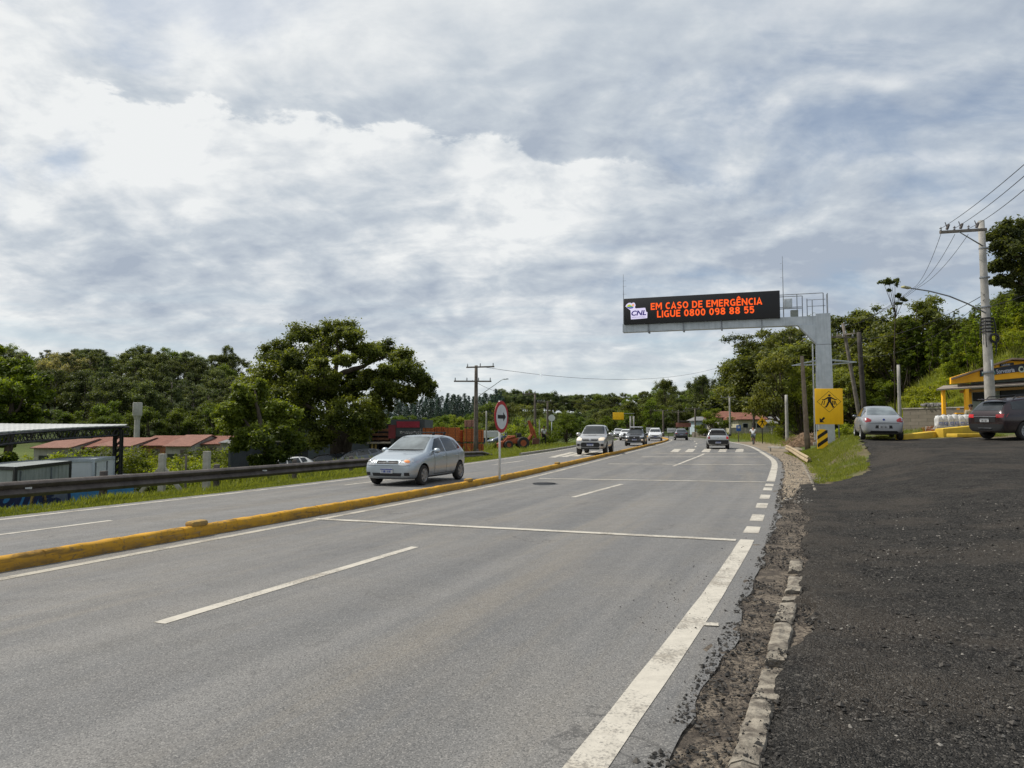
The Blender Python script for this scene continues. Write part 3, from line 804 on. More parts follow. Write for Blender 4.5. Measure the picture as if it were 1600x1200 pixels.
def make_tree_meshes(kind, seed, H=10.0):
    """returns (trunk mesh, crown mesh) of a tree about H metres tall standing at the origin"""
    r = np.random.default_rng(seed); mb = MB(); cl = []
    if kind in ('round', 'spread', 'lush'):
        W = H * {'round': .36, 'spread': .58, 'lush': .40}[kind]; z0 = H * {'round': .24, 'spread': .34, 'lush': .10}[kind]
        top = mb.tube([(0, 0, -.6), (0, 0, .2), (r.normal(0, .15), r.normal(0, .15), z0), (r.normal(0, .3), r.normal(0, .3), H * .72)], [H * .024, H * .019, H * .015, H * .006], 8)
        nl = {'round': 17, 'spread': 18, 'lush': 18}[kind]
        for i in range(nl):
            a = i * 2.4 + r.normal(0, .3); q = math.sqrt((i + .5) / nl); zz = z0 + (H - z0) * (r.uniform(.12, 1) if i > 2 else r.uniform(.75, .95)) * (1 - .35 * q)
            c = np.array([math.cos(a) * W * q * r.uniform(.7, 1.1), math.sin(a) * W * q * r.uniform(.7, 1.1), zz])
            lr = H * r.uniform(.11, .175); lt = r.uniform(.15, .75)
            limb(mb, (0, 0, z0 * r.uniform(.75, 1.05)), tuple(c - [0, 0, lr * .5]), H * .012, H * .004, r, .08, 5)
            for k in range(7):
                d = r.normal(0, 1, 3); d /= np.linalg.norm(d)
                p = c + d * lr * r.uniform(.4, 1.0) * [1, 1, .7]
                cl.append((*p, lr * r.uniform(.42, .72), lt + r.normal(0, .12)))
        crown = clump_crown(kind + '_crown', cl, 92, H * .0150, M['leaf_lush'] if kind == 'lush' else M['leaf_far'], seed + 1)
    elif kind == 'euc':
        lean = r.normal(0, .35)
        mb.tube([(0, 0, -.6), (lean * .3, 0, H * .3), (lean, r.normal(0, .2), H * .62), (lean * 1.3, r.normal(0, .3), H * .93)], [H * .021, H * .017, H * .012, H * .004], 7)
        for i in range(22):
            zz = H * (.30 + .68 * (i + .5) / 22 + r.normal(0, .015)); a = r.uniform(0, 6.28); q = H * r.uniform(.05, .19) * (1.15 - .7 * abs((zz / H) - .62))
            c = (lean + math.cos(a) * q, math.sin(a) * q, zz)
            limb(mb, (lean * .8, 0, zz - H * .09), c, H * .006, H * .002, r, .06, 5, 0, 4)
            lt = r.uniform(.15, .7)
            for k in range(4):
                d = r.normal(0, 1, 3) * H * .042
                cl.append((c[0] + d[0], c[1] + d[1], c[2] + d[2] * .7, H * r.uniform(.035, .058), lt + r.normal(0, .12)))
        crown = clump_crown('eucalypt_crown', cl, 74, H * .0145, M['leaf_far'], seed + 1, .34, .8, 1.0)
    elif kind == 'pine':
        mb.tube([(0, 0, -.6), (0, 0, H * .95)], [H * .018, H * .003], 6)
        for i in range(26):
            t = (i + .5) / 26; zz = H * (.08 + .90 * t); w = H * .25 * (1 - t) ** .7 + .12
            for k in range(4):
                a = r.uniform(0, 6.28); q = w * r.uniform(.4, 1)
                cl.append((math.cos(a) * q, math.sin(a) * q, zz - q * .25, H * .05, .25 + .5 * t * r.uniform(.4, 1)))
        crown = clump_crown('pine_crown', cl, 26, H * .02, M['leaf_pine'], seed + 1, .3, .6)
    elif kind == 'feather':
        for s in range(9):
            a = r.uniform(0, 6.28); b = H * r.uniform(.55, 1.0); q = H * r.uniform(.03, .13)
            x0, y0 = r.normal(0, H * .05, 2)
            tip = (x0 + math.cos(a) * q, y0 + math.sin(a) * q, b)
            pts = limb(mb, (x0, y0, -.3), tip, H * .007, H * .002, r, .02, 5, 0, 6)
            lt = r.uniform(.3, .85)
            for k in range(17):
                t = .22 + .78 * (k + .5) / 17; j = min(5, int(t * 6)); p = pts[j].lerp(pts[j + 1], t * 6 - j)
                rr = H * .05 * (1.15 - .75 * t)
                cl.append((p.x + r.normal(0, rr * .7), p.y + r.normal(0, rr * .7), p.z, rr * r.uniform(.7, 1.1), lt + r.normal(0, .12)))
        crown = clump_crown('feathery_crown', cl, 30, H * .021, M['leaf_lush'], seed + 1, .22, .9, 1.3, .3)
    elif kind == 'shrub':
        for s in range(6):
            a = r.uniform(0, 6.28); q = H * r.uniform(.1, .5)
            limb(mb, (0, 0, -.2), (math.cos(a) * q, math.sin(a) * q, H * r.uniform(.4, .8)), H * .02, H * .006, r, .1, 5, 0, 4)
        for i in range(34):
            a = r.uniform(0, 6.28); q = H * .62 * math.sqrt(r.random()); zz = H * (.12 + .78 * r.random() * (1 - .5 * (q / (H * .62)) ** 2))
            cl.append((math.cos(a) * q, math.sin(a) * q, zz, H * r.uniform(.12, .2), r.uniform(.15, .9)))
        crown = clump_crown('shrub_foliage', cl, 70, H * .034, M['leaf_lush'], seed + 1, .45, .8)
    return mb.mesh('trunk', M['bark_pale'] if kind in ('euc',) else M['bark'], 'full'), crown
LIB = {}
for kd, seeds in (('round', (1, 2, 3, 4)), ('spread', (5, 6)), ('lush', (7, 8)), ('euc', (9, 10, 11, 12)), ('pine', (13, 14)), ('feather', (15, 16, 17)), ('shrub', (18, 19, 20))):
    LIB[kd] = [make_tree_meshes(kd, s * 17, 1.0 * (10 if kd != 'shrub' else 2.0)) for s in seeds]
def plant(kind, x, y, h, label, group=None, col=(1, 1, 1), name=None, var=None, sx=1.0, z=None, cat='tree'):
    tr, cr = LIB[kind][(rnd.randrange(99) if var is None else var) % len(LIB[kind])]
    base = 2.0 if kind == 'shrub' else 10.0
    nm = name or {'round': 'broadleaf_tree', 'spread': 'spreading_tree', 'lush': 'leafy_tree', 'euc': 'eucalyptus_tree', 'pine': 'pine_tree', 'feather': 'bamboo_clump', 'shrub': 'shrub'}[kind]
    t = thing(nm, label, cat, (x, y, (T(x, y) if z is None else z) - .05), rnd.uniform(0, 6.28), group)
    s = h / base; t.scale = (s * sx, s * sx, s)
    a = link('stem' if kind in ('shrub', 'feather') else 'trunk', tr, t); b = link('foliage' if kind == 'shrub' else 'crown', cr, t)
    v = rnd.uniform(.82, 1.18); w = rnd.uniform(.94, 1.08)
    b.color = (col[0] * v * w, col[1] * v, col[2] * v / w, 1); return t

# --- far wooded hill on the left
GL = 'trees of the wooded hillside beyond the red roofed houses'
LL = 'dark green tree in the dense wood covering the hillside on the left'
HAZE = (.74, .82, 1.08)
ridge = lerp_tab([(-60, 545), (0, 556), (80, 560), (110, 553), (200, 549), (290, 551), (330, 556), (352, 548), (392, 562), (430, 575)])
def hillside(rows_, x0, x1, step, hr, kinds, lab, grp, col):
    for (Y, frac) in rows_:
        px = x0 + rnd.uniform(0, step)
        while px < x1:
            X = (px - 800) / FPX * Y; yy = Y + rnd.uniform(-6, 6)
            h = hr * rnd.uniform(.8, 1.15)
            plant(rnd.choice(kinds), X, yy, h, lab, grp, col)
            px += step * rnd.uniform(.7, 1.3)
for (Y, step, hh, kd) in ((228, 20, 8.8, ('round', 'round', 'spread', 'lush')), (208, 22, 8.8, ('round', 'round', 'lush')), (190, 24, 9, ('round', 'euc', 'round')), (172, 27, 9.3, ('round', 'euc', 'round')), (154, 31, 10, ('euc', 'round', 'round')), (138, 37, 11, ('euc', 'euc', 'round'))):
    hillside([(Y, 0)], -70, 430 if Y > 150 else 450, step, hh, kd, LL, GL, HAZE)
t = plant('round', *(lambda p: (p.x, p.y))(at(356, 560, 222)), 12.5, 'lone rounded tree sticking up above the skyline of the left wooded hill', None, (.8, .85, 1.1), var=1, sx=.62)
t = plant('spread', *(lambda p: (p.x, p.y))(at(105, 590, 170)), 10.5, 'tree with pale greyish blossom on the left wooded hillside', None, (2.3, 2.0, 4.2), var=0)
# --- pine plantation ridge behind the building merchant
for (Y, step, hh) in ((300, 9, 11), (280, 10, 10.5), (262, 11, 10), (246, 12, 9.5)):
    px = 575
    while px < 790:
        plant('pine', (px - 800) / FPX * Y, Y + rnd.uniform(-5, 5), hh * rnd.uniform(.85, 1.1), 'haze tinted pine tree in the plantation on the ridge behind the brick stacks', 'pine trees on the distant ridge', (.85, 1.0, 1.25)); px += step * rnd.uniform(.8, 1.2)  # blue cast puts distance haze into the needle colour
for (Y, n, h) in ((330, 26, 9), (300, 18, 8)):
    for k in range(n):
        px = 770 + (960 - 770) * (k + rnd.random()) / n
        plant('round', (px - 800) / FPX * Y, Y, h * rnd.uniform(.8, 1.2), 'haze tinted tree on the farthest ridge left of the road', 'trees on the farthest ridge', (.9, 1.05, 1.5))  # distance haze coloured into the leaves
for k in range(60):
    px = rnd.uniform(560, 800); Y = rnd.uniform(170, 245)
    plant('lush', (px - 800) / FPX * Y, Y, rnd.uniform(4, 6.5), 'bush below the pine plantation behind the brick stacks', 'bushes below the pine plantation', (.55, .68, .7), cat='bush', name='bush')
GF = 'trees lining the far left side of the highway'
LF = 'green tree in the row beyond the far left kerb of the highway'
for (px, top, Y, kd, c) in ((712, 645, 150, 'lush', (.8, .85, .8)), (755, 640, 150, 'round', (1, 1, 1)), (772, 625, 130, 'round', (.9, 1, .9)), (795, 626, 118, 'round', (1, 1, 1)), (818, 632, 122, 'spread', (1, 1, 1)), (842, 630, 140, 'euc', (1.1, 1.1, 1.2)), (862, 628, 150, 'euc', (1.1, 1.1, 1.2)), (880, 634, 165, 'euc', (.9, 1, 1.2)), (900, 640, 210, 'round', (.8, .95, 1.3)), (925, 640, 215, 'round', (.8, .95, 1.3)), (778, 655, 95, 'round', (.7, .8, .8)), (806, 650, 92, 'round', (.75, .85, .8)), (835, 655, 90, 'lush', (.6, .65, .6))):
    p = at(px, top, Y); g0 = T(p.x, Y); plant(kd, p.x, Y, (p.z - g0) * 1.03, LF, GF, c)
p = at(885, 643, 72); plant('lush', p.x, 72, p.z - T(p.x, 72), 'dense round tree at the kerb beside the man in the white shirt', None, (.62, .70, .55), var=1, sx=1.15)
p = at(862, 668, 70); plant('shrub', p.x - .4, 70, 2.6, 'low bush at the foot of the dense kerbside tree', None, (.6, .65, .55))
for k, (px, Y, h) in enumerate(((812, 64, 2.4), (826, 66, 3.0), (800, 68, 2.0))):
    plant('shrub', (px - 800) / FPX * Y, Y, h, 'pale green bush standing just behind the orange digger', 'bushes behind the orange digger', (1.0, 1.0, .8))
# --- wooded hill straight ahead
GC = 'trees of the wooded hill at the end of the road'
LC = 'dark green tree in the wood on the hill at the end of the road'
prof = lerp_tab([(880, 652), (912, 645), (935, 632), (960, 618), (1000, 602), (1040, 592), (1060, 604), (1095, 582), (1125, 590), (1150, 580), (1200, 560), (1260, 545)])
for (Y, step, drop) in ((245, 22, 0), (222, 24, 8), (200, 27, 18), (180, 30, 30), (162, 34, 40)):
    px = 905 + rnd.uniform(0, 12) + (drop * 1.0)
    while px < 1290:
        X = (px - 800) / FPX * Y; z1 = at(px, prof(px) + drop + rnd.uniform(0, 8), Y).z; g0 = T(X, Y)
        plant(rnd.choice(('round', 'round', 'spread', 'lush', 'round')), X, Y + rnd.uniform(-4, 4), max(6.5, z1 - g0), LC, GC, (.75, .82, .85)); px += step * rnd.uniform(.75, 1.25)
p = at(1040, 586, 190); plant('round', p.x, 190, p.z - T(p.x, 190), 'tall tree with a rounded tuft rising over the middle of the far wooded hill', None, (.85, .9, .85), var=2, sx=.55)
p = at(1096, 577, 180); plant('round', p.x, 180, p.z - T(p.x, 180), 'tall dark tree with rounded top rising over the far hill left of the gantry column', None, (.7, .75, .75), var=0, sx=.6)
for (Y, step) in ((150, 24), (132, 30)):     # undergrowth closing the wood off below the crowns
    px = 900
    while px < 1000:
        plant('lush', (px - 800) / FPX * Y - 2, Y, rnd.uniform(3, 5), 'dense low bush at the foot of the wood beyond the bend', 'bushes at the foot of the wood beyond the bend', (.6, .68, .6), cat='bush', name='bush'); px += step * rnd.uniform(.7, 1.2)
for (Y, x0, x1, step, hh) in ((176, 1000, 1330, 20, 6), (160, 1140, 1330, 22, 6)):
    px = x0
    while px < x1:
        plant('lush', (px - 800) / FPX * Y, Y, hh * rnd.uniform(.8, 1.2), 'dense low bush at the foot of the wood beyond the bend', 'bushes at the foot of the wood beyond the bend', (.6, .68, .6), cat='bush', name='bush'); px += step * rnd.uniform(.7, 1.2)
for (Y, step, hh) in ((118, 30, 6.5), (150, 34, 7)):
    px = -60
    while px < 470:
        plant('lush', (px - 800) / FPX * Y, Y + rnd.uniform(-4, 4), hh * rnd.uniform(.75, 1.2), 'dense dark bush at the foot of the left wooded hillside', 'bushes at the foot of the left wooded hillside', (.5, .56, .62), cat='bush', name='bush'); px += step * rnd.uniform(.7, 1.25)
for k in range(26):
    px = rnd.uniform(1246, 1420); Y = rnd.uniform(78, 100)
    plant('lush', (px - 800) / FPX * Y, Y, rnd.uniform(3, 5.5), 'dense bush under the tall eucalyptus trees behind the gantry', 'bushes under the tall eucalyptus trees', (.62, .68, .5), cat='bush', name='bush')
for k in range(16):
    px = rnd.uniform(660, 920); Y = rnd.uniform(96, 125)
    plant('lush', (px - 800) / FPX * Y, Y, rnd.uniform(2.5, 4.5), 'dense bush below the row of trees beyond the brick stacks', 'bushes below the trees beyond the brick stacks', (.75, .82, .62), cat='bush', name='bush')
p = at(1112, 645, 112); plant('lush', p.x, 112, 5.0, 'dense low tree standing in front of the red roofed houses', None, (.72, .78, .62), var=0, sx=1.25)
p = at(985, 655, 135); plant('round', p.x, 135, 6.8, 'bushy tree beside the yellow overhead panel', None, (.8, .9, .6), var=3)
p = at(1015, 640, 140); plant('lush', p.x, 140, 7.5, 'light green tree behind the dark car with the roof rack', None, (.75, .8, .6), var=1, sx=.8)
# --- tall trees behind the gantry
GT = 'tall eucalyptus trees behind the sign gantry'
LT = 'tall eucalyptus with clumpy crown on the slope behind the sign gantry'
for (px, top, Y, kd) in ((1160, 548, 158, 'round'), (1180, 530, 152, 'round'), (1182, 522, 156, 'euc'), (1200, 516, 150, 'euc'), (1210, 530, 152, 'round'), (1222, 508, 146, 'euc'), (1236, 516, 110, 'euc'), (1246, 512, 100, 'euc'), (1270, 505, 98, 'euc'), (1300, 494, 96, 'euc'), (1322, 488, 100, 'euc'), (1345, 486, 98, 'euc'), (1366, 488, 95, 'euc'), (1192, 560, 148, 'round'), (1215, 545, 148, 'round'), (1285, 520, 90, 'round')):
    p = at(px, top, Y); plant(kd, p.x, Y, p.z - T(p.x, Y), LT, GT, (.85, .88, .85), sx=1.25)
p = at(1222, 540, 74); plant('round', p.x, 74, p.z - T(p.x, 74), 'leafy tree with drooping branches left of the timber pole', None, (1.25, 1.2, .85), var=2, sx=.85)
p = at(1246, 560, 72); plant('lush', p.x + .6, 73, p.z - T(p.x, 72), 'yellowish leafy tree behind the timber pole and the gantry column', None, (.85, .8, .65), var=1, sx=.62)
# --- hillside on the right
GR = 'trees growing on the green slope behind the yellow shop'
for (px, top, Y, kd, c, lab) in (
    (1330, 560, 78, 'round', (1.3, 1.3, .8), 1), (1400, 482, 76, 'round', (1.0, 1.0, .8), 1), (1425, 466, 72, 'feather', (.5, .56, .5), 2), (1442, 462, 74, 'round', (.9, .95, .75), 1), (1460, 500, 70, 'feather', (.65, .68, .6), 2),
    (1475, 515, 72, 'round', (1.1, 1.1, .75), 1), (1490, 490, 72, 'feather', (.6, .65, .6), 2), (1503, 530, 66, 'feather', (.95, .95, .8), 2), (1520, 510, 68, 'round', (1.0, 1.0, .8), 1), (1545, 470, 66, 'feather', (.75, .8, .7), 2), (1562, 500, 60, 'feather', (.95, 1.0, .8), 2),
    (1585, 470, 62, 'feather', (.85, .9, .7), 2), (1605, 480, 58, 'feather', (.9, .95, .7), 2), (1635, 470, 60, 'feather', (.8, .85, .7), 2), (1570, 450, 78, 'round', (.8, .85, .8), 1), (1600, 440, 80, 'round', (.8, .85, .8), 1), (1536, 560, 54, 'feather', (1.0, 1.0, .8), 2), (1600, 545, 54, 'feather', (.9, .95, .75), 2), (1375, 545, 80, 'round', (1.1, 1.1, .8), 1),
    (1420, 545, 74, 'feather', (.8, .85, .7), 2), (1385, 585, 74, 'lush', (.75, .75, .6), 0), (1495, 585, 60, 'lush', (1.0, 1.0, .6), 0), (1340, 530, 80, 'euc', (1, 1, .9), 1), (1650, 520, 56, 'feather', (.9, .95, .7), 2)):
    p = at(px, top, Y); lb = ('bright leafy tree low on the green slope behind the yellow shop', 'broadleaf tree on the green slope behind the yellow shop', 'light green feathery bamboo clump on the slope behind the yellow shop')[lab]
    plant(kd, p.x, Y, max(2.5, p.z - T(p.x, Y)), lb, GR, c, sx=1.1 if kd != 'feather' else 1.45)
for k in range(70):
    px = rnd.uniform(1330, 1640) if k > 24 else rnd.uniform(1330, 1500); Y = rnd.uniform(49, 66); X = (px - 800) / FPX * Y
    plant('shrub', X, Y, rnd.uniform(.9, 2.2), 'bright green bush covering the grassy slope between poles and shop', 'bushes covering the grassy slope', (1.2, 1.1, .7), sx=1.3)
for (px, top, Y, c) in ((1500, 540, 60, 1.0), (1518, 520, 62, .9), (1530, 545, 57, 1.05), (1548, 500, 60, .9), (1566, 522, 56, 1.05), (1580, 490, 60, .85), (1594, 520, 55, 1.0), (1612, 480, 58, .9), (1628, 505, 55, 1.0), (1645, 470, 60, .85), (1660, 510, 54, 1.0), (1482, 548, 64, .85), (1556, 470, 66, .75), (1525, 492, 68, .75), (1605, 455, 66, .75), (1575, 452, 70, .7), (1508, 500, 72, .75)):
    p = at(px, top, Y); plant('feather', p.x, Y, max(4.2, p.z - T(p.x, Y)), 'light green feathery bamboo clump on the slope behind the yellow shop', GR, (c * .95, c, c * .7), sx=1.5)
# thin eucalypt with a few tufts above the treeline
def sprig_tree():
    p = at(1392, 440, 62); x, y = p.x, 62; g0 = T(x, y); H = p.z - g0
    t = thing('eucalyptus_tree', 'spindly bare tree with sparse tufts high above the slope left of the lamp arm', 'tree', (x, y, g0))
    r = np.random.default_rng(5); mb = MB(); cl = []
    mb.tube([(0, 0, -.3), (.1, 0, H * .5), (.3, 0, H * .8), (.1, 0, H * .96)], [.06, .05, .03, .012], 6)
    for (ox, oz, rr) in ((-.6, .0, .42), (-.15, .08, .36), (.35, -.05, .34), (-.2, -.75, .18), (.65, -1.15, .26), (1.0, -1.5, .30), (.5, -1.9, .22)):
        mb.tube([(.25, 0, H - 2.6 + oz * .4), (ox, 0, H + oz - .2)], [.035, .012], 5)
        for k in range(5): cl.append((ox + r.normal(0, rr * .5), r.normal(0, rr * .5), H + oz + r.normal(0, rr * .3), rr * .6, r.uniform(.1, .5)))
    link('trunk', mb.mesh('trunk', M['bark'], 'full'), t); link('crown', clump_crown('crown', cl, 34, .12, M['leaf_far'], 3), t).color = (.8, .85, .9, 1)
sprig_tree()

def lobed_tree(name, label, base, lobes, limbs, per, leaf, mat, seed, color, spread=2.2, trunk_r=.55, clump=(9, .36), bark=None):
    """a tree whose lobes were surveyed from the photo: lobes (px, py, radius in px, depth offset)"""
    Y = base[1]; r = np.random.default_rng(seed); g0 = T(base[0], Y)
    t = thing(name, label, 'tree', (base[0], Y, g0)); mb = MB(); cl = []; O = Vector((base[0], Y, g0))
    for pts in limbs:
        P = []; R_ = []
        for (px, py, dy, rr) in pts:
            q = at(px, py, Y + dy) - O; P.append(q); R_.append(rr)
        P[0].z = min(P[0].z, -.3) if pts is limbs[0] or pts[0][3] > .4 else P[0].z
        D = []; RR = []
        for i in range(len(P) - 1):
            for k in range(4):
                f = k / 4; D.append(P[i].lerp(P[i + 1], f) + Vector(r.normal(0, .06, 3)) * (1 if k else 0)); RR.append(R_[i] + (R_[i + 1] - R_[i]) * f)
        D.append(P[-1]); RR.append(R_[-1]); mb.tube(D, [q * (.8 if q < .5 else 1) for q in RR], 9)
    for (px, py, rp, dy) in lobes:
        s = Y / FPX; lr = rp * s; c = at(px, py, Y + dy) - O; lt = r.uniform(.1, .62)
        for k in range(clump[0]):
            d = r.normal(0, 1, 3); d /= np.linalg.norm(d); q = c + Vector(d * lr * r.uniform(.3, .95) * np.array([1, 1.1, .75]))
            cr = lr * clump[1] * r.uniform(.6, 1.25)
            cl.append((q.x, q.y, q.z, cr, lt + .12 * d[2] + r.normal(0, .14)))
            if k % 2 == 0: mb.tube([c + Vector((0, 0, -lr * .3)), c.lerp(q, .55) + Vector(r.normal(0, .1, 3)), q], [.05, .035, .012], 5)
    link('trunk', mb.mesh('trunk', bark or M['bark'], 'full'), t)
    b = link('crown', clump_crown('crown', cl, per, leaf, mat, seed + 3, .5, .72), t); b.color = color + (1,)
    return t
TB = at(532, 716, 55)
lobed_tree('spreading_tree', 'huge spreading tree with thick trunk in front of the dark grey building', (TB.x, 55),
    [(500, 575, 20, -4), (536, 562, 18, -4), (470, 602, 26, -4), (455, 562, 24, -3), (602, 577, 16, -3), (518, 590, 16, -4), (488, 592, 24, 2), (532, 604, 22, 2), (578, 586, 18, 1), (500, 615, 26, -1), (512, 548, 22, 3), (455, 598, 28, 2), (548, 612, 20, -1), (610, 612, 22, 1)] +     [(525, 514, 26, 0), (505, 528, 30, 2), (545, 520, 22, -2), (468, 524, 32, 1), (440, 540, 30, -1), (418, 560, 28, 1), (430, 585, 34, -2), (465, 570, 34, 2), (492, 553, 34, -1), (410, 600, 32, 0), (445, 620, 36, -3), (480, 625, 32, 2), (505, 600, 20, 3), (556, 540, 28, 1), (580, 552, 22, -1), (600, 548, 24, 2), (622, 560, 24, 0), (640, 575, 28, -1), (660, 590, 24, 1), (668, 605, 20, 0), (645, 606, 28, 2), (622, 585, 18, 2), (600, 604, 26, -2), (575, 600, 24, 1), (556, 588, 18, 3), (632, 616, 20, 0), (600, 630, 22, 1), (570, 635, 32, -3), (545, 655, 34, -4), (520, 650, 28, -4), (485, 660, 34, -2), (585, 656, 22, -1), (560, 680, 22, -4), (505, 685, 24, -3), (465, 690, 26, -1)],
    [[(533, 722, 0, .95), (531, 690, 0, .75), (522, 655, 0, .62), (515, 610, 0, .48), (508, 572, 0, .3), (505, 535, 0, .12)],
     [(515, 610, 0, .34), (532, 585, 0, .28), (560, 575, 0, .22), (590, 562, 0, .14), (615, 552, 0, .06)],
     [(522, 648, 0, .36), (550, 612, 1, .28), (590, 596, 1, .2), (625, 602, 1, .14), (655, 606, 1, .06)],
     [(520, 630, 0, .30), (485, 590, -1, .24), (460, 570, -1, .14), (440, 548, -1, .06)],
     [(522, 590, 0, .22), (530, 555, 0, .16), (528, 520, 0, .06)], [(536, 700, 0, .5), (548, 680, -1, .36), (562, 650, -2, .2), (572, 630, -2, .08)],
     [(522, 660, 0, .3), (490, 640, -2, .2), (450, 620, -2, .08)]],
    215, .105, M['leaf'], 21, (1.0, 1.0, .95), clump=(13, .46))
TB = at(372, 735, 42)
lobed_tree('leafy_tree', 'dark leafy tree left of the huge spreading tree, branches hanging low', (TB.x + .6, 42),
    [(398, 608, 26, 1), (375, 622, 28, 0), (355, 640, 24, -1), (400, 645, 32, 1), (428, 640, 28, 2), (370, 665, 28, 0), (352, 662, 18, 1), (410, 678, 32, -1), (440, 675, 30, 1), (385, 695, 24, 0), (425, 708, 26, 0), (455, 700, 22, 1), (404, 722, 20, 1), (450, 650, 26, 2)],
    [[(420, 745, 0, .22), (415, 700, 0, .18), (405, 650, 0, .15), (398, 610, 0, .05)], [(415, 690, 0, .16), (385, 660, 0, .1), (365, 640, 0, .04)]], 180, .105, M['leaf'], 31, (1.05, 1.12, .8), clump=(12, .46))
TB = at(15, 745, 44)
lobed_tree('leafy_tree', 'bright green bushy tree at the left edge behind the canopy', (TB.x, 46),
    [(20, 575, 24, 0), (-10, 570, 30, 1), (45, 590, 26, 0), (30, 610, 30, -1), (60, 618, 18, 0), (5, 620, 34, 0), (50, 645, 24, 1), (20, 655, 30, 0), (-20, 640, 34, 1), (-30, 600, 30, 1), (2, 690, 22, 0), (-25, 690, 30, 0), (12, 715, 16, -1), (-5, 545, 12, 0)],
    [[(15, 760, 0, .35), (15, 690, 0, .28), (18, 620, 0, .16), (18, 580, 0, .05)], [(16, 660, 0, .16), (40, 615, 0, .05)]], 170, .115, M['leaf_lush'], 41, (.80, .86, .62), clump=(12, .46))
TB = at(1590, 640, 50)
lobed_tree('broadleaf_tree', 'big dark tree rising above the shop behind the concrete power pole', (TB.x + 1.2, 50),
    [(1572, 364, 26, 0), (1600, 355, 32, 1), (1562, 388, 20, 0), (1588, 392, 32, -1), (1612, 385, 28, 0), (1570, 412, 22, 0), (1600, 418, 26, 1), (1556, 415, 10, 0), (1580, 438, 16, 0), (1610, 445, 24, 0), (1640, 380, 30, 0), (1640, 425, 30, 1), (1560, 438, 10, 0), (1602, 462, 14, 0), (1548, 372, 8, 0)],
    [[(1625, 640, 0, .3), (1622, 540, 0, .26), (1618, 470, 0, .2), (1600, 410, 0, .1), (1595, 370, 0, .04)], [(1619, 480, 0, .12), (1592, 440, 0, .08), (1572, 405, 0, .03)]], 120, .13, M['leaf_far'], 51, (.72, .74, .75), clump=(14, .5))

# --- shrubs and rank growth in the low yard on the left
GS = 'rank bushes of the low yard behind the guardrail'
for (px, top, Y, c) in ((38, 712, 48, 1.1), (70, 700, 50, 1.2), (92, 706, 46, 1.25), (115, 698, 52, 1.0), (140, 706, 48, 1.2), (165, 699, 50, 1.1), (198, 690, 50, .75), (215, 694, 46, .62), (232, 704, 44, .8), (205, 712, 42, .7), (250, 710, 46, 1.1), (275, 703, 46, 1.15), (296, 708, 44, 1.2), (318, 704, 48, 1.0), (340, 712, 46, .95), (20, 722, 40, 1.1), (55, 718, 42, 1.2), (262, 720, 38, 1.0), (312, 716, 42, 1.15), (240, 722, 36, .95), (350, 720, 42, .9), (310, 692, 60, .5), (338, 694, 62, .6), (120, 690, 62, .6), (160, 690, 62, .55), (225, 690, 62, .55)):
    p = at(px, top, Y); h = max(1.0, p.z - T(p.x, Y)); plant('shrub', p.x, Y, h, 'bright green overgrown bush in the low yard behind the guardrail', GS, (c, c * 1.0, c * .62), sx=1.25)

# --- grass: blades on the verges
def grass(name, n, posfn, h, seed, tint=(0, 1), mat=None):
    r = np.random.default_rng(seed); P = []; Hh = []
    while len(P) < n:
        q = posfn(r)
        if q is None: n -= 1; continue
        P.append(q[:3]); Hh.append(q[3] if len(q) > 3 else 1)
    P = np.array(P); k = len(P); Hh = np.array(Hh) * h * r.uniform(.45, 1.3, k)
    a = r.uniform(0, 6.28, k); d = np.stack([np.cos(a), np.sin(a), np.zeros(k)], 1); ln = r.normal(0, .35, (k, 3)); ln[:, 2] = 1
    w = (.010 + .05 * Hh)[:, None] * r.uniform(.5, 1.2, (k, 1)); tip = P + ln * Hh[:, None]; midp = P + ln * Hh[:, None] * .5 + np.array([0, 0, .06]) * Hh[:, None]
    V = np.empty((k, 4, 3)); V[:, 0] = P - d * w * .6; V[:, 1] = midp + d * w * .55 ; V[:, 2] = tip; V[:, 3] = midp - d * w * .5
    tt = r.uniform(tint[0], tint[1], k) * .6 + .4 * np.array([.5 + .5 * nz(p[0], p[1], .9) for p in P])
    return tag(link(name, quads_mesh(name, V.reshape(-1, 3), tt, mat or M['grass'])), kind='stuff')
def verge_l(r):
    y = 10 + 44 * r.random() ** 1.4; x = EX(y) + .05 - abs(r.normal(0, 1)) * (.42 + .4 * sstep(26, 40, y))
    if x < EX(y) - 2: return None
    o = EX(y) - x; k = .55 if o < .35 else 1.0
    return (x, y, T(x, y) - .04, k * (.7 + .6 * max(0, nz(x, y, .5) + .3)))
grass('verge_grass', 52000, verge_l, .15, 1)
def verge_l2(r):
    y = 40 + 34 * r.random(); x = EX(y) - .35 - r.random() * 6
    return (x, y, T(x, y) - .04, 1)
grass('verge_grass', 7000, verge_l2, .26, 2)
def island(r):
    y = 21 + 27 * r.random(); x = RX(y) + 1.35 + r.random() * 8.5
    if y < lot_far(x) + .15: return None
    if y > 33 and x > RX(y) + 7: return None
    if nz(x, y, .45, 7) < -.12 or nz(x, y, 1.3, 3) < -.32: return None
    return (x, y, T(x, y) - .04, .6 + .5 * r.random())
grass('roadside_grass', 170000, island, .125, 3, (0, .95))
def right_far(r):
    y = 58 + 70 * r.random() ** 1.2; x = RX(y) + 2.2 + r.random() * 22
    return (x, y, T(x, y) - .05, 1 + y * .006)
grass('meadow_grass', 26000, right_far, .34, 4)
def shop_grass(r):
    x = 19 + 12 * r.random(); y = 34.3 + 12 * r.random()
    if y < lot_far(x) + 2.2: return None
    return (x, y, T(x, y) - .05, 1)
grass('roadside_grass', 9000, shop_grass, .22, 5)
def slope_grass(r):
    y = 44 + 30 * r.random(); x = RX(y) + 7.5 + 20 * r.random()
    return (x, y, T(x, y) - .05, 1.2)
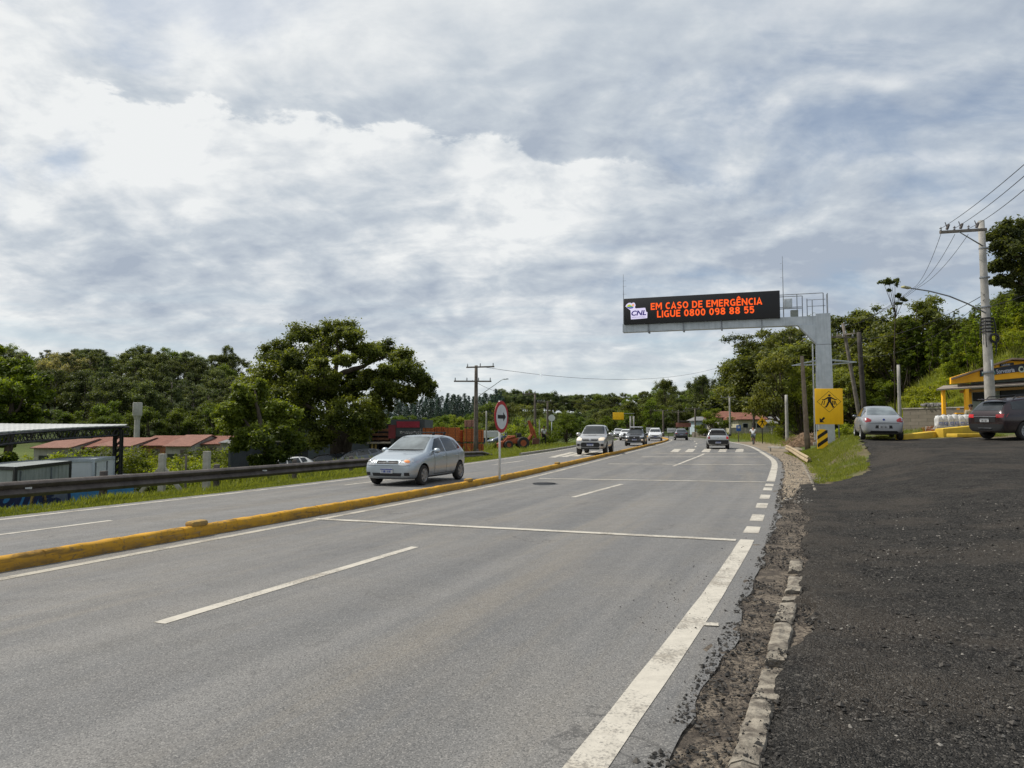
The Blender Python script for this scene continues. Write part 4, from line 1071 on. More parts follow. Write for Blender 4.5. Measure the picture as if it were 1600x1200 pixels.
grass('slope_grass', 42000, slope_grass, .62, 6, (.45, 1.25))
def yard(r):
    y = 26 + 50 * r.random(); x = EX(y) - 7 - 30 * r.random()
    return (x, y, T(x, y) - .1, 1)
grass('yard_weeds', 26000, yard, .75, 7, (.15, 1))
# ------------------------------------------------------------------ vehicles
def smooth_loft(stations, levels=2):
    """stations: (x, zbottom, zbelt, ztop, half width at belt, half width at top, half width at sill, edge drop)"""
    rings = []
    for (x, zb, zs, zt, wb, wt, ws, e) in stations:
        h = [(0, zb), (ws * .8, zb), (ws, zb + .05), (wb, zb + (zs - zb) * .42), (wb, zb + (zs - zb) * .78), (wb * .965, zs), (wt, zt - e), (wt * .86, zt - e * .25), (0, zt)]
        rings.append([Vector((x, y, z)) for y, z in h] + [Vector((x, -y, z)) for y, z in h[-2:0:-1]])
    n = len(rings[0]); vs = [p for r_ in rings for p in r_]; fs = []
    for i in range(len(rings) - 1):
        for k in range(n):
            k2 = (k + 1) % n; fs.append((i * n + k, i * n + k2, (i + 1) * n + k2, (i + 1) * n + k))
    def cap(o):
        f = [(o, o + 1, o + n - 1)]
        for k in range(1, n // 2 - 1): f.append((o + k, o + k + 1, o + n - k - 1, o + n - k))
        m_ = n // 2; f.append((o + m_ - 1, o + m_, o + m_ + 1)); return f
    fs += cap(0) + cap((len(rings) - 1) * n)
    me = bpy.data.meshes.new('loft'); me.from_pydata(vs, [], fs)
    bm = bmesh.new(); bm.from_mesh(me); bmesh.ops.recalc_face_normals(bm, faces=bm.faces); bm.to_mesh(me); bm.free()
    ob = bpy.data.objects.new('loft', me); COL.objects.link(ob)
    md = ob.modifiers.new('s', 'SUBSURF'); md.levels = levels; md.render_levels = levels
    dg = bpy.context.evaluated_depsgraph_get(); out = bpy.data.meshes.new_from_object(ob.evaluated_get(dg))
    COL.objects.unlink(ob); bpy.data.objects.remove(ob); return out
def cut(me, cutters, mats):
    """boolean difference with a list of MB cutters (dark material on the cut faces)"""
    ob = bpy.data.objects.new('cutme', me); COL.objects.link(ob); tmp = []
    me.materials.clear()
    for m in mats: me.materials.append(m)
    for c in cutters:
        cm = c.mesh('cutter', [mats[0], mats[1]] , False); cm.materials.clear(); cm.materials.append(mats[1])
        co_ = bpy.data.objects.new('cutter', cm); COL.objects.link(co_); tmp.append(co_)
        md = ob.modifiers.new('b', 'BOOLEAN'); md.operation = 'DIFFERENCE'; md.object = co_; md.solver = 'EXACT'
        try: md.material_mode = 'TRANSFER'
        except Exception: pass
    dg = bpy.context.evaluated_depsgraph_get(); out = bpy.data.meshes.new_from_object(ob.evaluated_get(dg))
    for t_ in tmp + [ob]: COL.objects.unlink(t_); bpy.data.objects.remove(t_)
    return out
def decal(bvh, plane, pts, off=.006, cell=.08, side=1, thick=0.0):
    """outline drawn in 2-D and laid on the body. plane 'F' front / 'R' rear: (y, z); 'S': (x, z) on side +1 / -1; 'T': (x, y) from above"""
    bm = bmesh.new(); vs = [bm.verts.new((p[0], p[1], 0)) for p in pts]; bm.faces.new(vs)
    for ax in (0, 1):
        lo = min(p[ax] for p in pts); hi = max(p[ax] for p in pts); n = int((hi - lo) / cell)
        for i in range(1, n + 1):
            c = lo + (hi - lo) * i / (n + 1); nrm = Vector((1, 0, 0)) if ax == 0 else Vector((0, 1, 0))
            bmesh.ops.bisect_plane(bm, geom=bm.verts[:] + bm.edges[:] + bm.faces[:], plane_co=nrm * c, plane_no=nrm)
    bmesh.ops.triangulate(bm, faces=bm.faces[:])
    for v in bm.verts:
        a, b = v.co.x, v.co.y
        if plane == 'F': o, d = Vector((6, a, b)), Vector((-1, 0, 0))
        elif plane == 'R': o, d = Vector((-6, a, b)), Vector((1, 0, 0))
        elif plane == 'S': o, d = Vector((a, 4 * side, b)), Vector((0, -side, 0))
        else: o, d = Vector((a, b, 4)), Vector((0, 0, -1))
        hit = bvh.ray_cast(o, d)
        if hit[0] is None: hit = bvh.find_nearest(o + d * (6 if plane in 'FR' else 4))
        nn = hit[1] if hit[1].dot(d) < 0 else -hit[1]
        v.co = hit[0] + (nn * .5 - d * .5).normalized() * off
    bm.verts.index_update()
    out = ([v.co.copy() for v in bm.verts], [tuple(v.index for v in f.verts) for f in bm.faces]); bm.free(); return out
def dm(bvh, name, mat, parent, items, off=.006, cell=.08):
    mb = MB()
    for (pl, pts, sd) in items: mb.add(*decal(bvh, pl, pts, off, cell, sd))
    o = mb.build(name, mat, parent, 'full', False)
    bm = bmesh.new(); bm.from_mesh(o.data); bm.normal_update(); bm.to_mesh(o.data); bm.free(); return o
def rect(a0, b0, a1, b1): return [(a0, b0), (a1, b0), (a1, b1), (a0, b1)]
def mir(pts): return [(-a, b) for a, b in pts][::-1]
def wheel(parent, x, y, R, w, rimmat, spokes=5, style='spoke'):
    s = 1 if y > 0 else -1
    prof = [(R * .62, -w * .5), (R * .90, -w * .5), (R * .975, -w * .40), (R, -w * .2), (R, w * .2), (R * .975, w * .40), (R * .90, w * .5), (R * .62, w * .5), (R * .60, 0)]
    t = MB().lathe(prof, 'Y', 28, (0, 0, 0), True).build('wheel', M['rubber'], parent, True); t.location = (x, y, R)
    r = MB(); Rr = R * .66
    r.lathe([(0.001, s * w * .30), (Rr * .9, s * w * .22), (Rr * .92, s * w * .40), (Rr, s * w * .46), (Rr * 1.0, s * w * .52), (Rr * .94, s * w * .50), (Rr * .90, s * w * .40), (Rr*.3, s * w * .30)], 'Y', 28, (0, 0, 0))
    r.lathe([(.001, s * w * .3), (Rr * .24, s * w * .3), (Rr * .22, s * w * .47), (.001, s * w * .48)], 'Y', 14)
    for k in range(spokes):
        a = 2 * PI * k / spokes + .3; c, q = math.cos(a), math.sin(a)
        Mx = Matrix(((c, 0, -q), (0, 1, 0), (q, 0, c)))
        L = Rr * .80; cc = Mx @ Vector((Rr * .52, s * w * .42, 0)); r.box(cc, (L, w * .10, Rr * (.17 if style == 'spoke' else .36)), M=Mx)
    ri = r.build('rim', rimmat, t, True)
    r2 = MB().lathe([(.001, s * w * .20), (Rr * .9, s * w * .20), (Rr * .9, s * w * .24), (.001, s * w * .24)], 'Y', 20).build('brake_disc', M['black'], t, True)
    return t
def vehicle(name, label, spec, group=None):
    """builds a vehicle with its front along +X, standing at z = 0"""
    root = thing(name, label, spec.get('cat', 'car'), (0, 0, 0), 0, group)
    body = smooth_loft(spec['st'], spec.get('lv', 2)); paint_ = spec['paint']
    bvh_bm = bmesh.new(); bvh_bm.from_mesh(body); bvh = BVHTree.FromBMesh(bvh_bm); bvh_bm.free()
    R, tw = spec['R'], spec['tw']; cuts = []
    ra = spec.get('arch', R * 1.13)
    for ax in spec['axles']:
        for s in (1, -1):
            cuts.append(MB().lathe([(ra, -.17), (ra, .30)], 'Y', 30, (ax, s * (spec['ty'] + .02) , R * 1.02)))
    for c in spec.get('cuts', []): cuts.append(c)
    body = cut(body, cuts, [paint_, M['black']])
    b = link('body', body, root); body.polygons.foreach_set('use_smooth', [True] * len(body.polygons)); body.set_sharp_from_angle(angle=rad(40))
    for ax in spec['axles']:
        for s in (1, -1): wheel(root, ax, s * spec['ty'], R, tw, spec.get('rim', M['alloy']), spec.get('spokes', 5), spec.get('rimstyle', 'spoke'))
    for (nm, mat, items) in spec['decals']:
        items = [(it + (1,))[:3] for it in items]
        for grp_ in ([[i_] for i_ in items] if nm in ('side_window', 'quarter_window', 'headlight', 'tail_light', 'fog_lamp', 'side_moulding', 'sill_cladding', 'sill_step', 'side_cladding') else [items]): dm(bvh, nm, mat, root, grp_, spec.get('off', .006), .07)
    for fn in spec.get('extra', []): fn(root, bvh)
    return root
def place(root, x, y, head, z=None):
    """head: direction of travel, degrees clockwise from +Y"""
    a = rad(90 - head); f = Vector((math.cos(a), math.sin(a), 0)); l = Vector((-f.y, f.x, 0))
    def gz(px, py): 
        E, R_ = EX(py), RX(py)
        return 0.0 if E < px < R_ + .6 else T(px, py) + .02
    P = [gz(x + f.x * i + l.x * j, y + f.y * i + l.y * j) for i, j in ((1.3, .7), (1.3, -.7), (-1.3, .7), (-1.3, -.7))]
    zz = sum(P) / 4 if z is None else z
    pit = 0 if z is not None else ((P[0] + P[1]) - (P[2] + P[3])) / 2 / 2.6; rol = 0 if z is not None else ((P[0] + P[2]) - (P[1] + P[3])) / 2 / 1.4
    fx = (f + Vector((0, 0, pit))).normalized(); ly = (l + Vector((0, 0, rol))).normalized(); up = fx.cross(ly).normalized(); ly = up.cross(fx)
    m = Matrix((fx, ly, up)).transposed().to_4x4(); m.translation = Vector((x, y, zz)); root.matrix_world = m; root.location = m.translation; root.rotation_euler = m.to_euler()
    return root
def side_pair(pts): return [('S', pts, 1), ('S', pts, -1)]
def plate_part(x, z, rear=False, blue=True):
    def fn(root, bvh):
        d = -1 if rear else 1
        hit = bvh.ray_cast(Vector((6 * d, 0, z)), Vector((-d, 0, 0)))[0]; xx = hit.x + d * .02
        p = MB().bevbox((xx, 0, z), (.015, .40, .13), .005).build('number_plate', M['plate'], root)
        bb = MB().box((xx + d * .009, 0, z + .048), (.004, .39, .028))
        bb.build('plate_band', M['plate_blue'] if blue else M['galv_dark'], p)
        g_ = MB()
        for k in range(7):
            g_.box((xx + d * .009, -.145 + .048 * k, z - .014), (.004, .012 + .012 * (k % 3), .062))
        g_.build('plate_characters', M['plate_blue'] if blue else M['sign_black'], p)
    return fn
def mirror_part(x, y, z, mat, s=1.0):
    def fn(root, bvh):
        for sd in (1, -1):
            m_ = MB().ball((x, sd * (y + .09 * s), z), (.075 * s, .115 * s, .078 * s), 12, 8)
            m_.build('wing_mirror', mat, root, 'full')
            MB().tube([(x, sd * (y - .06), z - .03), (x, sd * (y + .05), z - .01)], .025, 6).build('mirror_arm', M['black'], root)
    return fn
def bars(name, mat, items, bev=.01):
    def fn(root, bvh):
        for (c, d) in items: MB().bevbox(c, d, bev).build(name, mat, root, True)
    return fn
def seams(xs, z0, z1, w=.012):
    it = []
    for x in xs: it += side_pair(rect(x - w / 2, z0, x + w / 2, z1))
    return it
def handles(xs, z, l=.16):
    def fn(root, bvh):
        for x in xs:
            for s in (1, -1):
                h = bvh.ray_cast(Vector((x, 4 * s, z)), Vector((0, -s, 0)))[0]
                MB().bevbox((x, h.y + s * .018, z), (l, .03, .032), .012).build('door_handle', paint_of(root), root, True)
    return fn
def paint_of(root):
    for c in root.children:
        if c.name.startswith('body'): return c.data.materials[0]
def emblem(front, z, mat, r=.045):
    def fn(root, bvh):
        d = 1 if front else -1
        h = bvh.ray_cast(Vector((6 * d, 0, z)), Vector((-d, 0, 0)))[0]
        MB().lathe([(.001, d * .0), (r, d * .0), (r * .9, d * .012), (.001, d * .014)], 'X', 16, (h.x + d * .004, 0, z)).build('badge', mat, root, True)
    return fn
SILVER = carpaint('silver_blue_paint', (.40, .455, .50)); SILVER2 = carpaint('silver_paint', (.44, .455, .47)); BLACKP = carpaint('dark_grey_paint', (.055, .06, .068), .5)
BLACK2 = carpaint('black_paint', (.014, .012, .016), .2, .22); GREYP = carpaint('grey_paint', (.10, .11, .13), .5); WHITEP = carpaint('white_paint', (.62, .63, .64), 0.0, .35)
PALEP = carpaint('pale_silver_paint', (.46, .47, .48), .4)

# --- silver hatchback coming the other way
def make_hatch():
    st = [(1.90, .30, .52, .60, .58, .50, .52, .03), (1.86, .22, .60, .70, .70, .60, .66, .03), (1.70, .18, .68, .79, .78, .66, .74, .03), (1.42, .17, .745, .86, .815, .68, .77, .03), (1.10, .17, .80, .92, .822, .70, .78, .03),
          (.86, .17, .835, .965, .822, .71, .78, .03), (.78, .17, .845, 1.00, .822, .705, .78, .035), (.40, .17, .875, 1.255, .825, .62, .78, .05), (.12, .17, .89, 1.40, .825, .575, .78, .06), (-.05, .17, .90, 1.428, .825, .565, .78, .06), (-.55, .17, .915, 1.44, .822, .56, .78, .06),
          (-1.05, .18, .93, 1.415, .815, .55, .77, .06), (-1.42, .20, .94, 1.36, .80, .54, .75, .06), (-1.60, .22, .94, 1.25, .785, .54, .73, .05), (-1.78, .26, .93, 1.04, .75, .58, .70, .04), (-1.86, .30, .88, .95, .70, .56, .64, .03), (-1.89, .36, .78, .84, .60, .5, .54, .03)]
    wscr = [(-.60, .985), (.60, .985), (.50, 1.33), (.42, 1.372), (-.42, 1.372), (-.50, 1.33)]
    fr_win = [(.42, .925), (.50, 1.015), (.12, 1.305), (-.22, 1.345), (-.24, .925)]
    re_win = [(-.32, .925), (-.30, 1.345), (-.80, 1.335), (-1.02, 1.29), (-1.12, .96)]
    qt_win = [(-1.18, .985), (-1.08, 1.28), (-1.24, 1.24), (-1.42, 1.04), (-1.42, 1.0)]
    hl = [(.37, .60), (.40, .735), (.56, .785), (.70, .775), (.73, .68), (.66, .60), (.5, .58)]
    spec = dict(st=st, paint=SILVER, R=.29, tw=.185, ty=.73, axles=(1.19, -1.30), rim=M['hubcap'], spokes=6, rimstyle='wide', arch=.34, decals=[
        ('windscreen', M['screen'], [('F', wscr)]),
        ('side_window', M['glass'], side_pair(fr_win)), ('side_window', M['glass'], side_pair(re_win)), ('quarter_window', M['glass'], side_pair(qt_win)),
        ('rear_window', M['glass'], [('R', [(-.5, 1.03), (.5, 1.03), (.42, 1.30), (-.42, 1.30)])]),
        ('headlight', M['lamp_clear'], [('F', hl)]), ('headlight', M['lamp_clear'], [('F', mir(hl))]),
        ('grille', M['black'], [('F', [(-.34, .625), (.34, .625), (.36, .70), (-.36, .70)])]),
        ('bumper_grille', M['black'], [('F', [(-.44, .285), (.44, .285), (.47, .375), (-.47, .375)])]),
        ('fog_lamp', M['black'], [('F', rect(.54, .30, .68, .39))]), ('fog_lamp', M['black'], [('F', rect(-.68, .30, -.54, .39))]),
        ('panel_gap', M['black'], seams((.52, -.28, -1.16), .30, .90) + side_pair([(-1.16, .29), (.52, .29), (.52, .302), (-1.16, .302)])),
        ('bumper_gap', M['black'], [('F', [(-.70, .575), (.70, .575), (.70, .584), (-.70, .584)])]),
        ('side_moulding', M['black'], side_pair(rect(-1.25, .20, .85, .245))),
        ('tail_light', M['lamp_red'], [('R', rect(.50, .70, .66, .98)), ('R', rect(-.66, .70, -.50, .98))]),
    ], extra=[plate_part(0, .43), mirror_part(.50, .78, .97, SILVER), handles((-.12, -1.02), .80), emblem(True, .66, M['chrome'], .05),
        bars('grille_bar', M['chrome'], [((1.845, 0, .71), (.02, .66, .022)), ((1.875, 0, .655), (.02, .56, .016))]),
        bars('bumper_slat', SILVER, [((1.885, 0, .33), (.02, .84, .015))]),
        bars('wiper', M['black'], [((.83, .28, 1.0), (.03, .62, .018)), ((.83, -.32, 1.0), (.03, .56, .018))], .004)])
    v = vehicle('hatchback_car', 'silver five door hatchback with roof bars driving beside the yellow median kerb', spec)
    for x in (.02, -.72):
        mb = MB()
        mb.bevbox((x, 0, 1.495), (.07, 1.16, .03), .01)
        for s in (1, -1): mb.bevbox((x, s * .52, 1.455), (.09, .06, .08), .01)
        mb.build('roof_bar', M['black'], v, True)
    for s in (1, -1):
        am = MB().ball((1.775, s * .57, .685), (.07, .10, .06), 12, 8).build('headlamp_bulb', M['lamp_amber'] if s > 0 else M['lamp_clear'], [c for c in v.children if c.name.startswith('headlight')][0], True)
    MB().tube([(-.0, 0, 1.43), (-.16, 0, 1.62)], .006, 5).build('aerial', M['black'], v)
    return v
place(make_hatch(), -2.86, 22.60, 180 + 20.5)

# --- silver pickup coming the other way
def pickup_spec(paint_, lower):
    return [(2.62, .42, .80, .92, .74, .60, .68, .03), (2.55, .36, .92, 1.03, .84, .68, .78, .03), (2.30, .35, 1.0, 1.12, .90, .74, .86, .03), (1.75, .35, 1.06, 1.18, .905, .76, .86, .03), (1.30, .35, 1.09, 1.21, .905, .76, .86, .03), (1.18, .35, 1.10, 1.25, .905, .75, .86, .04),
            (.75, .35, 1.12, 1.55, .905, .67, .86, .06), (.45, .35, 1.13, 1.77, .905, .63, .86, .07), (.25, .35, 1.13, 1.815, .905, .62, .86, .07), (-.30, .35, 1.14, 1.83, .905, .615, .86, .07), (-.85, .35, 1.15, 1.80, .905, .62, .86, .07), (-1.02, .35, 1.15, 1.62, .905, .66, .86, .06), (-1.10, .36, 1.15, 1.20, .905, .82, .86, .03),
            (-1.35, .38, 1.12, 1.16, .905, .84, .86, .03), (-2.30, .42, 1.12, 1.16, .90, .84, .85, .03), (-2.52, .46, 1.10, 1.14, .88, .82, .82, .03), (-2.58, .52, 1.0, 1.06, .78, .70, .70, .03)]
def make_pickup():
    hl = [(.52, .86), (.50, .99), (.60, 1.05), (.80, 1.07), (.85, 1.0), (.80, .88)]
    P = carpaint('silver_beige_paint', (.42, .42, .42), .5)
    fw = [(.58, 1.16), (.62, 1.28), (.36, 1.66), (-.02, 1.70), (-.02, 1.17)]; rw = [(-.10, 1.17), (-.10, 1.70), (-.70, 1.68), (-.86, 1.20)]
    spec = dict(st=pickup_spec(P, None), paint=P, R=.385, tw=.26, ty=.79, axles=(1.62, -1.48), spokes=6, arch=.45, cat='pickup truck', decals=[
        ('windscreen', M['glass'], [('F', [(-.68, 1.26), (.68, 1.26), (.60, 1.68), (.52, 1.74), (-.52, 1.74), (-.60, 1.68)])]),
        ('side_window', M['glass'], side_pair(fw)), ('side_window', M['glass'], side_pair(rw)), ('rear_window', M['glass'], [('R', [(-.6, 1.27), (.6, 1.27), (.55, 1.68), (-.55, 1.68)])]),
        ('headlight', M['lamp_on'], [('F', hl)]), ('headlight', M['lamp_on'], [('F', mir(hl))]),
        ('grille', M['black'], [('F', [(-.44, .84), (.44, .84), (.48, .98), (-.48, .98)])]),
        ('bumper_intake', M['black'], [('F', [(-.52, .48), (.52, .48), (.60, .62), (.50, .76), (-.50, .76), (-.60, .62)])]),
        ('fog_lamp', M['black'], [('F', rect(.62, .54, .80, .68))]), ('fog_lamp', M['black'], [('F', rect(-.80, .54, -.62, .68))]),
        ('bonnet_scoop', M['black'], [('T', rect(1.62, -.24, 1.72, .24))]),
        ('panel_gap', M['black'], seams((.72, -.06, -.98, -1.12), .46, 1.10)), ('sill_step', M['black'], side_pair(rect(-.95, .36, 1.05, .43))),
        ('tail_light', M['lamp_red'], [('R', rect(.66, .72, .80, 1.02)), ('R', rect(-.80, .72, -.66, 1.02))]),
    ], extra=[plate_part(0, .62), mirror_part(.62, .88, 1.24, P, 1.35), handles((.08, -.78), 1.03, .2), bars('grille_bar', M['chrome'], [((2.605, 0, .945), (.03, .92, .02)), ((2.62, 0, .905), (.03, .88, .02))]),
        bars('bumper_trim', M['black'], [((2.58, 0, .40), (.1, 1.1, .12))]), emblem(True, .92, M['chrome'], .07)])
    v = vehicle('pickup_truck', 'silver double cab pickup with lit headlamps beside the yellow median kerb', spec)
    b = MB()
    b.box((-1.85, 0, 1.165), (1.25, 1.5, .012)); b.build('load_bed', M['black'], v)
    return v
place(make_pickup(), 5.28, 46.5, 180 + 14)

# --- generic suv / hatch shell
def suv_st(L, W, Hh, hood=.98, nose=.80):
    f = L / 2; w = W / 2
    return [(f, .40, nose * .82, nose * .92, w * .78, w * .66, w * .70, .03), (f - .06, .30, nose, nose + .10, w * .92, w * .78, w * .84, .03), (f - .35, .26, hood - .1, hood + .0, w * .99, w * .82, w * .94, .03), (f - .95, .25, hood - .02, hood + .10, w, w * .84, w * .95, .03), (f - 1.12, .25, hood, hood + .15, w, w * .83, w * .95, .04),
            (f - 1.50, .25, hood + .03, hood + .42, w, w * .74, w * .95, .06), (f - 1.80, .25, hood + .04, Hh - .06, w, w * .69, w * .95, .06), (f - 2.1, .25, hood + .05, Hh - .01, w, w * .68, w * .95, .06), (f - 2.8, .25, hood + .06, Hh, w, w * .67, w * .95, .06), (-f + .75, .26, hood + .07, Hh - .04, w * .99, w * .66, w * .94, .06),
            (-f + .40, .28, hood + .08, Hh - .16, w * .97, w * .66, w * .92, .06), (-f + .14, .32, hood + .06, hood + .20, w * .94, w * .72, w * .88, .04), (-f + .03, .36, hood - .04, hood + .06, w * .88, w * .74, w * .82, .03), (-f, .42, hood - .16, hood - .06, w * .76, w * .66, w * .7, .03)]
def suv_decals(L, W, Hh, hood, nose, lit=None, rearlamp=None, lower=True):
    f = L / 2; w = W / 2; top = Hh - .13
    a = [('windscreen', M['glass'], [('F', [(-w * .74, hood + .18), (w * .74, hood + .18), (w * .62, top), (-w * .62, top)])]),
         ('side_window', M['glass'], side_pair([(f - 1.36, hood + .08), (f - 1.28, hood + .18), (f - 1.78, top - .03), (f - 2.18, top), (f - 2.18, hood + .09)])),
         ('side_window', M['glass'], side_pair([(f - 2.26, hood + .09), (f - 2.26, top), (f - 2.95, top), (f - 3.10, hood + .11)])),
         ('quarter_window', M['glass'], side_pair([(f - 3.18, hood + .13), (f - 3.04, top), (-f + .62, top - .04), (-f + .48, hood + .18)])),
         ('rear_window', M['glass'], [('R', [(-w * .70, hood + .16), (w * .70, hood + .16), (w * .60, Hh - .12), (-w * .60, Hh - .12)])]),
         ('panel_gap', M['black'], seams((f - 1.30, f - 2.22, f - 3.14), .34, hood + .02))]
    if lower: a.append(('sill_cladding', M['black'], side_pair(rect(-f + .95, .25, f - .95, .36))))
    return a
def make_dark_suv():
    L, W, Hh, hood, nose = 4.3, 1.78, 1.58, .98, .82
    hl = [(.46, .80), (.48, .90), (.80, .93), (.84, .85), (.70, .79)]
    spec = dict(st=suv_st(L, W, Hh, hood, nose), paint=BLACKP, R=.345, tw=.22, ty=.775, axles=(1.32, -1.30), arch=.40, decals=suv_decals(L, W, Hh, hood, nose) + [
        ('headlight', M['lamp_clear'], [('F', hl)]), ('headlight', M['lamp_clear'], [('F', mir(hl))]),
        ('grille', M['black'], [('F', [(-.42, .66), (.42, .66), (.46, .84), (-.46, .84)])]), ('bumper_intake', M['black'], [('F', rect(-.6, .36, .6, .50))]),
        ('fog_lamp', M['lamp_on'], [('F', rect(.60, .52, .76, .60))]), ('fog_lamp', M['lamp_on'], [('F', rect(-.76, .52, -.60, .60))]),
        ('tail_light', M['lamp_red'], [('R', rect(.55, .8, .8, .98)), ('R', rect(-.8, .8, -.55, .98))])],
        extra=[plate_part(0, .57), mirror_part(.80, .88, 1.06, BLACKP, 1.15), bars('bumper_trim', M['galv'], [((2.10, 0, .345), (.05, 1.2, .05))]), emblem(True, .76, M['chrome'], .06)])
    v = vehicle('suv_car', 'dark grey crossover with pale load on its roof rack coming round the bend', spec)
    MB().bevbox((-.35, 0, Hh + .10), (1.5, 1.1, .11), .03).build('roof_load', M['white_paint'], v, True)
    for s in (1, -1): MB().tube([(.35, s * .56, Hh - .04), (.3, s * .56, Hh + .03), (-1.1, s * .56, Hh + .03), (-1.15, s * .56, Hh - .05)], .018, 6).build('roof_rail', M['black'], v)
    return v
place(make_dark_suv(), 11.36, 67.5, 180 + 14)
def make_front_car(name, label, paint_, L, W, Hh, x, y, head, group=None):
    hood, nose = .92, .74; hl = [(.42, .70), (.46, .80), (.74, .84), (.78, .74)]
    spec = dict(st=suv_st(L, W, Hh, hood, nose), paint=paint_, R=.31, tw=.2, ty=.74, axles=(L * .3, -L * .31), arch=.36, decals=suv_decals(L, W, Hh, hood, nose, lower=False) + [
        ('headlight', M['lamp_clear'], [('F', hl)]), ('headlight', M['lamp_clear'], [('F', mir(hl))]), ('grille', M['black'], [('F', [(-.38, .56), (.38, .56), (.42, .70), (-.42, .70)])]),
        ('bumper_intake', M['black'], [('F', rect(-.62, .32, .62, .46))]), ('tail_light', M['lamp_red'], [('R', rect(.5, .72, .74, .9)), ('R', rect(-.74, .72, -.5, .9))])], extra=[plate_part(0, .50), mirror_part(L / 2 - 1.4, W / 2 - .02, .99, paint_)])
    v = vehicle(name, label, spec, group); place(v, x, y, head); return v
make_front_car('sedan_car', 'white car between the silver pickup and the dark crossover', WHITEP, 4.3, 1.74, 1.46, 14.75, 95, 180 + 11)
make_front_car('hatchback_car', 'pale silver car farthest away behind the silver pickup', PALEP, 4.0, 1.72, 1.50, 15.6, 108, 180 + 6)
make_front_car('hatchback_car', 'white car half hidden behind the right side of the dark crossover', WHITEP, 4.1, 1.74, 1.58, 17.95, 92.5, 180 + 11)

# --- grey hatch driving away, far
def make_far_hatch():
    L, W, Hh, hood, nose = 4.1, 1.74, 1.52, .96, .76
    spec = dict(st=suv_st(L, W, Hh, hood, nose), paint=GREYP, R=.32, tw=.2, ty=.75, axles=(1.25, -1.25), arch=.37, decals=suv_decals(L, W, Hh, hood, nose) + [
        ('tail_light', M['lamp_red'], [('R', rect(.5, .84, .78, .97))]), ('tail_light', M['lamp_red'], [('R', rect(-.78, .84, -.5, .97))]),
        ('bumper_trim', M['black'], [('R', rect(-.72, .38, .72, .60))]), ('roof_band', M['lamp_clear'], [('R', rect(-.52, Hh - .09, .52, Hh - .05))])], extra=[plate_part(0, .74, True), mirror_part(.6, .86, 1.04, GREYP)])
    return vehicle('hatchback_car', 'small grey hatchback driving away in the left lane far ahead', spec)
place(make_far_hatch(), 22.25, 97.3, 10)

# --- small silver pickup driving away
def make_small_pickup():
    w = .83
    st = [(2.2, .35, .62, .70, .6, .5, .55, .03), (2.14, .25, .74, .84, .74, .62, .7, .03), (1.8, .22, .84, .94, .81, .68, .78, .03), (1.15, .22, .92, 1.03, w, .70, .79, .03), (1.02, .22, .93, 1.08, w, .69, .79, .04), (.6, .22, .95, 1.40, w, .60, .79, .06), (.35, .22, .96, 1.53, w, .57, .79, .06), (.1, .22, .97, 1.565, w, .56, .79, .06), (-.35, .22, .98, 1.55, w, .565, .79, .06),
          (-.48, .22, .98, 1.42, w, .60, .79, .06), (-.58, .22, 1.0, 1.07, w, .74, .79, .03), (-.8, .24, 1.02, 1.06, w, .77, .79, .03), (-1.9, .28, 1.02, 1.06, w, .77, .78, .03), (-2.12, .30, 1.01, 1.05, .82, .76, .77, .03), (-2.2, .34, .97, 1.0, .79, .72, .72, .03), (-2.22, .40, .86, .90, .70, .62, .62, .03)]
    tl = [(.60, .78), (.60, .98), (.78, .98), (.79, .78)]
    spec = dict(st=st, paint=SILVER2, R=.31, tw=.19, ty=.74, axles=(1.35, -1.38), arch=.36, cat='pickup truck', decals=[
        ('windscreen', M['glass'], [('F', [(-.6, 1.1), (.6, 1.1), (.5, 1.47), (-.5, 1.47)])]), ('side_window', M['glass'], side_pair([(.52, 1.01), (.58, 1.12), (.28, 1.44), (-.3, 1.46), (-.36, 1.02)])),
        ('rear_window', M['black'], [('R', [(-.66, 1.075), (.66, 1.075), (.56, 1.49), (-.56, 1.49)])]),
        ('tail_light', M['lamp_redlit'], [('R', mir(tl))]), ('tail_light', M['lamp_red'], [('R', tl)]),
        ('rear_bumper', M['black'], [('R', [(-.80, .34), (.80, .34), (.82, .70), (-.82, .70)])]), ('side_cladding', M['black'], side_pair(rect(-2.05, .24, 1.9, .46))), ('panel_gap', M['black'], seams((.5, -.5), .48, .95)),
        ('tailgate_gap', M['black'], [('R', rect(-.60, .715, .60, .727)), ('R', rect(.592, .72, .600, .99)), ('R', rect(-.600, .72, -.592, .99))])],
        extra=[plate_part(0, .50, True), mirror_part(.62, .84, 1.05, M['black'], 1.2), emblem(False, .875, M['chrome'], .06)])
    v = vehicle('pickup_truck', 'small silver pickup with black rear bumper driving away over the crosswalk', spec)
    MB().box((-1.35, 0, 1.068), (1.3, 1.42, .012)).build('load_cover', M['black'], v)
    for s in (1, -1): MB().tube([(-.45, s * .5, 1.5), (-.7, s * .62, 1.42), (-1.1, s * .74, 1.10)], .022, 6).build('roll_bar', M['black'], v)
    MB().tube([(-.5, -.56, 1.56), (-.5, .56, 1.56)], .02, 6).build('ladder_rack', M['black'], v)
    return v
place(make_small_pickup(), 16.25, 58.4, 14)

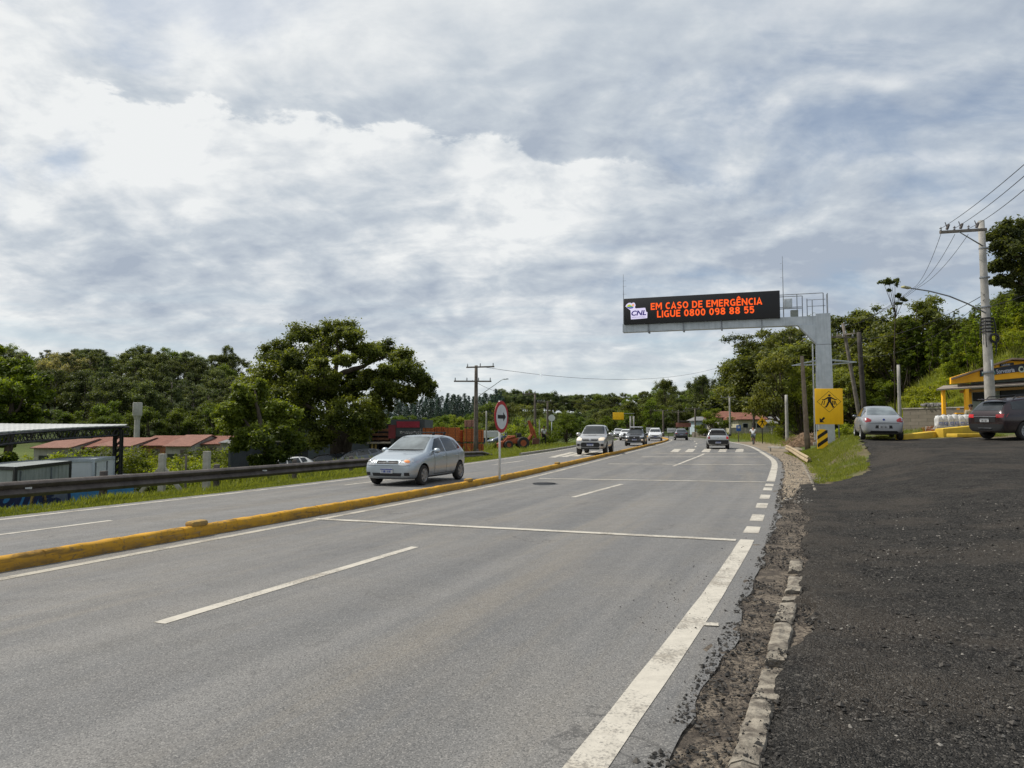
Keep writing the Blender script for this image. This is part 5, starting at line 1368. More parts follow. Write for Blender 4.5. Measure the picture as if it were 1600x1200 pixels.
# --- silver sedan parked on the gravel
def make_sedan():
    SEDP = carpaint('silver_grey_paint', (.34, .355, .375), .5)
    st = [(2.12, .36, .60, .68, .60, .5, .55, .03), (2.06, .25, .70, .80, .74, .62, .7, .03), (1.75, .2, .80, .91, .82, .68, .78, .03), (1.1, .19, .88, 1.0, .848, .72, .8, .03), (.95, .19, .90, 1.05, .85, .71, .8, .04), (.5, .19, .93, 1.36, .85, .61, .8, .06), (.25, .19, .94, 1.46, .85, .58, .8, .06), (-.1, .19, .95, 1.49, .85, .57, .8, .06), (-.6, .19, .96, 1.475, .85, .57, .8, .06),
          (-.98, .2, .97, 1.38, .848, .585, .8, .06), (-1.42, .22, .98, 1.16, .84, .64, .79, .05), (-1.58, .24, .985, 1.075, .83, .70, .78, .03), (-1.80, .26, .985, 1.055, .82, .70, .76, .03), (-1.98, .28, .96, 1.035, .79, .68, .73, .03), (-2.09, .33, .88, .94, .74, .62, .66, .03), (-2.12, .42, .76, .82, .66, .56, .58, .03)]
    tl = [(.50, .81), (.48, .90), (.62, .985), (.76, .985), (.795, .86), (.70, .79)]
    spec = dict(st=st, paint=SEDP, R=.305, tw=.195, ty=.745, axles=(1.28, -1.22), arch=.355, decals=[
        ('windscreen', M['glass'], [('F', [(-.62, 1.07), (.62, 1.07), (.5, 1.40), (-.5, 1.40)])]), ('side_window', M['glass'], side_pair([(.52, .98), (.58, 1.08), (.22, 1.37), (-.22, 1.395), (-.24, .99)])), ('side_window', M['glass'], side_pair([(-.32, .99), (-.30, 1.395), (-.75, 1.37), (-1.12, 1.24), (-1.20, 1.02)])),
        ('rear_window', M['screen'], [('R', [(-.60, 1.10), (.60, 1.10), (.55, 1.30), (.49, 1.41), (-.49, 1.41), (-.55, 1.30)])]),
        ('tail_light', M['lamp_red'], [('R', tl)]), ('tail_light', M['lamp_red'], [('R', mir(tl))]),
        ('plate_recess', M['black'], [('R', [(-.34, .53), (.34, .53), (.31, .66), (-.31, .66)])]), ('bumper_diffuser', M['black'], [('R', [(-.58, .34), (.58, .34), (.50, .43), (-.50, .43)])]),
        ('boot_gap', M['black'], [('R', rect(-.60, .745, .60, .756))]), ('panel_gap', M['black'], seams((.55, -.28, -1.15), .30, .93)),
        ('exhaust_shadow', M['black'], [('R', rect(-.64, .325, .64, .352))])],
        extra=[plate_part(0, .60, True, False), mirror_part(.60, .82, 1.0, GREYP, .8), handles((-.12, -.95), .86), emblem(False, .905, M['plate_blue'], .05)])
    return vehicle('sedan_car', 'pale silver sedan parked at the edge of the dark gravel lot, seen from behind', spec)
place(make_sedan(), 16.72, 33.75, 19.5)

# --- dark wagon-like suv parked by the shop
def make_wagon():
    L, W, Hh, hood, nose = 4.75, 1.84, 1.66, 1.02, .84; WINE = carpaint('dark_wine_paint', (.020, .009, .012), .35, .25)
    tl = [(.50, .90), (.50, 1.03), (.84, 1.05), (.85, .92)]
    spec = dict(st=suv_st(L, W, Hh, hood, nose), paint=WINE, R=.355, tw=.225, ty=.80, axles=(1.45, -1.42), arch=.41, spokes=10, decals=suv_decals(L, W, Hh, hood, nose) + [
        ('tail_light', M['lamp_redlit'], [('R', tl)]), ('tail_light', M['lamp_red'], [('R', mir(tl))]),
        ('rear_bumper', M['black'], [('R', [(-.82, .40), (.82, .40), (.84, .66), (-.84, .66)])]), ('plate_recess', M['black'], [('R', rect(-.46, .74, .46, .93))]),
        ('headlight', M['lamp_clear'], [('F', rect(.5, .8, .8, .94)), ('F', rect(-.8, .8, -.5, .94))])],
        extra=[plate_part(0, .80, True, False), mirror_part(.98, .9, 1.12, WINE, 1.2), handles((.1, -.85), .98), bars('chrome_strip', M['chrome'], [((-L / 2 - .005, 0, .945), (.02, 1.02, .022))], .006), bars('bumper_strip', M['chrome'], [((-L / 2 - .02, 0, .50), (.02, .6, .012))], .004)])
    v = vehicle('suv_car', 'black and wine red wagon with roof rails parked in front of the yellow shop', spec)
    for s in (1, -1): MB().tube([(.55, s * .60, Hh - .05), (.45, s * .60, Hh + .05), (-1.45, s * .60, Hh + .03), (-1.6, s * .60, Hh - .08)], .022, 6).build('roof_rail', M['black'], v)
    MB().bevbox((-L / 2 + .42, 0, Hh - .055), (.25, 1.1, .04), .015).build('rear_spoiler', WINE, v, True)
    return v
place(make_wagon(), 20.85, 29.45, 76)

# --- cars parked in the yard behind the guardrail
make_front_car('hatchback_car', 'white car parked behind the guardrail beneath the huge spreading tree', WHITEP, 4.0, 1.74, 1.52, -15.2, 49.6, 252)
make_front_car('sedan_car', 'black car parked between the white car and the blue grey car behind the guardrail', BLACK2, 4.3, 1.76, 1.50, -12.9, 50.8, 250)
make_front_car('hatchback_car', 'dark blue grey car parked behind the guardrail nearest the tree trunk', GREYP, 4.1, 1.76, 1.46, -10.6, 50.4, 258)
# ------------------------------------------------------------------ left side of the road
def GX(y): return EX(y) - 1.25
def rail_top(y): return float(np.interp(y, [0, 15, 28, 37.5, 40.5, 42.5], [.56, .555, .50, .43, .36, .12]))
def guardrail():
    t = thing('guardrail', 'long weathered steel guardrail along the left grass verge', 'guardrail', (GX(20), 20, 0)); O = Vector((GX(20), 20, 0))
    prof = [(0, .0), (.05, -.02), (.085, -.07), (.05, -.125), (.0, -.165), (.05, -.205), (.085, -.26), (.05, -.315), (0, -.335)]
    vs = []; fs = []; ys = list(np.arange(2, 42.6, .5)); n = len(prof)
    for k, th in enumerate((0, -.012)):
        for y in ys:
            for (d, h) in prof: vs.append(Vector((GX(y) + d * .93 + th, y - d * .37, rail_top(y) + h)) - O)
    m = len(ys) * n
    for i in range(len(ys) - 1):
        for j in range(n - 1):
            q = i * n + j; fs.append((q, q + n, q + n + 1, q + 1)); q += m; fs.append((q, q + 1, q + n + 1, q + n))
        for j in (0, n - 1):
            q = i * n + j; fs.append((q, q + n, q + n + m, q + m))
    me = bpy.data.meshes.new('rail_beam'); me.from_pydata(vs, [], fs); me.materials.append(M['rail'])
    bm = bmesh.new(); bm.from_mesh(me); bmesh.ops.recalc_face_normals(bm, faces=bm.faces); bm.to_mesh(me); bm.free()
    b = link('rail_beam', me, t); me.polygons.foreach_set('use_smooth', [True] * len(fs)); me.set_sharp_from_angle(angle=rad(60))
    for y in np.arange(3.9, 41, 3.3):
        x = GX(y); MB().bevbox((x - .13 - O.x, y + .03 - O.y, rail_top(y) - .45), (.12, .16, 1.1), .015).build('post', M['rail'], t, True)
        MB().bevbox((x - .04 - O.x, y - O.y, rail_top(y) - .16), (.09, .13, .22), .01).build('spacer', M['rail'], t, True)
    for y in (15.3, 22, 33):
        x = GX(y); MB().box((x + .10 - O.x, y - O.y - .04, rail_top(y) - .15), (.012, .12, .035), rad(-68)).build('reflector', M['white_paint'], t)
guardrail()
# blue painted wall just beyond the rail
def blue_wall():
    a = Vector((EX(7) - 2.75, 7, 0)); b = Vector((EX(19.4) - 2.75, 19.4, 0)); L = (b - a).length; d = (b - a).normalized()
    mid_ = (a + b) / 2; t = thing('painted_wall', 'low bright blue wall with painted lettering behind the guardrail', 'wall', (mid_.x, mid_.y, 0))
    m = mt((.05, .22, .48), (.04, .17, .38), 1.1, .7, bump=.2, bscale=12, streak=.25, name='blue_wall_paint')
    Mx = frame(-d * L / 2 + Vector((0, 0, -1.6)), d, (0, 0, 1)); nrm = Mx.to_3x3().col[2]
    MB().prism([(0, 0), (L, 0), (L, 2.02), (0, 2.06)], .14, Mx @ Matrix.Translation((0, 0, -.14))).build('wall_body', m, t)
    def on(px, py, extra=.006):      # a point of the wall face seen at a photo pixel
        dr = ray(px, py); C = Vector((0, 0, EYE)); P0 = mid_
        k = (P0 - C).dot(nrm) / dr.dot(nrm); q = C + dr * k - mid_; return Vector((q.dot(d) + L / 2, q.z + 1.6))
    navy = mt((.010, .020, .075), None, 4, .7, name='navy_wall_paint'); ochre = mt((.36, .25, .07), (.28, .18, .05), 4, .7, name='ochre_wall_paint'); grey = mt((.11, .13, .19), (.08, .1, .15), 5, .7, name='grey_wall_paint')
    o = on(-9, 792); text_mesh('wall_lettering', 'ome.', .62, Mx @ Matrix.Translation((o.x, o.y - .02, .005)), navy, t, .03, 0, 'LEFT', .35, 1.15)
    def blob(nm, pts, mat, off=.005): MB().add([Mx @ Vector((*on(px, py), off)) for px, py in pts], [tuple(range(len(pts)))]).build(nm, mat, t)
    blob('mural_leg', [(50, 768), (58, 768), (52, 782), (51, 794), (45, 796), (47, 780)], ochre); blob('mural_leg', [(64, 767), (70, 767), (73, 780), (74, 796), (68, 796), (66, 780)], ochre)
    blob('mural_cart', [(80, 766), (104, 762), (108, 790), (76, 793)], grey); blob('mural_cart_edge', [(104, 762), (109, 762), (112, 790), (107, 790)], navy, .007); blob('mural_cart_edge', [(79, 767), (81, 767), (78, 795), (75, 795)], navy, .007)
    blob('mural_wheel', [(80, 781), (88, 777), (95, 780), (99, 790), (97, 798), (79, 798)], navy, .009)
blue_wall()
# shed with a tin roof
def tin_shed():
    t = thing('open_shed', 'open shed with pale tin roof on dark lattice truss and post', 'shed', (at(185, 740, 36).x, 36, -2.6)); O = t.location
    E = [at(-70, 682, 25) - O, at(0, 674.5, 28.2) - O, at(60, 670.5, 30.8) - O, at(125, 667.0, 33.6) - O, at(196, 664.2, 36.6) - O]; Bk = [at(-70, 661, 42) - O, at(0, 661.5, 42.6) - O, at(60, 662, 43.2) - O, at(125, 662.4, 44) - O, at(199, 662.8, 44.5) - O]
    mb = MB(); pts = []; N = 60
    for row in range(2):
        Ln = (E, Bk)[row]
        for i in range(N + 1):
            f = i / N * 4; k = min(3, int(f)); p = Ln[k].lerp(Ln[k + 1], f - k); pts.append(p + Vector((0, 0, .004 * math.cos(i * PI))))
    lo = [p - Vector((0, 0, .05)) for p in pts]; n = N + 1
    fs = [(i, i + 1, n + i + 1, n + i) for i in range(N)]; fs += [(2 * n + i + 1, 2 * n + i, 3 * n + i, 3 * n + i + 1) for i in range(N)] + [(i + 1, i, 2 * n + i, 2 * n + i + 1) for i in range(N)] + [(N, n + N, 3 * n + N, 2 * n + N)]
    mb.add(pts + lo, fs).build('roof_sheet', mt((.46, .47, .46), (.33, .34, .33), 1.0, .6, .15, streak=.1, name='tin_roof'), t)
    dk = M['black']; tr = MB(); c0 = []; c1 = []
    for i in range(41):
        f = i / 40 * 4; k = min(3, int(f)); p = E[k].lerp(E[k + 1], f - k) + Vector((.0, .35, -.10)); c0.append(p); c1.append(p - Vector((0, 0, .38)))
    tr.tube(c0, .05, 4); tr.tube(c1, .05, 4)
    for i in range(40): tr.tube([c0[i], c1[i + 1]], .022, 4); tr.tube([c1[i], c0[i + 1]], .022, 4)
    tr.build('truss', dk, t)
    tr = MB()     # a second truss under the ridge, and purlins
    for i in range(0, 41, 4):
        f = i / 40 * 4; k = min(3, int(f)); b = Bk[k].lerp(Bk[k + 1], f - k); tr.tube([c0[i], b - Vector((0, 0, .15))], .045, 4); tr.tube([c1[i], b - Vector((0, 0, .45))], .035, 4)
    tr.build('rafters', dk, t)
    p = at(183, 740, 36.3) - O; q = .20
    ps = MB()
    for sx in (-1, 1):
        for sy in (-.4, .4): ps.box((p.x + sx * q * .8, p.y + sy * q, 1.95), (.085, .085, 4.4))
    for k in range(13):
        z = .1 + k * .32
        for sy in (-.4, .4): ps.tube([(p.x - q * .8, p.y + sy * q, z), (p.x + q * .8, p.y + sy * q, z + .32)], .028, 4)
    ps.build('lattice_post', dk, t)
    p = at(-40, 740, 27.5) - O; MB().box((p.x, p.y, 1.7), (.3, .3, 4.2)).build('lattice_post', dk, t)
tin_shed()
# box bodies and trucks standing in the low yard
def box_truck(nm, lab, ax, ay, bx, by, cx, cy, ztop, hgt, matA, matB, cab=None):
    """a box body with corners (a)-(b)-(c) as seen from the road: face a-b long, face b-c end"""
    A, B, C = Vector((ax, ay, 0)), Vector((bx, by, 0)), Vector((cx, cy, 0)); D = A + C - B; z0 = ztop - hgt
    ctr = (A + C) / 2; t = thing(nm, lab, 'truck', (ctr.x, ctr.y, z0 - .9)); O = t.location; pts = [A, B, C, D]
    lo = [p + Vector((0, 0, z0)) - O for p in pts]; hi = [p + Vector((0, 0, ztop)) - O for p in pts]
    MB().add(lo + hi, [(3, 2, 1, 0), (4, 5, 6, 7), (0, 1, 5, 4), (1, 2, 6, 5), (2, 3, 7, 6), (3, 0, 4, 7)]).build('cargo_box', matA, t)
    tr = MB(); up = Vector((0, 0, 1))
    for (p, q) in ((A, B), (B, C)):
        d = (q - p).normalized(); nn = Vector((d.y, -d.x, 0)); L = (q - p).length
        mid_ = (p + q) / 2 + nn * .02 - O
        for zz in (ztop - .06, z0 + .06): tr.box((mid_.x, mid_.y, zz - O.z), (L + .06, .05, .12), math.atan2(d.y, d.x))
    for p in (A, B, C):
        q = p - O; tr.box((q.x, q.y, (z0 + ztop) / 2 - O.z), (.10, .10, hgt), math.atan2((B - A).y, (B - A).x))
    tr.build('frame_trim', matB, t)
    d = (C - B).normalized(); nn = Vector((d.y, -d.x, 0)); L = (C - B).length
    dr = MB()
    for f in (.08, .62): 
        p = B + d * L * f + nn * .03 - O; dr.box((p.x, p.y, (z0 + ztop) / 2 - O.z), (.05, .04, hgt * .86), math.atan2(d.y, d.x))
    for zz in (.30, .62):
        p = B + d * L * .34 + nn * .03 - O; dr.box((p.x, p.y, z0 + hgt * zz - O.z), (L * .42, .03, .05), math.atan2(d.y, d.x))
    dr.build('door_bars', M['galv_dark'], t)
    for f in (.2, .8):
        p = A.lerp(B, f) - O; dd = (B - A).normalized(); w = MB().lathe([(.26, -.13), (.45, -.13), (.48, 0), (.45, .13), (.26, .13)], 'Y', 20, (0, 0, 0), True).build('wheel', M['rubber'], t, True); w.location = (p.x + (C - B).normalized().x * .2, p.y + (C - B).normalized().y * .2, .48); w.rotation_euler = (0, 0, math.atan2(dd.y, dd.x))
    if cab:
        p = Vector((cab[0], cab[1], 0)) - O; b = MB().bevbox((p.x, p.y, z0 + cab[2] / 2 - O.z - .2), (1.6, 1.8, cab[2]), .18, math.atan2(d.y, d.x)).build('cab', M['white_paint'], t, True)
        MB().bevbox((p.x - .2, p.y - .93, z0 + cab[2] * .62 - O.z - .1), (1.1, .04, .5), .02, math.atan2(d.y, d.x)).build('cab_window', M['glass'], t, True)
GW = mt((.30, .32, .31), (.20, .22, .22), .9, .8, bump=.3, bscale=9, streak=.7, name='stained_grey_panels'); WB = mt((.60, .62, .65), (.54, .56, .59), .8, .6, streak=.15, name='white_box_panels')
p1, p2, p3 = at(-46, 730, 26), at(24, 729.5, 25), at(109, 727.5, 29.5)
box_truck('box_trailer', 'stained grey box trailer with dark corner posts behind the blue wall', p1.x, 26, p2.x, 25, p3.x, 29.5, p2.z, 2.3, GW, M['black'])
p1, p2, p3 = at(69, 718, 32), at(146.5, 717, 32.8), at(178, 716, 36)
box_truck('box_truck', 'plain white box truck parked left of the dark lattice post', p1.x, 32, p2.x, 32.8, p3.x, 36, p2.z, 2.5, WB, M['galv'], (at(191, 740, 36.8).x, 36.8, 1.75))
# concrete fence posts and wire
def conc_post(px, Y, top, w, lab, brace=False, mat=None):
    p = at(px, top, Y); g0 = T(p.x, Y) - .3; t = thing('fence_post', lab, 'fence post', (p.x, Y, g0)); h = p.z - g0
    MB().bevbox((0, 0, h / 2), (w, w, h), .015).build('shaft', mat or M['concrete'], t, True)
    if brace:
        for s in (-1, 1): MB().bevbox((s * .34, .0, h - .85), (.12, .12, 1.2), .01, M=Matrix.Rotation(s * rad(-38), 3, 'Y')).build('brace', M['concrete'], t, True)
conc_post(254, 25.5, 709, .20, 'thick concrete fence post with two slanting braces behind the guardrail', True)
conc_post(291, 26.5, 710, .07, 'thin dark fence post between two thick concrete posts behind the guardrail', False, M['pole_wood'])
conc_post(323.5, 25.5, 705, .21, 'thick plain concrete fence post right of the braced one')
def low_rubble():
    mb_pos = lambda r: (lambda y: (EX(y) - 2.9 - r.random() * 1.6, y, T(EX(y) - 3.4, y) + .15))(19 + 6 * r.random())
    scatter_stones('rubble', M['stones_pale'], 420, mb_pos, .05, .22, 8)
low_rubble()
# water tower
def water_tower():
    Y = 105; p = at(213.5, 688, Y); t = thing('water_tower', 'small pale concrete water tower rising behind the red roofs', 'water tower', (p.x, Y, T(p.x, Y))); z = lambda py: at(213, py, Y).z - t.location.z
    m = mt((.40, .39, .36), (.30, .29, .27), 1.2, .85, streak=.45, name='tower_concrete')
    MB().lathe([(.42, -.3), (.36, z(655))], 'Z', 16).build('shaft', m, t, True)
    MB().bevbox((0, 0, (z(629) + z(650)) / 2), (1.22, 1.22, z(629) - z(650)), .08, .5).build('tank', m, t, True)
    MB().lathe([(.36, z(656)), (.55, z(650))], 'Z', 16).build('collar', m, t, True)
water_tower()
# row of low houses with red tile roofs
TILE = tile_mat('red_roof_tiles', (.27, .12, .085), (.16, .07, .05)); TILE2 = tile_mat('faded_roof_tiles', (.30, .155, .115), (.20, .10, .075)); GREYROOF = tile_mat('grey_roof_sheet', (.24, .235, .235), (.17, .17, .17), 3)
def row_house(x0, x1, Y, eave, ridge, dep, roof, wallm, lab, n=0, shear=1.2, floor_=None):
    xc = (x0 + x1) / 2; g0 = T(xc, Y) if floor_ is None else floor_; t = thing('row_house', lab, 'house', (xc, Y, g0), 0, 'row of low red roofed houses'); w = x1 - x0; e, r = eave - g0, ridge - g0
    MB().box((0, dep / 2, e / 2 - .1), (w - .12, dep, e + .2)).build('wall', wallm, t)
    rf = MB().add([(-w / 2 - .2, -.5, 0), (w / 2 + .05, -.5, 0), (w / 2 + .05, dep / 2, 0), (-w / 2 - .2, dep / 2, 0)], [(0, 1, 2, 3)])
    sl = math.hypot(dep / 2 + .5, r - e)
    for s in (0, 1):
        me = MB().box((0, sl / 2, 0), (w + .12, sl, .09)).mesh('roof', roof)
        o = link('roof', me, t); a = math.atan2(r - e, dep / 2 + .5)
        if s == 0: o.location = (0, -.5, e); o.rotation_euler = (a, 0, 0)
        else: o.location = (0, dep + .5, e); o.rotation_euler = (a, 0, PI)
    for sx in (-1, 1): MB().add([(sx * (w / 2 - .08), 0, e - .05), (sx * (w / 2 - .08), dep, e - .05), (sx * (w / 2 - .08), dep / 2, r - .1)], [(0, 1, 2)]).build('gable', wallm, t)
    f = MB().box((-w * .22, -.02, e * .48), (1.0, .05, 1.0)).build('window', M['glass'], t); MB().box((-w * .22, -.05, e * .48 - .54), (1.2, .12, .07)).build('sill', M['concrete'], f)
    MB().box((w * .22, -.02, 1.05), (.85, .05, 2.1)).build('door', M['pole_wood'], t)
WALLS = [mt((.34, .33, .29), (.24, .23, .2), 1.5, .85, streak=.3, name='house_wall_grey'), brick_mat('orange_block_wall', (.36, .155, .075), (.29, .12, .06), (.25, .22, .18), 1.0, .3, .2), mt((.40, .37, .30), (.30, .28, .22), 1.5, .85, streak=.3, name='house_wall_cream')]
hs = [(52, 112, 686, 700, 'leftmost house of the red roofed row, half hidden by the canopy post', 0, TILE2), (112, 150, 684, 699, 'red roofed house right of the leftmost one in the row', 1, TILE), (150, 207, 683.5, 697.5, 'red roofed house left of the water tower in the row', 2, TILE2), (207, 258, 682.5, 696.5, 'red roofed house right behind which the water tower rises', 1, TILE), (258, 300, 682, 697.5, 'red roofed house in the middle of the row right of the water tower', 0, TILE2), (300, 345, 681.5, 694, 'red roofed house next to the grey roofed one in the row', 2, TILE), (345, 378, 681, 692, 'low house with faded grey roof at the right end of the red roofed row', 0, GREYROOF)]
for i, (a, b, rp, ep, lab, wl, rf) in enumerate(hs):
    Y = 76 + (0, 2.2, -.6, 1.4, 0, 2.6, .8)[i]; pa, pb = at(a, ep, Y), at(b, ep, Y); row_house(pa.x, pb.x, Y, pa.z, at(a, rp, Y + 5).z + (0, .12, -.05, .1, .15, 0, .05)[i], 10, rf, WALLS[wl], lab, i, 1.2, pa.z - 2.45)
def tank_box():
    p = at(392, 690, 60); t = thing('water_tank', 'small cream water tank on a wall top at the right end of the red roofs', 'water tank', (p.x, 60, T(p.x, 60))); h = p.z - t.location.z
    MB().box((0, 0, h / 2 - .4), (1.3, 1.2, h - .3)).build('plinth', M['concrete'], t); MB().lathe([(.5, h - .55), (.6, h + .15), (.3, h + .42), (.02, h + .45)], 'Z', 20).build('tank', mt((.50, .46, .36), (.42, .38, .3), 2, .6, name='cream_tank'), t, True)
tank_box()
# dark grey yard wall left of the merchant
def yard_wall():
    a, b = at(359, 693, 50), at(480, 690, 58); c = (a + b) / 2; t = thing('yard_wall', 'dark grey rendered yard wall half hidden behind the low hanging tree', 'wall', (c.x, c.y, T(c.x, c.y))); d = (Vector((b.x, 58, 0)) - Vector((a.x, 50, 0)))
    mw = mt((.060, .068, .080), (.045, .052, .06), 1.2, .8, streak=.3, name='dark_grey_render')
    MB().box((0, 0, (c.z - t.location.z) / 2 - .2), (d.length, .2, c.z - t.location.z + .4), math.atan2(d.y, d.x)).build('wall_panel', mw, t); MB().box((0, 0, c.z - t.location.z + .03), (d.length + .1, .3, .08), math.atan2(d.y, d.x)).build('coping', M['concrete'], t)
yard_wall()
# building merchant: long dark shed, timber rack, sign front
def merchant():
    Y = 63.5; mw = mt((.075, .090, .110), (.055, .066, .082), .8, .75, streak=.2, bump=.1, name='slate_blue_render'); md = mt((.075, .083, .093), (.06, .068, .076), 1.0, .7, name='charcoal_cladding')
    xa, xb, xc, xd = at(476, 700, Y).x, at(577, 700, Y).x, at(611, 700, Y).x, at(664, 700, Y).x; g0 = T(xb, Y) - .1
    t = thing('shop_building', 'dark slate building merchant with red and charcoal sign front behind the tree', 'building', (xb, Y, g0)); O = t.location; zt = lambda py: at(0, py, Y).z - O.z
    MB().box(((xa + xb) / 2 - O.x, 4, zt(668) / 2), (xb - xa, 8, zt(668))).build('wall', mw, t); MB().box(((xa + xb) / 2 - O.x, 3.9, zt(668) + .07), (xb - xa + .2, 8.3, .12)).build('roof_edge', M['galv_dark'], t)
    MB().box(((xb + xc) / 2 - O.x, 6.5, zt(662) / 2), (xc - xb - .02, 4, zt(662))).build('recess', M['black'], t)
    rk = MB(); br = mt((.16, .075, .035), (.09, .045, .025), 4, .85, bump=.4, name='stacked_timber')
    for py in (672, 679, 686): rk.box(((xb + xc) / 2 - O.x - .1, 2.2, zt(py)), (xc - xb - .35, 3.0, .22))
    rk.build('timber_stack', br, t)
    MB().box(((xb + xc) / 2 - O.x, .9, zt(692)), (xc - xb + .1, 3.4, .14)).build('canopy', mt((.25, .22, .19), (.18, .16, .14), 3, .8, name='timber_canopy'), t)
    for px in (583, 588.5): MB().box((at(px, 700, Y).x - O.x, -.4, zt(692) / 2), (.16, .16, zt(692))).build('post', mt((.38, .27, .13), None, 3, .8, name='yellowish_post'), t)
    MB().box(((xc + xd) / 2 - O.x, 3, zt(655.5) / 2), (xd - xc, 6.6, zt(655.5))).build('front_block', md, t)
    mr = mt((.21, .035, .045), (.16, .03, .036), 1.5, .65, name='dark_red_panel')
    yf = -.33
    MB().box((at(620, 0, Y).x - O.x, yf, (zt(664) + zt(685)) / 2), (at(625, 0, Y).x - at(614.5, 0, Y).x, .06, zt(664) - zt(685))).build('red_panel', mr, t)
    f = MB().box((at(644, 0, Y).x - O.x, yf, (zt(658.5) + zt(668)) / 2), (at(661, 0, Y).x - at(626.5, 0, Y).x, .06, zt(658.5) - zt(668))).build('red_sign', mt((.34, .03, .06), (.28, .026, .05), 2, .6, name='crimson_sign'), t)
    wt = mt((.70, .71, .74), None, 3, .6, name='sign_lettering')
    Mx = lambda px, py: frame((at(px, py, Y).x - O.x, yf + .008, zt(py)), (1, 0, 0), (0, 0, 1))
    bd = MB().box((at(643.5, 0, Y).x - O.x, yf + .05, (zt(669.5) + zt(684)) / 2), (at(662, 0, Y).x - at(625.5, 0, Y).x, .06, zt(669.5) - zt(684))).build('sign_board', mt((.07, .08, .095), None, 3, .6, name='sign_board_slate'), t)
    text_mesh('sign_lettering', 'Material por Centro', .30, Mx(625.8, 677.3), wt, bd, .010, 0, 'LEFT', 0, .74); text_mesh('sign_lettering', 'Tintas', .24, Mx(638, 683.4), wt, bd, .004, 0, 'LEFT', 0, .9)
    MB().box((at(640, 0, Y).x - O.x, -.32, zt(704)), (1.9, .05, 2.4)).build('doorway', M['black'], t)
merchant()
# pallets of clay bricks
CLAY = brick_mat('clay_blocks', (.56, .175, .055), (.48, .145, .05), (.25, .08, .035), 1.0, .20, .14); CLAY2 = brick_mat('pale_clay_blocks', (.46, .24, .18), (.38, .19, .15), (.25, .13, .1), 1.0, .20, .14)
proto = None
def brick_pallet(x, y, z, w, h, lab, matb, rz=0.0):
    t = thing('brick_pallet', lab, 'brick stack', (x, y, z), rz, 'stacks of clay bricks in the merchant yard')
    MB().bevbox((0, 0, .12 + (h - .12) / 2), (w, w * .95, h - .12), .02).build('brick_stack', matb, t)
    p = MB()
    for k in (-.4, 0, .4): p.box((k * w, 0, .05), (.1, w * .95, .1))
    p.box((0, 0, .108), (w, w * .95, .02)); p.build('pallet', M['pole_wood'], t)
    b = MB()
    for k in (-.25, .25): b.box((k * w, -w * .478, h / 2 + .06), (.03, .012, h - .12))
    b.build('strap', M['black'], t)
Yb = 58; g0 = T(at(700, 700, Yb).x, Yb)
for (pa, pb, top, yy, nm) in ((666, 683, 668.5, 0, 'first brick column from the dark red sign'), (683.5, 698, 667, .3, 'second brick column from the dark red sign'), (698.5, 721, 668, 0, 'third, widest brick column from the dark red sign'), (721.5, 727, 672, .9, 'narrow brick column set back between two taller ones'), (728, 744, 669.5, 0, 'brick column under the pale pink pallet'), (745, 757.5, 671.5, .4, 'brick column just right of the timber utility pole')):
    Y = Yb + yy; xa, xb = at(pa, 0, Y).x, at(pb, 0, Y).x; H = at(0, top, Y).z - g0; w = xb - xa - .03
    for k in range(2): brick_pallet((xa + xb) / 2, Y, g0 + k * H / 2, w, H / 2 - .01, ('lower' if k == 0 else 'upper') + ' clay pallet of the ' + nm, CLAY)
    if pa == 728: brick_pallet((xa + xb) / 2, Y, g0 + H, w * .95, at(0, 656.5, Y).z - g0 - H, 'pale pink brick pallet on top of the stacks beside the timber pole', CLAY2)
# little blue and white shop
def kiosk():
    Y = 76; xa, xb = at(755, 0, Y).x, at(787, 0, Y).x; g0 = T((xa + xb) / 2, Y); t = thing('kiosk', 'low blue kiosk with white roof band behind the round arrow sign', 'kiosk', ((xa + xb) / 2, Y, g0)); H = at(0, 673.5, Y).z - g0; w = xb - xa
    MB().box((0, 2, (H - .7) / 2), (w, 4, H - .7)).build('wall', mt((.03, .07, .16), (.025, .05, .11), 2, .7, name='blue_kiosk_wall'), t); MB().box((0, 1.9, H - .35), (w + .3, 4.3, .7)).build('roof_band', M['white_paint'], t)
    for k in (-.3, 0.28): MB().box((k * w, -.02, 1.2), (.12, .1, 2.4)).build('column', M['sign_white'], t)
    MB().box((-.05 * w, -.02, 1.0), (.7, .06, 2.0)).build('doorway', M['black'], t)
    MB().box((-.02, -.32, H - 1.0), (.62, .05, .75)).build('hanging_sign', mt((.45, .48, .10), (.40, .44, .16), 6, .6, name='yellow_green_sign'), t)
kiosk()
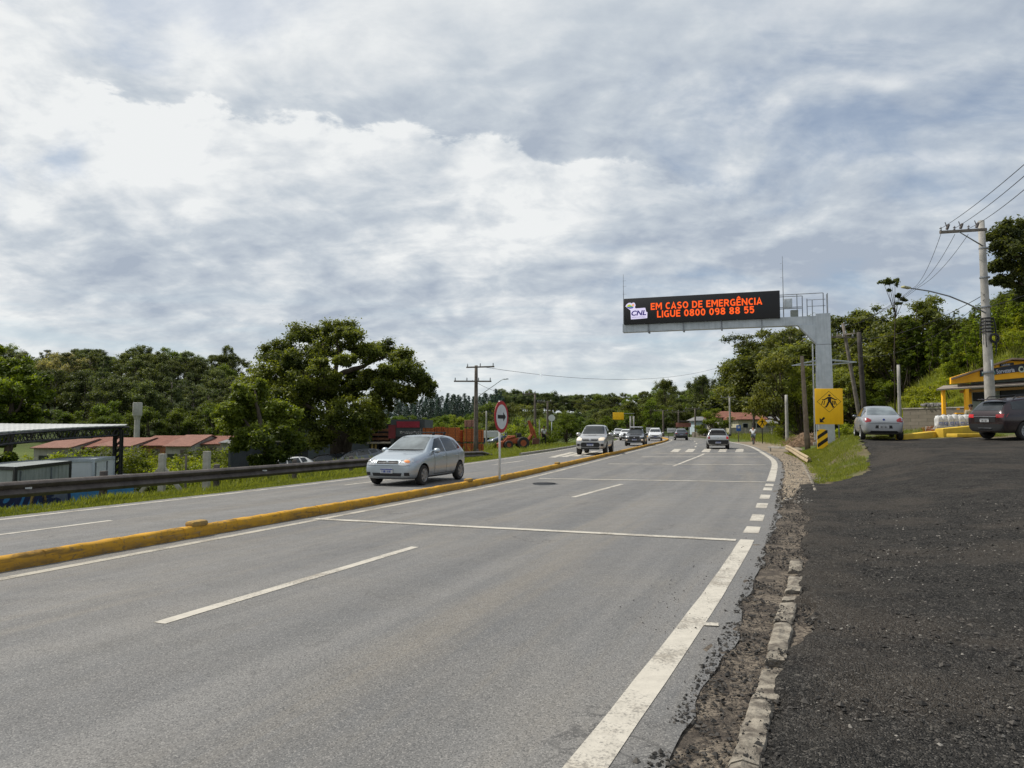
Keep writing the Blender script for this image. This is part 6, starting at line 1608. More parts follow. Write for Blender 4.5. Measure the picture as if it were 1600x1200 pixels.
# backhoe
def digger():
    Y = 56; p = at(811, 706, Y); t = thing('backhoe', 'orange backhoe loader with raised digging arm parked on the verge', 'digger', (p.x, Y, T(p.x, Y)), rad(8)); om = mt((.36, .085, .025), (.22, .055, .02), 3, .65, bump=.2, name='rusty_orange_paint')
    MB().bevbox((-.35, 0, .62), (1.3, .75, .42), .08).bevbox((-.6, 0, .88), (.6, .7, .3), .08).build('chassis', om, t, True)
    for (x, R) in ((-.85, .33), (.25, .47)):
        for s in (-1, 1):
            w = MB().lathe([(R * .5, -.12), (R * .9, -.13), (R, -.05), (R, .05), (R * .9, .13), (R * .5, .12)], 'Y', 22, (0, 0, 0), True).build('wheel', M['rubber'], t, True); w.location = (x, s * .5, R); MB().lathe([(.01, -.08), (R * .52, -.1), (R * .52, .1), (.01, .08)], 'Y', 16).build('rim', om, w, True)
    MB().bevbox((.0, 0, 1.05), (.35, .4, .3), .04).build('seat', M['black'], t, True)
    arm = MB(); arm.tube([(.65, 0, .6), (1.0, 0, 1.1), (.86, 0, 1.75), (.72, 0, 2.15)], [.16, .14, .12, .09], 6); arm.build('boom', om, t)
    MB().tube([(.76, -.0, 2.12), (1.15, 0, 1.35), (1.28, 0, .85)], [.10, .09, .07], 6).build('dipper_arm', om, t)
    MB().prism([(0, 0), (.42, .05), (.5, .35), (.3, .5), (.02, .42)], .5, frame((1.05, .25, .35), (1, 0, 0), (0, 0, 1))).build('bucket', mt((.12, .05, .03), None, 4, .8, name='rusty_bucket'), t)
    MB().prism([(0, 0), (-.35, .0), (-.42, .3), (-.05, .5)], .9, frame((-1.25, .45, .12), (1, 0, 0), (0, 0, 1))).build('loader_bucket', om, t)
    for s in (-1, 1): MB().tube([(-.4, s * .42, .95), (-1.0, s * .42, .8), (-1.35, s * .42, .4)], .06, 5).build('loader_arm', om, t)
digger()
def parked_blue():
    make_front_car('hatchback_car', 'dark blue car parked between the kiosk and the orange digger', carpaint('dark_blue_paint', (.02, .035, .075), .3), 4.0, 1.74, 1.48, at(797, 700, 68).x, 68, 250)
parked_blue()
# poles
def util_pole(px, base_py, top_py, Y, lab, rt=.11, rb=.16, mat=None, arms=(), name='utility_pole', lean=0.0, square=False, base_z=None):
    tp = at(px, top_py, Y); g0 = T(tp.x, Y) if base_z is None else base_z; t = thing(name, lab, 'pole', (tp.x - lean, Y, g0 - .05)); H = tp.z - g0 + .05; m = mat or M['pole_wood']
    if square: MB().bevbox((lean / 2, 0, H / 2), (rb * 2, rb * 2, H), .02).build('shaft', m, t, True)
    else: MB().tube([(lean * k / 6, 0, H * k / 6) for k in range(7)], [rb + (rt - rb) * k / 6 for k in range(7)], 12).build('shaft', m, t, 'full')
    for (dz, l, off, ang, ins) in arms:
        c = Vector((math.cos(ang), math.sin(ang), 0)); mid_ = Vector((lean, 0, H - dz)) + c * off
        o = MB().bevbox(mid_ - Vector((0, rb + .05, 0)), (l, .09, .11), .01, ang).build('crossarm', m if mat is not M['pole_conc'] else M['pole_conc'], t, True)
        for k in range(ins):
            q = mid_ + c * (-l / 2 + .1 + (l - .2) * k / max(1, ins - 1)) - Vector((0, rb + .05, 0))
            MB().lathe([(.02, .05), (.05, .10), (.03, .14), (.055, .18), (.03, .22), (.04, .26), (.01, .29)], 'Z', 10, q).build('insulator', M['galv_dark'], o, True)
    return t
def lamp_arm(t, p0, p1, droop=.15, mat=None, head=.5):
    O = t.location; a = Vector(p0) - O; b = Vector(p1) - O; d = (b - a); h = Vector((d.x, d.y, 0)).normalized()
    MB().tube([a, a.lerp(b, .5) + Vector((0, 0, droop * .3)), a.lerp(b, .92) + Vector((0, 0, droop * .5)), b], [.03, .028, .025, .022], 7).build('lamp_arm', mat or M['galv'], t, 'full')
    e = b + h * head / 2; MB().bevbox((e.x, e.y, e.z), (head, .20, .08), .03, math.atan2(h.y, h.x)).build('lamp_head', mat or M['galv'], t, True)
up = util_pole(744, 715, 571, 57, 'timber utility pole with two crossarms and a street lamp behind the guardrail', .12, .20, M['pole_wood'], ((.15, 2.3, .35, rad(-18), 3), (1.25, 2.9, -.25, rad(3), 4)))
lamp_arm(up, at(748, 619, 56.8), at(787, 592.5, 54), .1)
util_pole(836, 704, 614, 69, 'timber pole with one long sideways crossarm near the man in white', .10, .15, M['pole_wood'], ((.1, 1.3, -.55, 0, 3),))
util_pole(855.5, 704, 627, 92, 'distant dark pole with a short crossarm behind the kerbside trees', .11, .16, M['pole_wood'], ((.1, 1.8, -.4, 0, 3),))
p7 = util_pole(843, 703, 656, 66, 'slim grey pole standing left of the man in the white shirt', .05, .06, M['pole_conc'])
util_pole(760, 700, 642, 72, 'thin pale pole beside the blue kiosk', .07, .09, M['pole_conc'])
def round_panel():
    Y = 80; p = at(862, 653, Y); t = thing('round_sign', 'small white round sign high on a post above the bushes at the far kerb', 'sign', (p.x, Y, T(p.x, Y))); h = p.z - t.location.z
    MB().tube([(0, 0, 0), (0, 0, h)], .04, 8).build('post', M['galv'], t, 'full'); MB().lathe([(.001, -.09), (.36, -.09), (.36, -.06), (.001, -.06)], 'Y', 28, (0, 0, h)).build('plate', M['sign_white'], t)
round_panel()
# round arrow sign on the median
def arrow_sign():
    x, y = -.34, 22.05; t = thing('road_sign', 'round red rimmed sign with black arrow on the yellow median kerb', 'road sign', (x, y, .165), rad(65)); hc = 1.97 - .165
    MB().tube([(0, .03, -.05), (0, .03, hc + .48)], .033, 10).build('post', M['sign_white'], t, 'full')
    d = MB().lathe([(.001, -.012), (.475, -.012), (.475, .0), (.001, .0)], 'Y', 48, (0, -.02, hc)).build('plate', M['sign_red'], t)
    MB().lathe([(.001, -.036), (.368, -.036), (.368, -.034), (.001, -.034)], 'Y', 48, (0, 0, hc)).build('white_field', M['sign_white'], d)
    F = frame((0, -.0385, hc), (1, 0, 0), (0, 0, 1))
    MB().add([F @ Vector((a, b, 0)) for a, b in ((-.27, -.055), (.10, -.055), (.10, -.14), (.29, 0), (.10, .14), (.10, .055), (-.27, .055))], [(0, 1, 2, 3, 4, 5, 6)]).build('arrow', M['sign_black'], d)
arrow_sign()
for i, (px, py, lab) in enumerate(((318, 815, 'nearest rounded yellow lump on top of the median kerb'), (740, 748, 'yellow lump on the median kerb left of the arrow sign post'), (905, 722, 'small yellow lump on the median kerb below the silver pickup'))):
    d = gnd(px, py + 1, .21); o = MB().bevbox((0, 0, .03), (.32, .17, .09), .035).build('kerb_block', mt((.42, .25, .05), (.25, .17, .07), 14, .85, bump=.6, bscale=50, name='kerb_block_paint'), None, True)
    o.location = (LX(d.y) - KW / 2, d.y, .162); o.rotation_euler = (0, 0, rad(68)); tag(o, lab, 'kerb block', 'lumps on the yellow median kerb')
def lay_sign_shadow():  # dark disc painted in for the arrow sign's cast shadow
    p = gnd(850, 755.5); o = MB().lathe([(.001, 0), (.34, 0), (.34, .012), (.30, .012), (.30, .008), (.001, .008)], 'Z', 32).build('sign_shadow_disc', mt((.05, .05, .05), (.035, .035, .035), 6, .7, bump=.6, bscale=60, name='shadow_dark'), None); o.location = (p.x, p.y, .002); tag(o, 'dark disc painting the arrow sign shadow on the near carriageway', 'painted shadow')
lay_sign_shadow()
# ------------------------------------------------------------------ block letters of the message board
def stroke(mb, F, pts, w, z, closed=False):
    P = [Vector(p) for p in pts]; n = len(P); L = []; R = []
    for i in range(n):
        a = P[i - 1] if (i > 0 or closed) else None; b = P[(i + 1) % n] if (i < n - 1 or closed) else None
        d0 = (P[i] - a).normalized() if a is not None else (b - P[i]).normalized(); d1 = (b - P[i]).normalized() if b is not None else d0
        n0 = Vector((-d0.y, d0.x)); n1 = Vector((-d1.y, d1.x)); m = (n0 + n1); m = m.normalized() if m.length > 1e-6 else n0; k = min(1.8, 1 / max(.3, m.dot(n0)))
        L.append(P[i] + m * w / 2 * k); R.append(P[i] - m * w / 2 * k)
    mb.add([F @ Vector((q.x, q.y, z)) for q in L + R], [(i, (i + 1) % n, n + (i + 1) % n, n + i) for i in range(n if closed else n - 1)])
def arc(cx, cy, rx, ry, a0, a1, n=12): return [(cx + rx * math.cos(rad(a0 + (a1 - a0) * i / n)), cy + ry * math.sin(rad(a0 + (a1 - a0) * i / n))) for i in range(n + 1)]
t_ = .185; h_ = t_ / 2
def glyph(c):
    ring = lambda cx, cy, rx, ry: (arc(cx, cy, rx, ry, 0, 360, 18)[:-1], True)
    S_ = arc(.33, .72, .24, .19, 25, 262, 10) + arc(.33, .285, .25, .195, 80, -155, 10)
    return {'E': (.60, [[(.60, 1 - h_), (h_, 1 - h_), (h_, h_), (.60, h_)], [(t_, .52), (.55, .52)]]), 'M': (.92, [[(h_, 0), (h_, 1)], [(.92 - h_, 0), (.92 - h_, 1)], [(t_ * .8, .95), (.46, .36), (.92 - t_ * .8, .95)]]),
        'C': (.66, [arc(.40, .5, .31, .5 - h_, 52, 308, 14)]), 'A': (.78, [[(.08, 0), (.39, .93), (.70, 0)], [(.2, .27), (.58, .27)]]), 'S': (.66, [S_]), 'O': (.82, [ring(.41, .5, .41 - h_, .5 - h_)]), '0': (.66, [ring(.33, .5, .33 - h_, .5 - h_)]),
        'D': (.76, [([(h_, h_), (h_, 1 - h_), (.30, 1 - h_)] + arc(.32, .5, .35, .5 - h_, 85, -85, 10) + [(.30, h_)], True)]), 'R': (.72, [[(h_, 0), (h_, 1 - h_), (.36, 1 - h_)] + arc(.40, .70, .20, .205, 80, -85, 8) + [(t_, .495)], [(.40, .44), (.66, .0)]]),
        'G': (.76, [arc(.42, .5, .33, .5 - h_, 52, 310, 14) + [(.67, .14), (.67, .46), (.44, .46)]]), 'N': (.80, [[(h_, 0), (h_, 1)], [(.80 - h_, 0), (.80 - h_, 1)], [(h_, .93), (.80 - h_, .07)]]), 'I': (t_, [[(h_, 0), (h_, 1)]]),
        'Ê': (.60, [[(.60, 1 - h_), (h_, 1 - h_), (h_, h_), (.60, h_)], [(t_, .52), (.55, .52)], [(.12, 1.08), (.32, 1.24), (.52, 1.08)]]), 'L': (.58, [[(h_, 1), (h_, h_), (.58, h_)]]), 'U': (.76, [[(h_, 1), (h_, .38)] + arc(.38, .38, .38 - h_, .38 - h_, 190, 350, 8) + [(.76 - h_, .38), (.76 - h_, 1)]]),
        '8': (.68, [ring(.34, .735, .215, .175), ring(.34, .28, .245, .19)]), '9': (.67, [ring(.33, .68, .235, .23), [(.565, .66), (.56, .42)] + arc(.31, .38, .25, .285, 0, -115, 8)]), '5': (.64, [[(.58, 1 - h_), (.13, 1 - h_), (.12, .56)] + arc(.31, .36, .235, .265, 105, -150, 10)])}[c]
def led_text(nm, txt_, F, x0, x1, y0, H, mat, par):
    tot = 0
    for c in txt_: tot += (.42 if c == ' ' else glyph(c)[0] + .13)
    tot -= .13; k = (x1 - x0) / tot; mb = MB(); x = 0; G = F @ Matrix.Translation((x0, y0, 0)) @ Matrix.Diagonal((k, H, 1, 1))
    for c in txt_:
        if c == ' ': x += .42; continue
        w, st = glyph(c)
        for i, sk in enumerate(st):
            pts, cl = sk if isinstance(sk, tuple) else (sk, False); stroke(mb, G @ Matrix.Translation((x, 0, 0)), pts, t_, .004 + .002 * i, cl)
        x += w + .13
    return mb.build(nm, mat, par, False, False)
# ------------------------------------------------------------------ right side: sign gantry
def gantry():
    A = Vector((8.42, 54.35, 0)); B = Vector((18.70, 51.0, 0)); d = (B - A).normalized(); nrm = Vector((d.y, -d.x, 0)); CB = B + d * 2.75
    g0 = T(CB.x, CB.y); t = thing('sign_gantry', 'grey steel gantry holding a black electronic message board over the road', 'sign gantry', (CB.x, CB.y, g0)); O = t.location
    m = M['galv']; ang = math.atan2(d.y, d.x)
    # tapering column and elbow
    zb = 8.05; ztop = 9.42
    col = MB(); w0, w1 = .56, .46
    def ring(z, hw, hd, shift=0): return [d * (sx * hw + shift) + nrm * (sy * hd) + Vector((0, 0, z)) for sx, sy in ((-1, -1), (1, -1), (1, 1), (-1, 1))]
    zs = [(-.1, w0 * 1.08, .5), (.4, w0, .42), (4.0, (w0 + w1) / 2, .40), (7.6 - g0, w1, .38), (ztop - g0, w1, .38)]
    V = []; 
    for (z, hw, hd) in zs: V += ring(z, hw, hd)
    F = [(0, 3, 2, 1)] + [(i * 4 + k, i * 4 + (k + 1) % 4, i * 4 + 4 + (k + 1) % 4, i * 4 + 4 + k) for i in range(len(zs) - 1) for k in range(4)] + [tuple(range(len(zs) * 4 - 4, len(zs) * 4))]
    col.add(V, F).build('column', m, t)
    k = MB()     # gusset of the elbow
    G0 = [(-w1 - 1.15, zb + .72 - g0 - .1), (-w1 - .001, zb + .72 - g0 - .1), (-w1 - .001, 7.35 - g0)]
    Mx = frame(nrm * .37, d, (0, 0, 1)); k.prism([(a, b) for a, b in G0], .74, Mx @ Matrix.Translation((0, 0, -.74))).build('elbow', m, t)
    wld = MB(); wld.box((0, 0, 7.3 - g0), (w1 * 2 + .02, .79, .04), ang); wld.build('weld_band', M['galv_dark'], t)
    # beam from the elbow to the far end
    z0, z1 = 8.62, 9.22; L = (CB - A).length - w1 + .15; bm_ = MB()
    c = (A - d * .15 + CB - d * w1) / 2 - O
    bm_.box((c.x, c.y, (8.68 + 9.28) / 2 - O.z), (L, .62, .60), ang).build('beam', m, t)
    for f in (1.75, 4.25, 6.9, 9.6):
        p = A + d * f - O; MB().box((p.x, p.y, 8.98 - O.z), (.10, .72, .80), ang).build('beam_flange', M['galv_dark'], t)
    # message board
    C_ = (A + B) / 2; bl = (B - A).length; fr = C_ + nrm * .42 - O; zc = (9.32 + 11.12) / 2
    bd = MB().bevbox((fr.x, fr.y, 10.17 - O.z), (bl, .30, 1.92), .03, ang).build('message_board', mt((.012, .012, .014), (.016, .016, .018), .6, .6, name='board_black'), t, True)
    Pf = frame(A + nrm * .578 - O + Vector((0, 0, 9.21)), d, (0, 0, 1))
    led = emit_mat('led_orange', (1, .105, .012), 1.15, (.1, .02, .0)); wh = emit_mat('led_lilac_white', (.80, .74, 1.0), .85, (.1, .1, .1)); pu = emit_mat('led_indigo', (.035, .018, .17), .9, (.01, .01, .02))
    yl = emit_mat('led_yellow_green', (.55, .62, .04), .9); gr = emit_mat('led_green', (.05, .35, .10), .9); orr = emit_mat('led_peach', (1, .45, .22), .9); bl_ = emit_mat('led_blue', (.03, .06, .42), .9)
    S = bl / 242.0     # metres per photo pixel along the board
    W = lambda px, py: ((px - 977) * S, 1.92 * (1 - (py - (472 - (px - 977) * 18 / 242)) / (39 + (px - 977) * 4 / 242)))
    def txt(nm, s_, size, px, py, mat, bold, sx=1.0, shear=0, z=.004, par=bd, space=1.0): 
        o = W(px, py); return text_mesh(nm, s_, size, Pf @ Matrix.Translation((o[0], o[1], z)), mat, par, bold, 0, 'LEFT', shear, sx, space)
    def fit(o, x0, x1):
        inv = Pf.inverted(); xs = [(inv @ v.co) for v in o.data.vertices]; lo = min(p.x for p in xs); hi = max(p.x for p in xs); k_ = (x1 - x0) / (hi - lo)
        for v, p in zip(o.data.vertices, xs): v.co = Pf @ Vector((x0 + (p.x - lo) * k_, p.y, p.z))
    o1, o2 = W(1107, 482.3), W(1106, 494.8)
    led_text('lit_lettering', 'EM CASO DE EMERGÊNCIA', Pf, (1021 - 977) * S, (1193 - 977) * S, o1[1], .50, led, bd)
    led_text('lit_lettering', 'LIGUE 0800 098 88 55', Pf, (1031 - 977) * S, (1181 - 977) * S, o2[1], .50, led, bd)
    # the company mark at the left end of the board
    def poly(nm, pts, mat, z): 
        q = [W(*p) for p in pts]; return MB().add([Pf @ Vector((u, v, z)) for u, v in q], [tuple(range(len(q)))]).build(nm, mat, bd, False, False)
    poly('logo_outline', [(979.5, 483.5), (981.5, 480.5), (984.5, 478.3), (987.5, 477.8), (990, 478.7), (992.5, 477.3), (995, 478), (996.3, 481.5), (995, 484.5), (996.5, 486.2), (1007, 485.3), (1012, 484.8), (1013.5, 491), (1015.5, 491.5), (1015, 500.5), (1003, 501.8), (988.5, 503), (988, 489.5), (984.5, 487.2)], wh, .004)
    poly('logo_shape', [(981.3, 483.8), (984, 481.0), (987, 480.2), (989.5, 482.3), (993.5, 483.6), (988, 484.6)], yl, .007); poly('logo_shape', [(981.3, 484.0), (988, 484.8), (993.5, 483.8), (991.5, 486.3), (987, 487.0), (983.5, 486.0)], bl_, .007); poly('logo_shape', [(989.8, 481.8), (992, 479.3), (994, 480), (994.3, 482.3), (992, 483)], orr, .007); poly('logo_shape', [(984.5, 483.4), (989.4, 482.5), (992.5, 483.6), (988, 484.4)], gr, .009)
    n_ = txt('logo_lettering', 'CNL', .50, 988.8, 497.3, pu, .018, 1, .22, .009); fit(n_, (989.2 - 977) * S, (1013.5 - 977) * S)
    n_ = txt('logo_strapline', 'NOVO LITORAL', .13, 989.5, 501, pu, .0, 1, .1, .009); fit(n_, (990 - 977) * S, (1012.5 - 977) * S)
    for k_ in range(10):
        p = A + d * (.4 + k_ * 1.08) + nrm * .3 - O; MB().box((p.x, p.y, 9.27 - O.z), (.06, .5, .16), ang).build('board_bracket', M['galv_dark'], t)
    # walkway rails behind and beyond the board
    gd = M['galv_dark']
    def rail(f0, f1, z, r=.025, off=.35, nm='handrail'):
        a_, b_ = A + d * f0 - nrm * off - O, A + d * f1 - nrm * off - O; MB().tube([a_ + Vector((0, 0, z)), b_ + Vector((0, 0, z))], r, 6).build(nm, gd, t)
    Lt = (CB - A).length
    for (z, off) in ((10.95, .35), (10.70, -.35), (10.05, .35), (9.85, -.35)): rail(9.8, Lt + .1 if z > 10.9 else Lt - 1.3, z - .0, .028, off)
    for (f, off, z) in ((Lt - 1.6, .35, 10.95), (Lt - 1.3, -.35, 10.7), (Lt - .95, .35, 10.6), (Lt - .65, -.1, 10.4), (Lt + .1, .35, 10.95), (Lt + .3, -.35, 10.8), (Lt + .3, .1, 10.8), (10.6, .35, 10.95), (10.6, -.35, 10.7)):
        a_ = A + d * f - nrm * off - O; MB().tube([a_ + Vector((0, 0, 9.28)), a_ + Vector((0, 0, z))], .030, 6).build('rail_post', gd, t)
    rail(Lt - 1.0, Lt + .2, 10.45, .02, 0); rail(Lt - 1.0, Lt + .2, 10.0, .02, 0)
    p = A + d * 11.35 + nrm * .1 - O; MB().bevbox((p.x, p.y, 10.26 - O.z), (.55, .3, .64), .03, ang).build('control_box', M['galv'], t, True)
    p = A + d * 11.75 - O; MB().bevbox((p.x, p.y, 9.29 + .24 - O.z), (.5, .4, .48), .02, ang).build('equipment_box', mt((.22, .24, .22), None, 4, .6, name='box_grey_green'), t, True)
    # aerials
    for (f, zt_) in ((-.1, 13.05), (11.05, 13.6)):
        a_ = A + d * f + nrm * .1 - O; m_ = MB().tube([a_ + Vector((0, 0, 9.2)), a_ + Vector((0, 0, zt_))], [.04, .012], 6)
        for kk in (.5, .9, 1.5): q = a_ + Vector((0, 0, zt_ - kk)); m_.tube([q - d * .06, q - d * (.16 if f > 0 else -.22)], .008, 4)
        m_.build('aerial', gd, t)
    # conduit and collar arms low on the column
    s0 = -d * (w1 + .22) - nrm * .0; MB().tube([s0 + Vector((0, 0, 7.4 - g0)), s0 + Vector((0, 0, .4))], .05, 6).build('conduit', M['white_paint'], t)
    for s_ in (-1, 1):
        z = 6.05 - g0; aa = d * s_ * .5 + Vector((0, 0, z + .18)); bb = d * s_ * 2.05 + Vector((0, 0, z - (.12 if s_ < 0 else .0))); mb = MB()
        for o_ in (.3, -.3): mb.tube([aa + nrm * o_, bb], .035, 5); mb.tube([aa + nrm * o_ - Vector((0, 0, .28)), bb], .025, 5)
        mb.tube([aa.lerp(bb, .5) + nrm * .15, aa.lerp(bb, .5) - nrm * .15], .02, 5); mb.build('side_bracket', m, t)
    MB().bevbox((0, 0, .12), (1.5, 1.3, .22), .02, ang).build('base_plate', M['concrete'], t, True)
gantry()
# ------------------------------------------------------------------ warning signs
def walker(mb, F, s, variant=0):
    """a plain walking figure made of flat shapes in the plane of matrix F; s = height"""
    def poly(pts): mb.add([F @ Vector((a * s, b * s, 0)) for a, b in pts], [tuple(range(len(pts)))])
    poly([(.075 * math.cos(k * PI / 8), .93 + .075 * math.sin(k * PI / 8)) for k in range(16)])
    poly([(-.10, .82), (.10, .82), (.09, .45), (-.09, .45)])
    poly([(-.09, .815), (-.34, .62), (-.42, .645), (-.44, .60), (-.33, .54), (-.08, .70)]); poly([(.09, .815), (.08, .70), (.33, .57), (.45, .60), (.42, .65), (.34, .64)])
    poly([(-.09, .47), (.02, .47), (-.10, .16), (-.17, .03), (-.30, .0), (-.28, .07), (-.22, .12)]); poly([(-.02, .47), (.09, .47), (.22, .14), (.27, .05), (.31, .0), (.17, .0), (.12, .14)])
def big_sign():
    Y = 46.5; p = at(1296, 663, Y); z0 = p.z; g0 = T(p.x, Y); t = thing('road_sign', 'large rectangular yellow pedestrian crossing sign in front of the gantry column', 'road sign', (p.x, Y, g0), rad(-2)); h0 = z0 - g0; W_, H_ = 1.74, 2.26; xx = .0
    b = MB().bevbox((0, 0, h0 + H_ / 2), (W_, .05, H_), .02).build('plate', M['sign_yellow'], t, True)
    F = frame((0, -.029, h0), (1, 0, 0), (0, 0, 1)); k = MB()
    def band(pts, w):
        n = len(pts)
        for i in range(n):
            a, q = Vector(pts[i]), Vector(pts[(i + 1) % n]); d = (q - a).normalized(); nn = Vector((-d.y, d.x)) * w / 2; a2 = a - d * w / 2; q2 = q + d * w / 2
            k.add([F @ Vector((*(a2 - nn), 0)), F @ Vector((*(q2 - nn), 0)), F @ Vector((*(q2 + nn), 0)), F @ Vector((*(a2 + nn), 0))], [(0, 1, 2, 3)])
    c = 1.43; band([(0, c - .66), (.74, c), (0, c + .66), (-.74, c)], .022)
    k.build('diamond_outline', M['sign_black'], b)
    k = MB(); walker(k, F @ Matrix.Translation((.03, c - .38, .003)) @ Matrix.Diagonal((1.28, 1, 1, 1)), .84)
    k.build('walking_figure', M['sign_black'], b)
    k = MB()
    for (x0, s) in ((-.50, .14), (-.36, .12), (.22, -.06), (.33, -.10), (.43, -.15)):
        h = .26; k.add([F @ Vector((x0, c - .20, .001)), F @ Vector((x0 + .055, c - .20, .001)), F @ Vector((x0 + .055 + s * .6, c - .20 + h, .001)), F @ Vector((x0 + s * .6, c - .20 + h, .001))], [(0, 1, 2, 3)])
    k.build('zebra_bars', M['sign_black'], b)
    k = MB(); q = Vector((-.42, .28)); pts = [(-.19, -.16), (.10, -.16), (-.01, -.05), (.16, .10), (.07, .19), (-.09, .03), (-.19, .13)]
    k.add([F @ Vector((q.x + a, q.y + d_, 0)) for a, d_ in pts], [tuple(range(len(pts)))]).build('arrow', M['sign_black'], b)
    for s in (-.62, .62): MB().tube([(s, .08, -.1), (s, .08, h0 + H_ - .1)], .045, 8).build('post', M['galv_dark'] if s > 0 else M['sign_white'], t, 'full')
big_sign()
def diamond_sign():
    Y = 74; p = at(1191, 660.5, Y); g0 = T(p.x, Y); t = thing('road_sign', 'small diamond shaped yellow pedestrian sign beside the cyclist', 'road sign', (p.x, Y, g0)); h = p.z - g0; r = .54
    MB().tube([(0, .04, -.1), (0, .04, h + r * .9)], .045, 8).build('post', M['sign_black'], t, 'full')
    F = frame((0, -.0, h), (1, 0, 0), (0, 0, 1)); b = MB().prism([(0, -r), (r, 0), (0, r), (-r, 0)], .03, F @ Matrix.Translation((0, 0, -.02))).build('plate', M['sign_yellow'], t)
    k = MB(); walker(k, F @ Matrix.Translation((0, -.33, .016)) @ Matrix.Diagonal((1.25, 1, 1, 1)), .66); k.build('walking_figure', M['sign_black'], b)
diamond_sign()
def blue_sign():
    Y = 84; p = at(1154, 669, Y); g0 = T(p.x, Y); t = thing('road_sign', 'small blue rectangular sign on a post left of the cyclist', 'road sign', (p.x, Y, g0)); h = p.z - g0
    MB().tube([(0, .04, -.1), (0, .04, h + .3)], .05, 8).build('post', M['pole_wood'], t, 'full'); b = MB().bevbox((0, -.02, h), (.52, .05, .66), .02).build('plate', mt((.03, .12, .42), (.025, .1, .36), 3, .5, name='blue_sign_sheet'), t, True); MB().box((0, -.048, h + .1), (.26, .004, .22)).build('symbol', M['sign_white'], b)
blue_sign()
def overhead_yellow():
    Y = 118; p = at(966, 650, Y); g0 = 0.0; q = at(985, 650, Y); t = thing('overhead_sign', 'yellow overhead panel on two grey posts beyond the oncoming cars', 'road sign', (q.x, Y, T(q.x, Y))); O = t.location
    b = MB().bevbox((p.x - O.x, -.1, p.z - O.z), (1.75, .08, 1.15), .02).build('panel', M['sign_yellow'], t, True)
    for px in (985, 990): MB().tube([(at(px, 650, Y).x - O.x, 0, -.2), (at(px, 650, Y).x - O.x, 0, at(px, 650, Y).z - O.z)], .13, 8).build('post', M['pole_conc'], t, 'full')
    MB().tube([(p.x - O.x - .7, 0, p.z - O.z + .4), (at(985, 0, Y).x - O.x, 0, p.z - O.z + .4)], .05, 6).build('arm', M['galv_dark'], t)
overhead_yellow()
for (px, py, w, lab) in ((1020, 671.5, 2.1, 'white roadside panel behind the right side of the dark crossover'), (1049, 672.5, 1.35, 'white roadside panel left of the far grey hatchback')):
    Y = 116; p = at(px, py, Y); t = thing('roadside_panel', lab, 'sign', (p.x, Y, T(p.x, Y))); h = p.z - t.location.z
    b = MB().bevbox((0, -.05, h), (w, .05, .72), .015).build('panel', M['sign_white'], t, True); MB().box((0, -.078, h + .02), (w * .7, .004, .09)).build('text_bar', M['galv_dark'], b)
    for s in (-.35, .35): MB().tube([(s * w, 0, -.2), (s * w, 0, h + .3)], .04, 6).build('post', M['pole_dark'], t, 'full')
def billboard():
    Y = 128; p = at(1068, 664, Y); t = thing('billboard', 'low reddish weathered billboard behind the far grey hatchback', 'billboard', (p.x, Y, T(p.x, Y))); h = p.z - t.location.z
    MB().bevbox((0, 0, h), (2.6, .12, .75), .02).build('panel', mt((.34, .15, .11), (.22, .09, .07), 1.2, .75, streak=.5, name='faded_red_board'), t, True); MB().bevbox((0, -.1, h + .62), (1.9, .8, .25), .03).build('top_box', M['pole_dark'], t, True)
    for s in (-1, 0, 1): MB().tube([(s, 0, -.2), (s, 0, h)], .07, 6).build('post', M['pole_dark'], t, 'full')
billboard()
def hazard_marker():
    Y = 42.5; p = at(1285.5, 708, Y); g0 = T(p.x, Y); t = thing('hazard_marker', 'black and yellow striped hazard marker below the big yellow sign', 'road marker', (p.x, Y, g0)); top = at(1285, 670.5, Y).z - g0; w = .60; z0 = .06
    n = 14; prof = [(-w / 2, 0), (w / 2, 0), (w / 2, top - z0 - .16)] + [(w / 2 * math.cos(PI * k / n), top - z0 - .16 + .16 * math.sin(PI * k / n)) for k in range(1, n)] + [(-w / 2, top - z0 - .16)]
    F = frame((0, -.03, z0), (1, 0, 0), (0, 0, 1)); b = MB().prism(prof, .03, F @ Matrix.Translation((0, 0, -.03))).build('plate', M['sign_yellow'], t)
    k = MB(); H = top - z0
    for i in range(-1, 6):
        y0 = i * .46 + .05; pts = []
        q = [(-w / 2, y0), (w / 2, y0 + .40), (w / 2, y0 + .62), (-w / 2, y0 + .22)]
        bm = bmesh.new(); f = bm.faces.new([bm.verts.new((a, c, 0)) for a, c in q])
        for (co_, no) in (((0, 0.005, 0), (0, -1, 0)), ((0, H - .06, 0), (0, 1, 0))): bmesh.ops.bisect_plane(bm, geom=bm.verts[:] + bm.edges[:] + bm.faces[:], plane_co=co_, plane_no=no, clear_outer=True)
        if bm.faces:
            bm.verts.index_update(); k.add([F @ Vector((v.co.x, v.co.y, .003)) for v in bm.verts], [tuple(v.index for v in ff.verts) for ff in bm.faces])
        bm.free()
    k.build('stripes', M['sign_black'], b); MB().box((0, .02, .4), (.08, .06, 1.0)).build('post', M['pole_dark'], t)
hazard_marker()
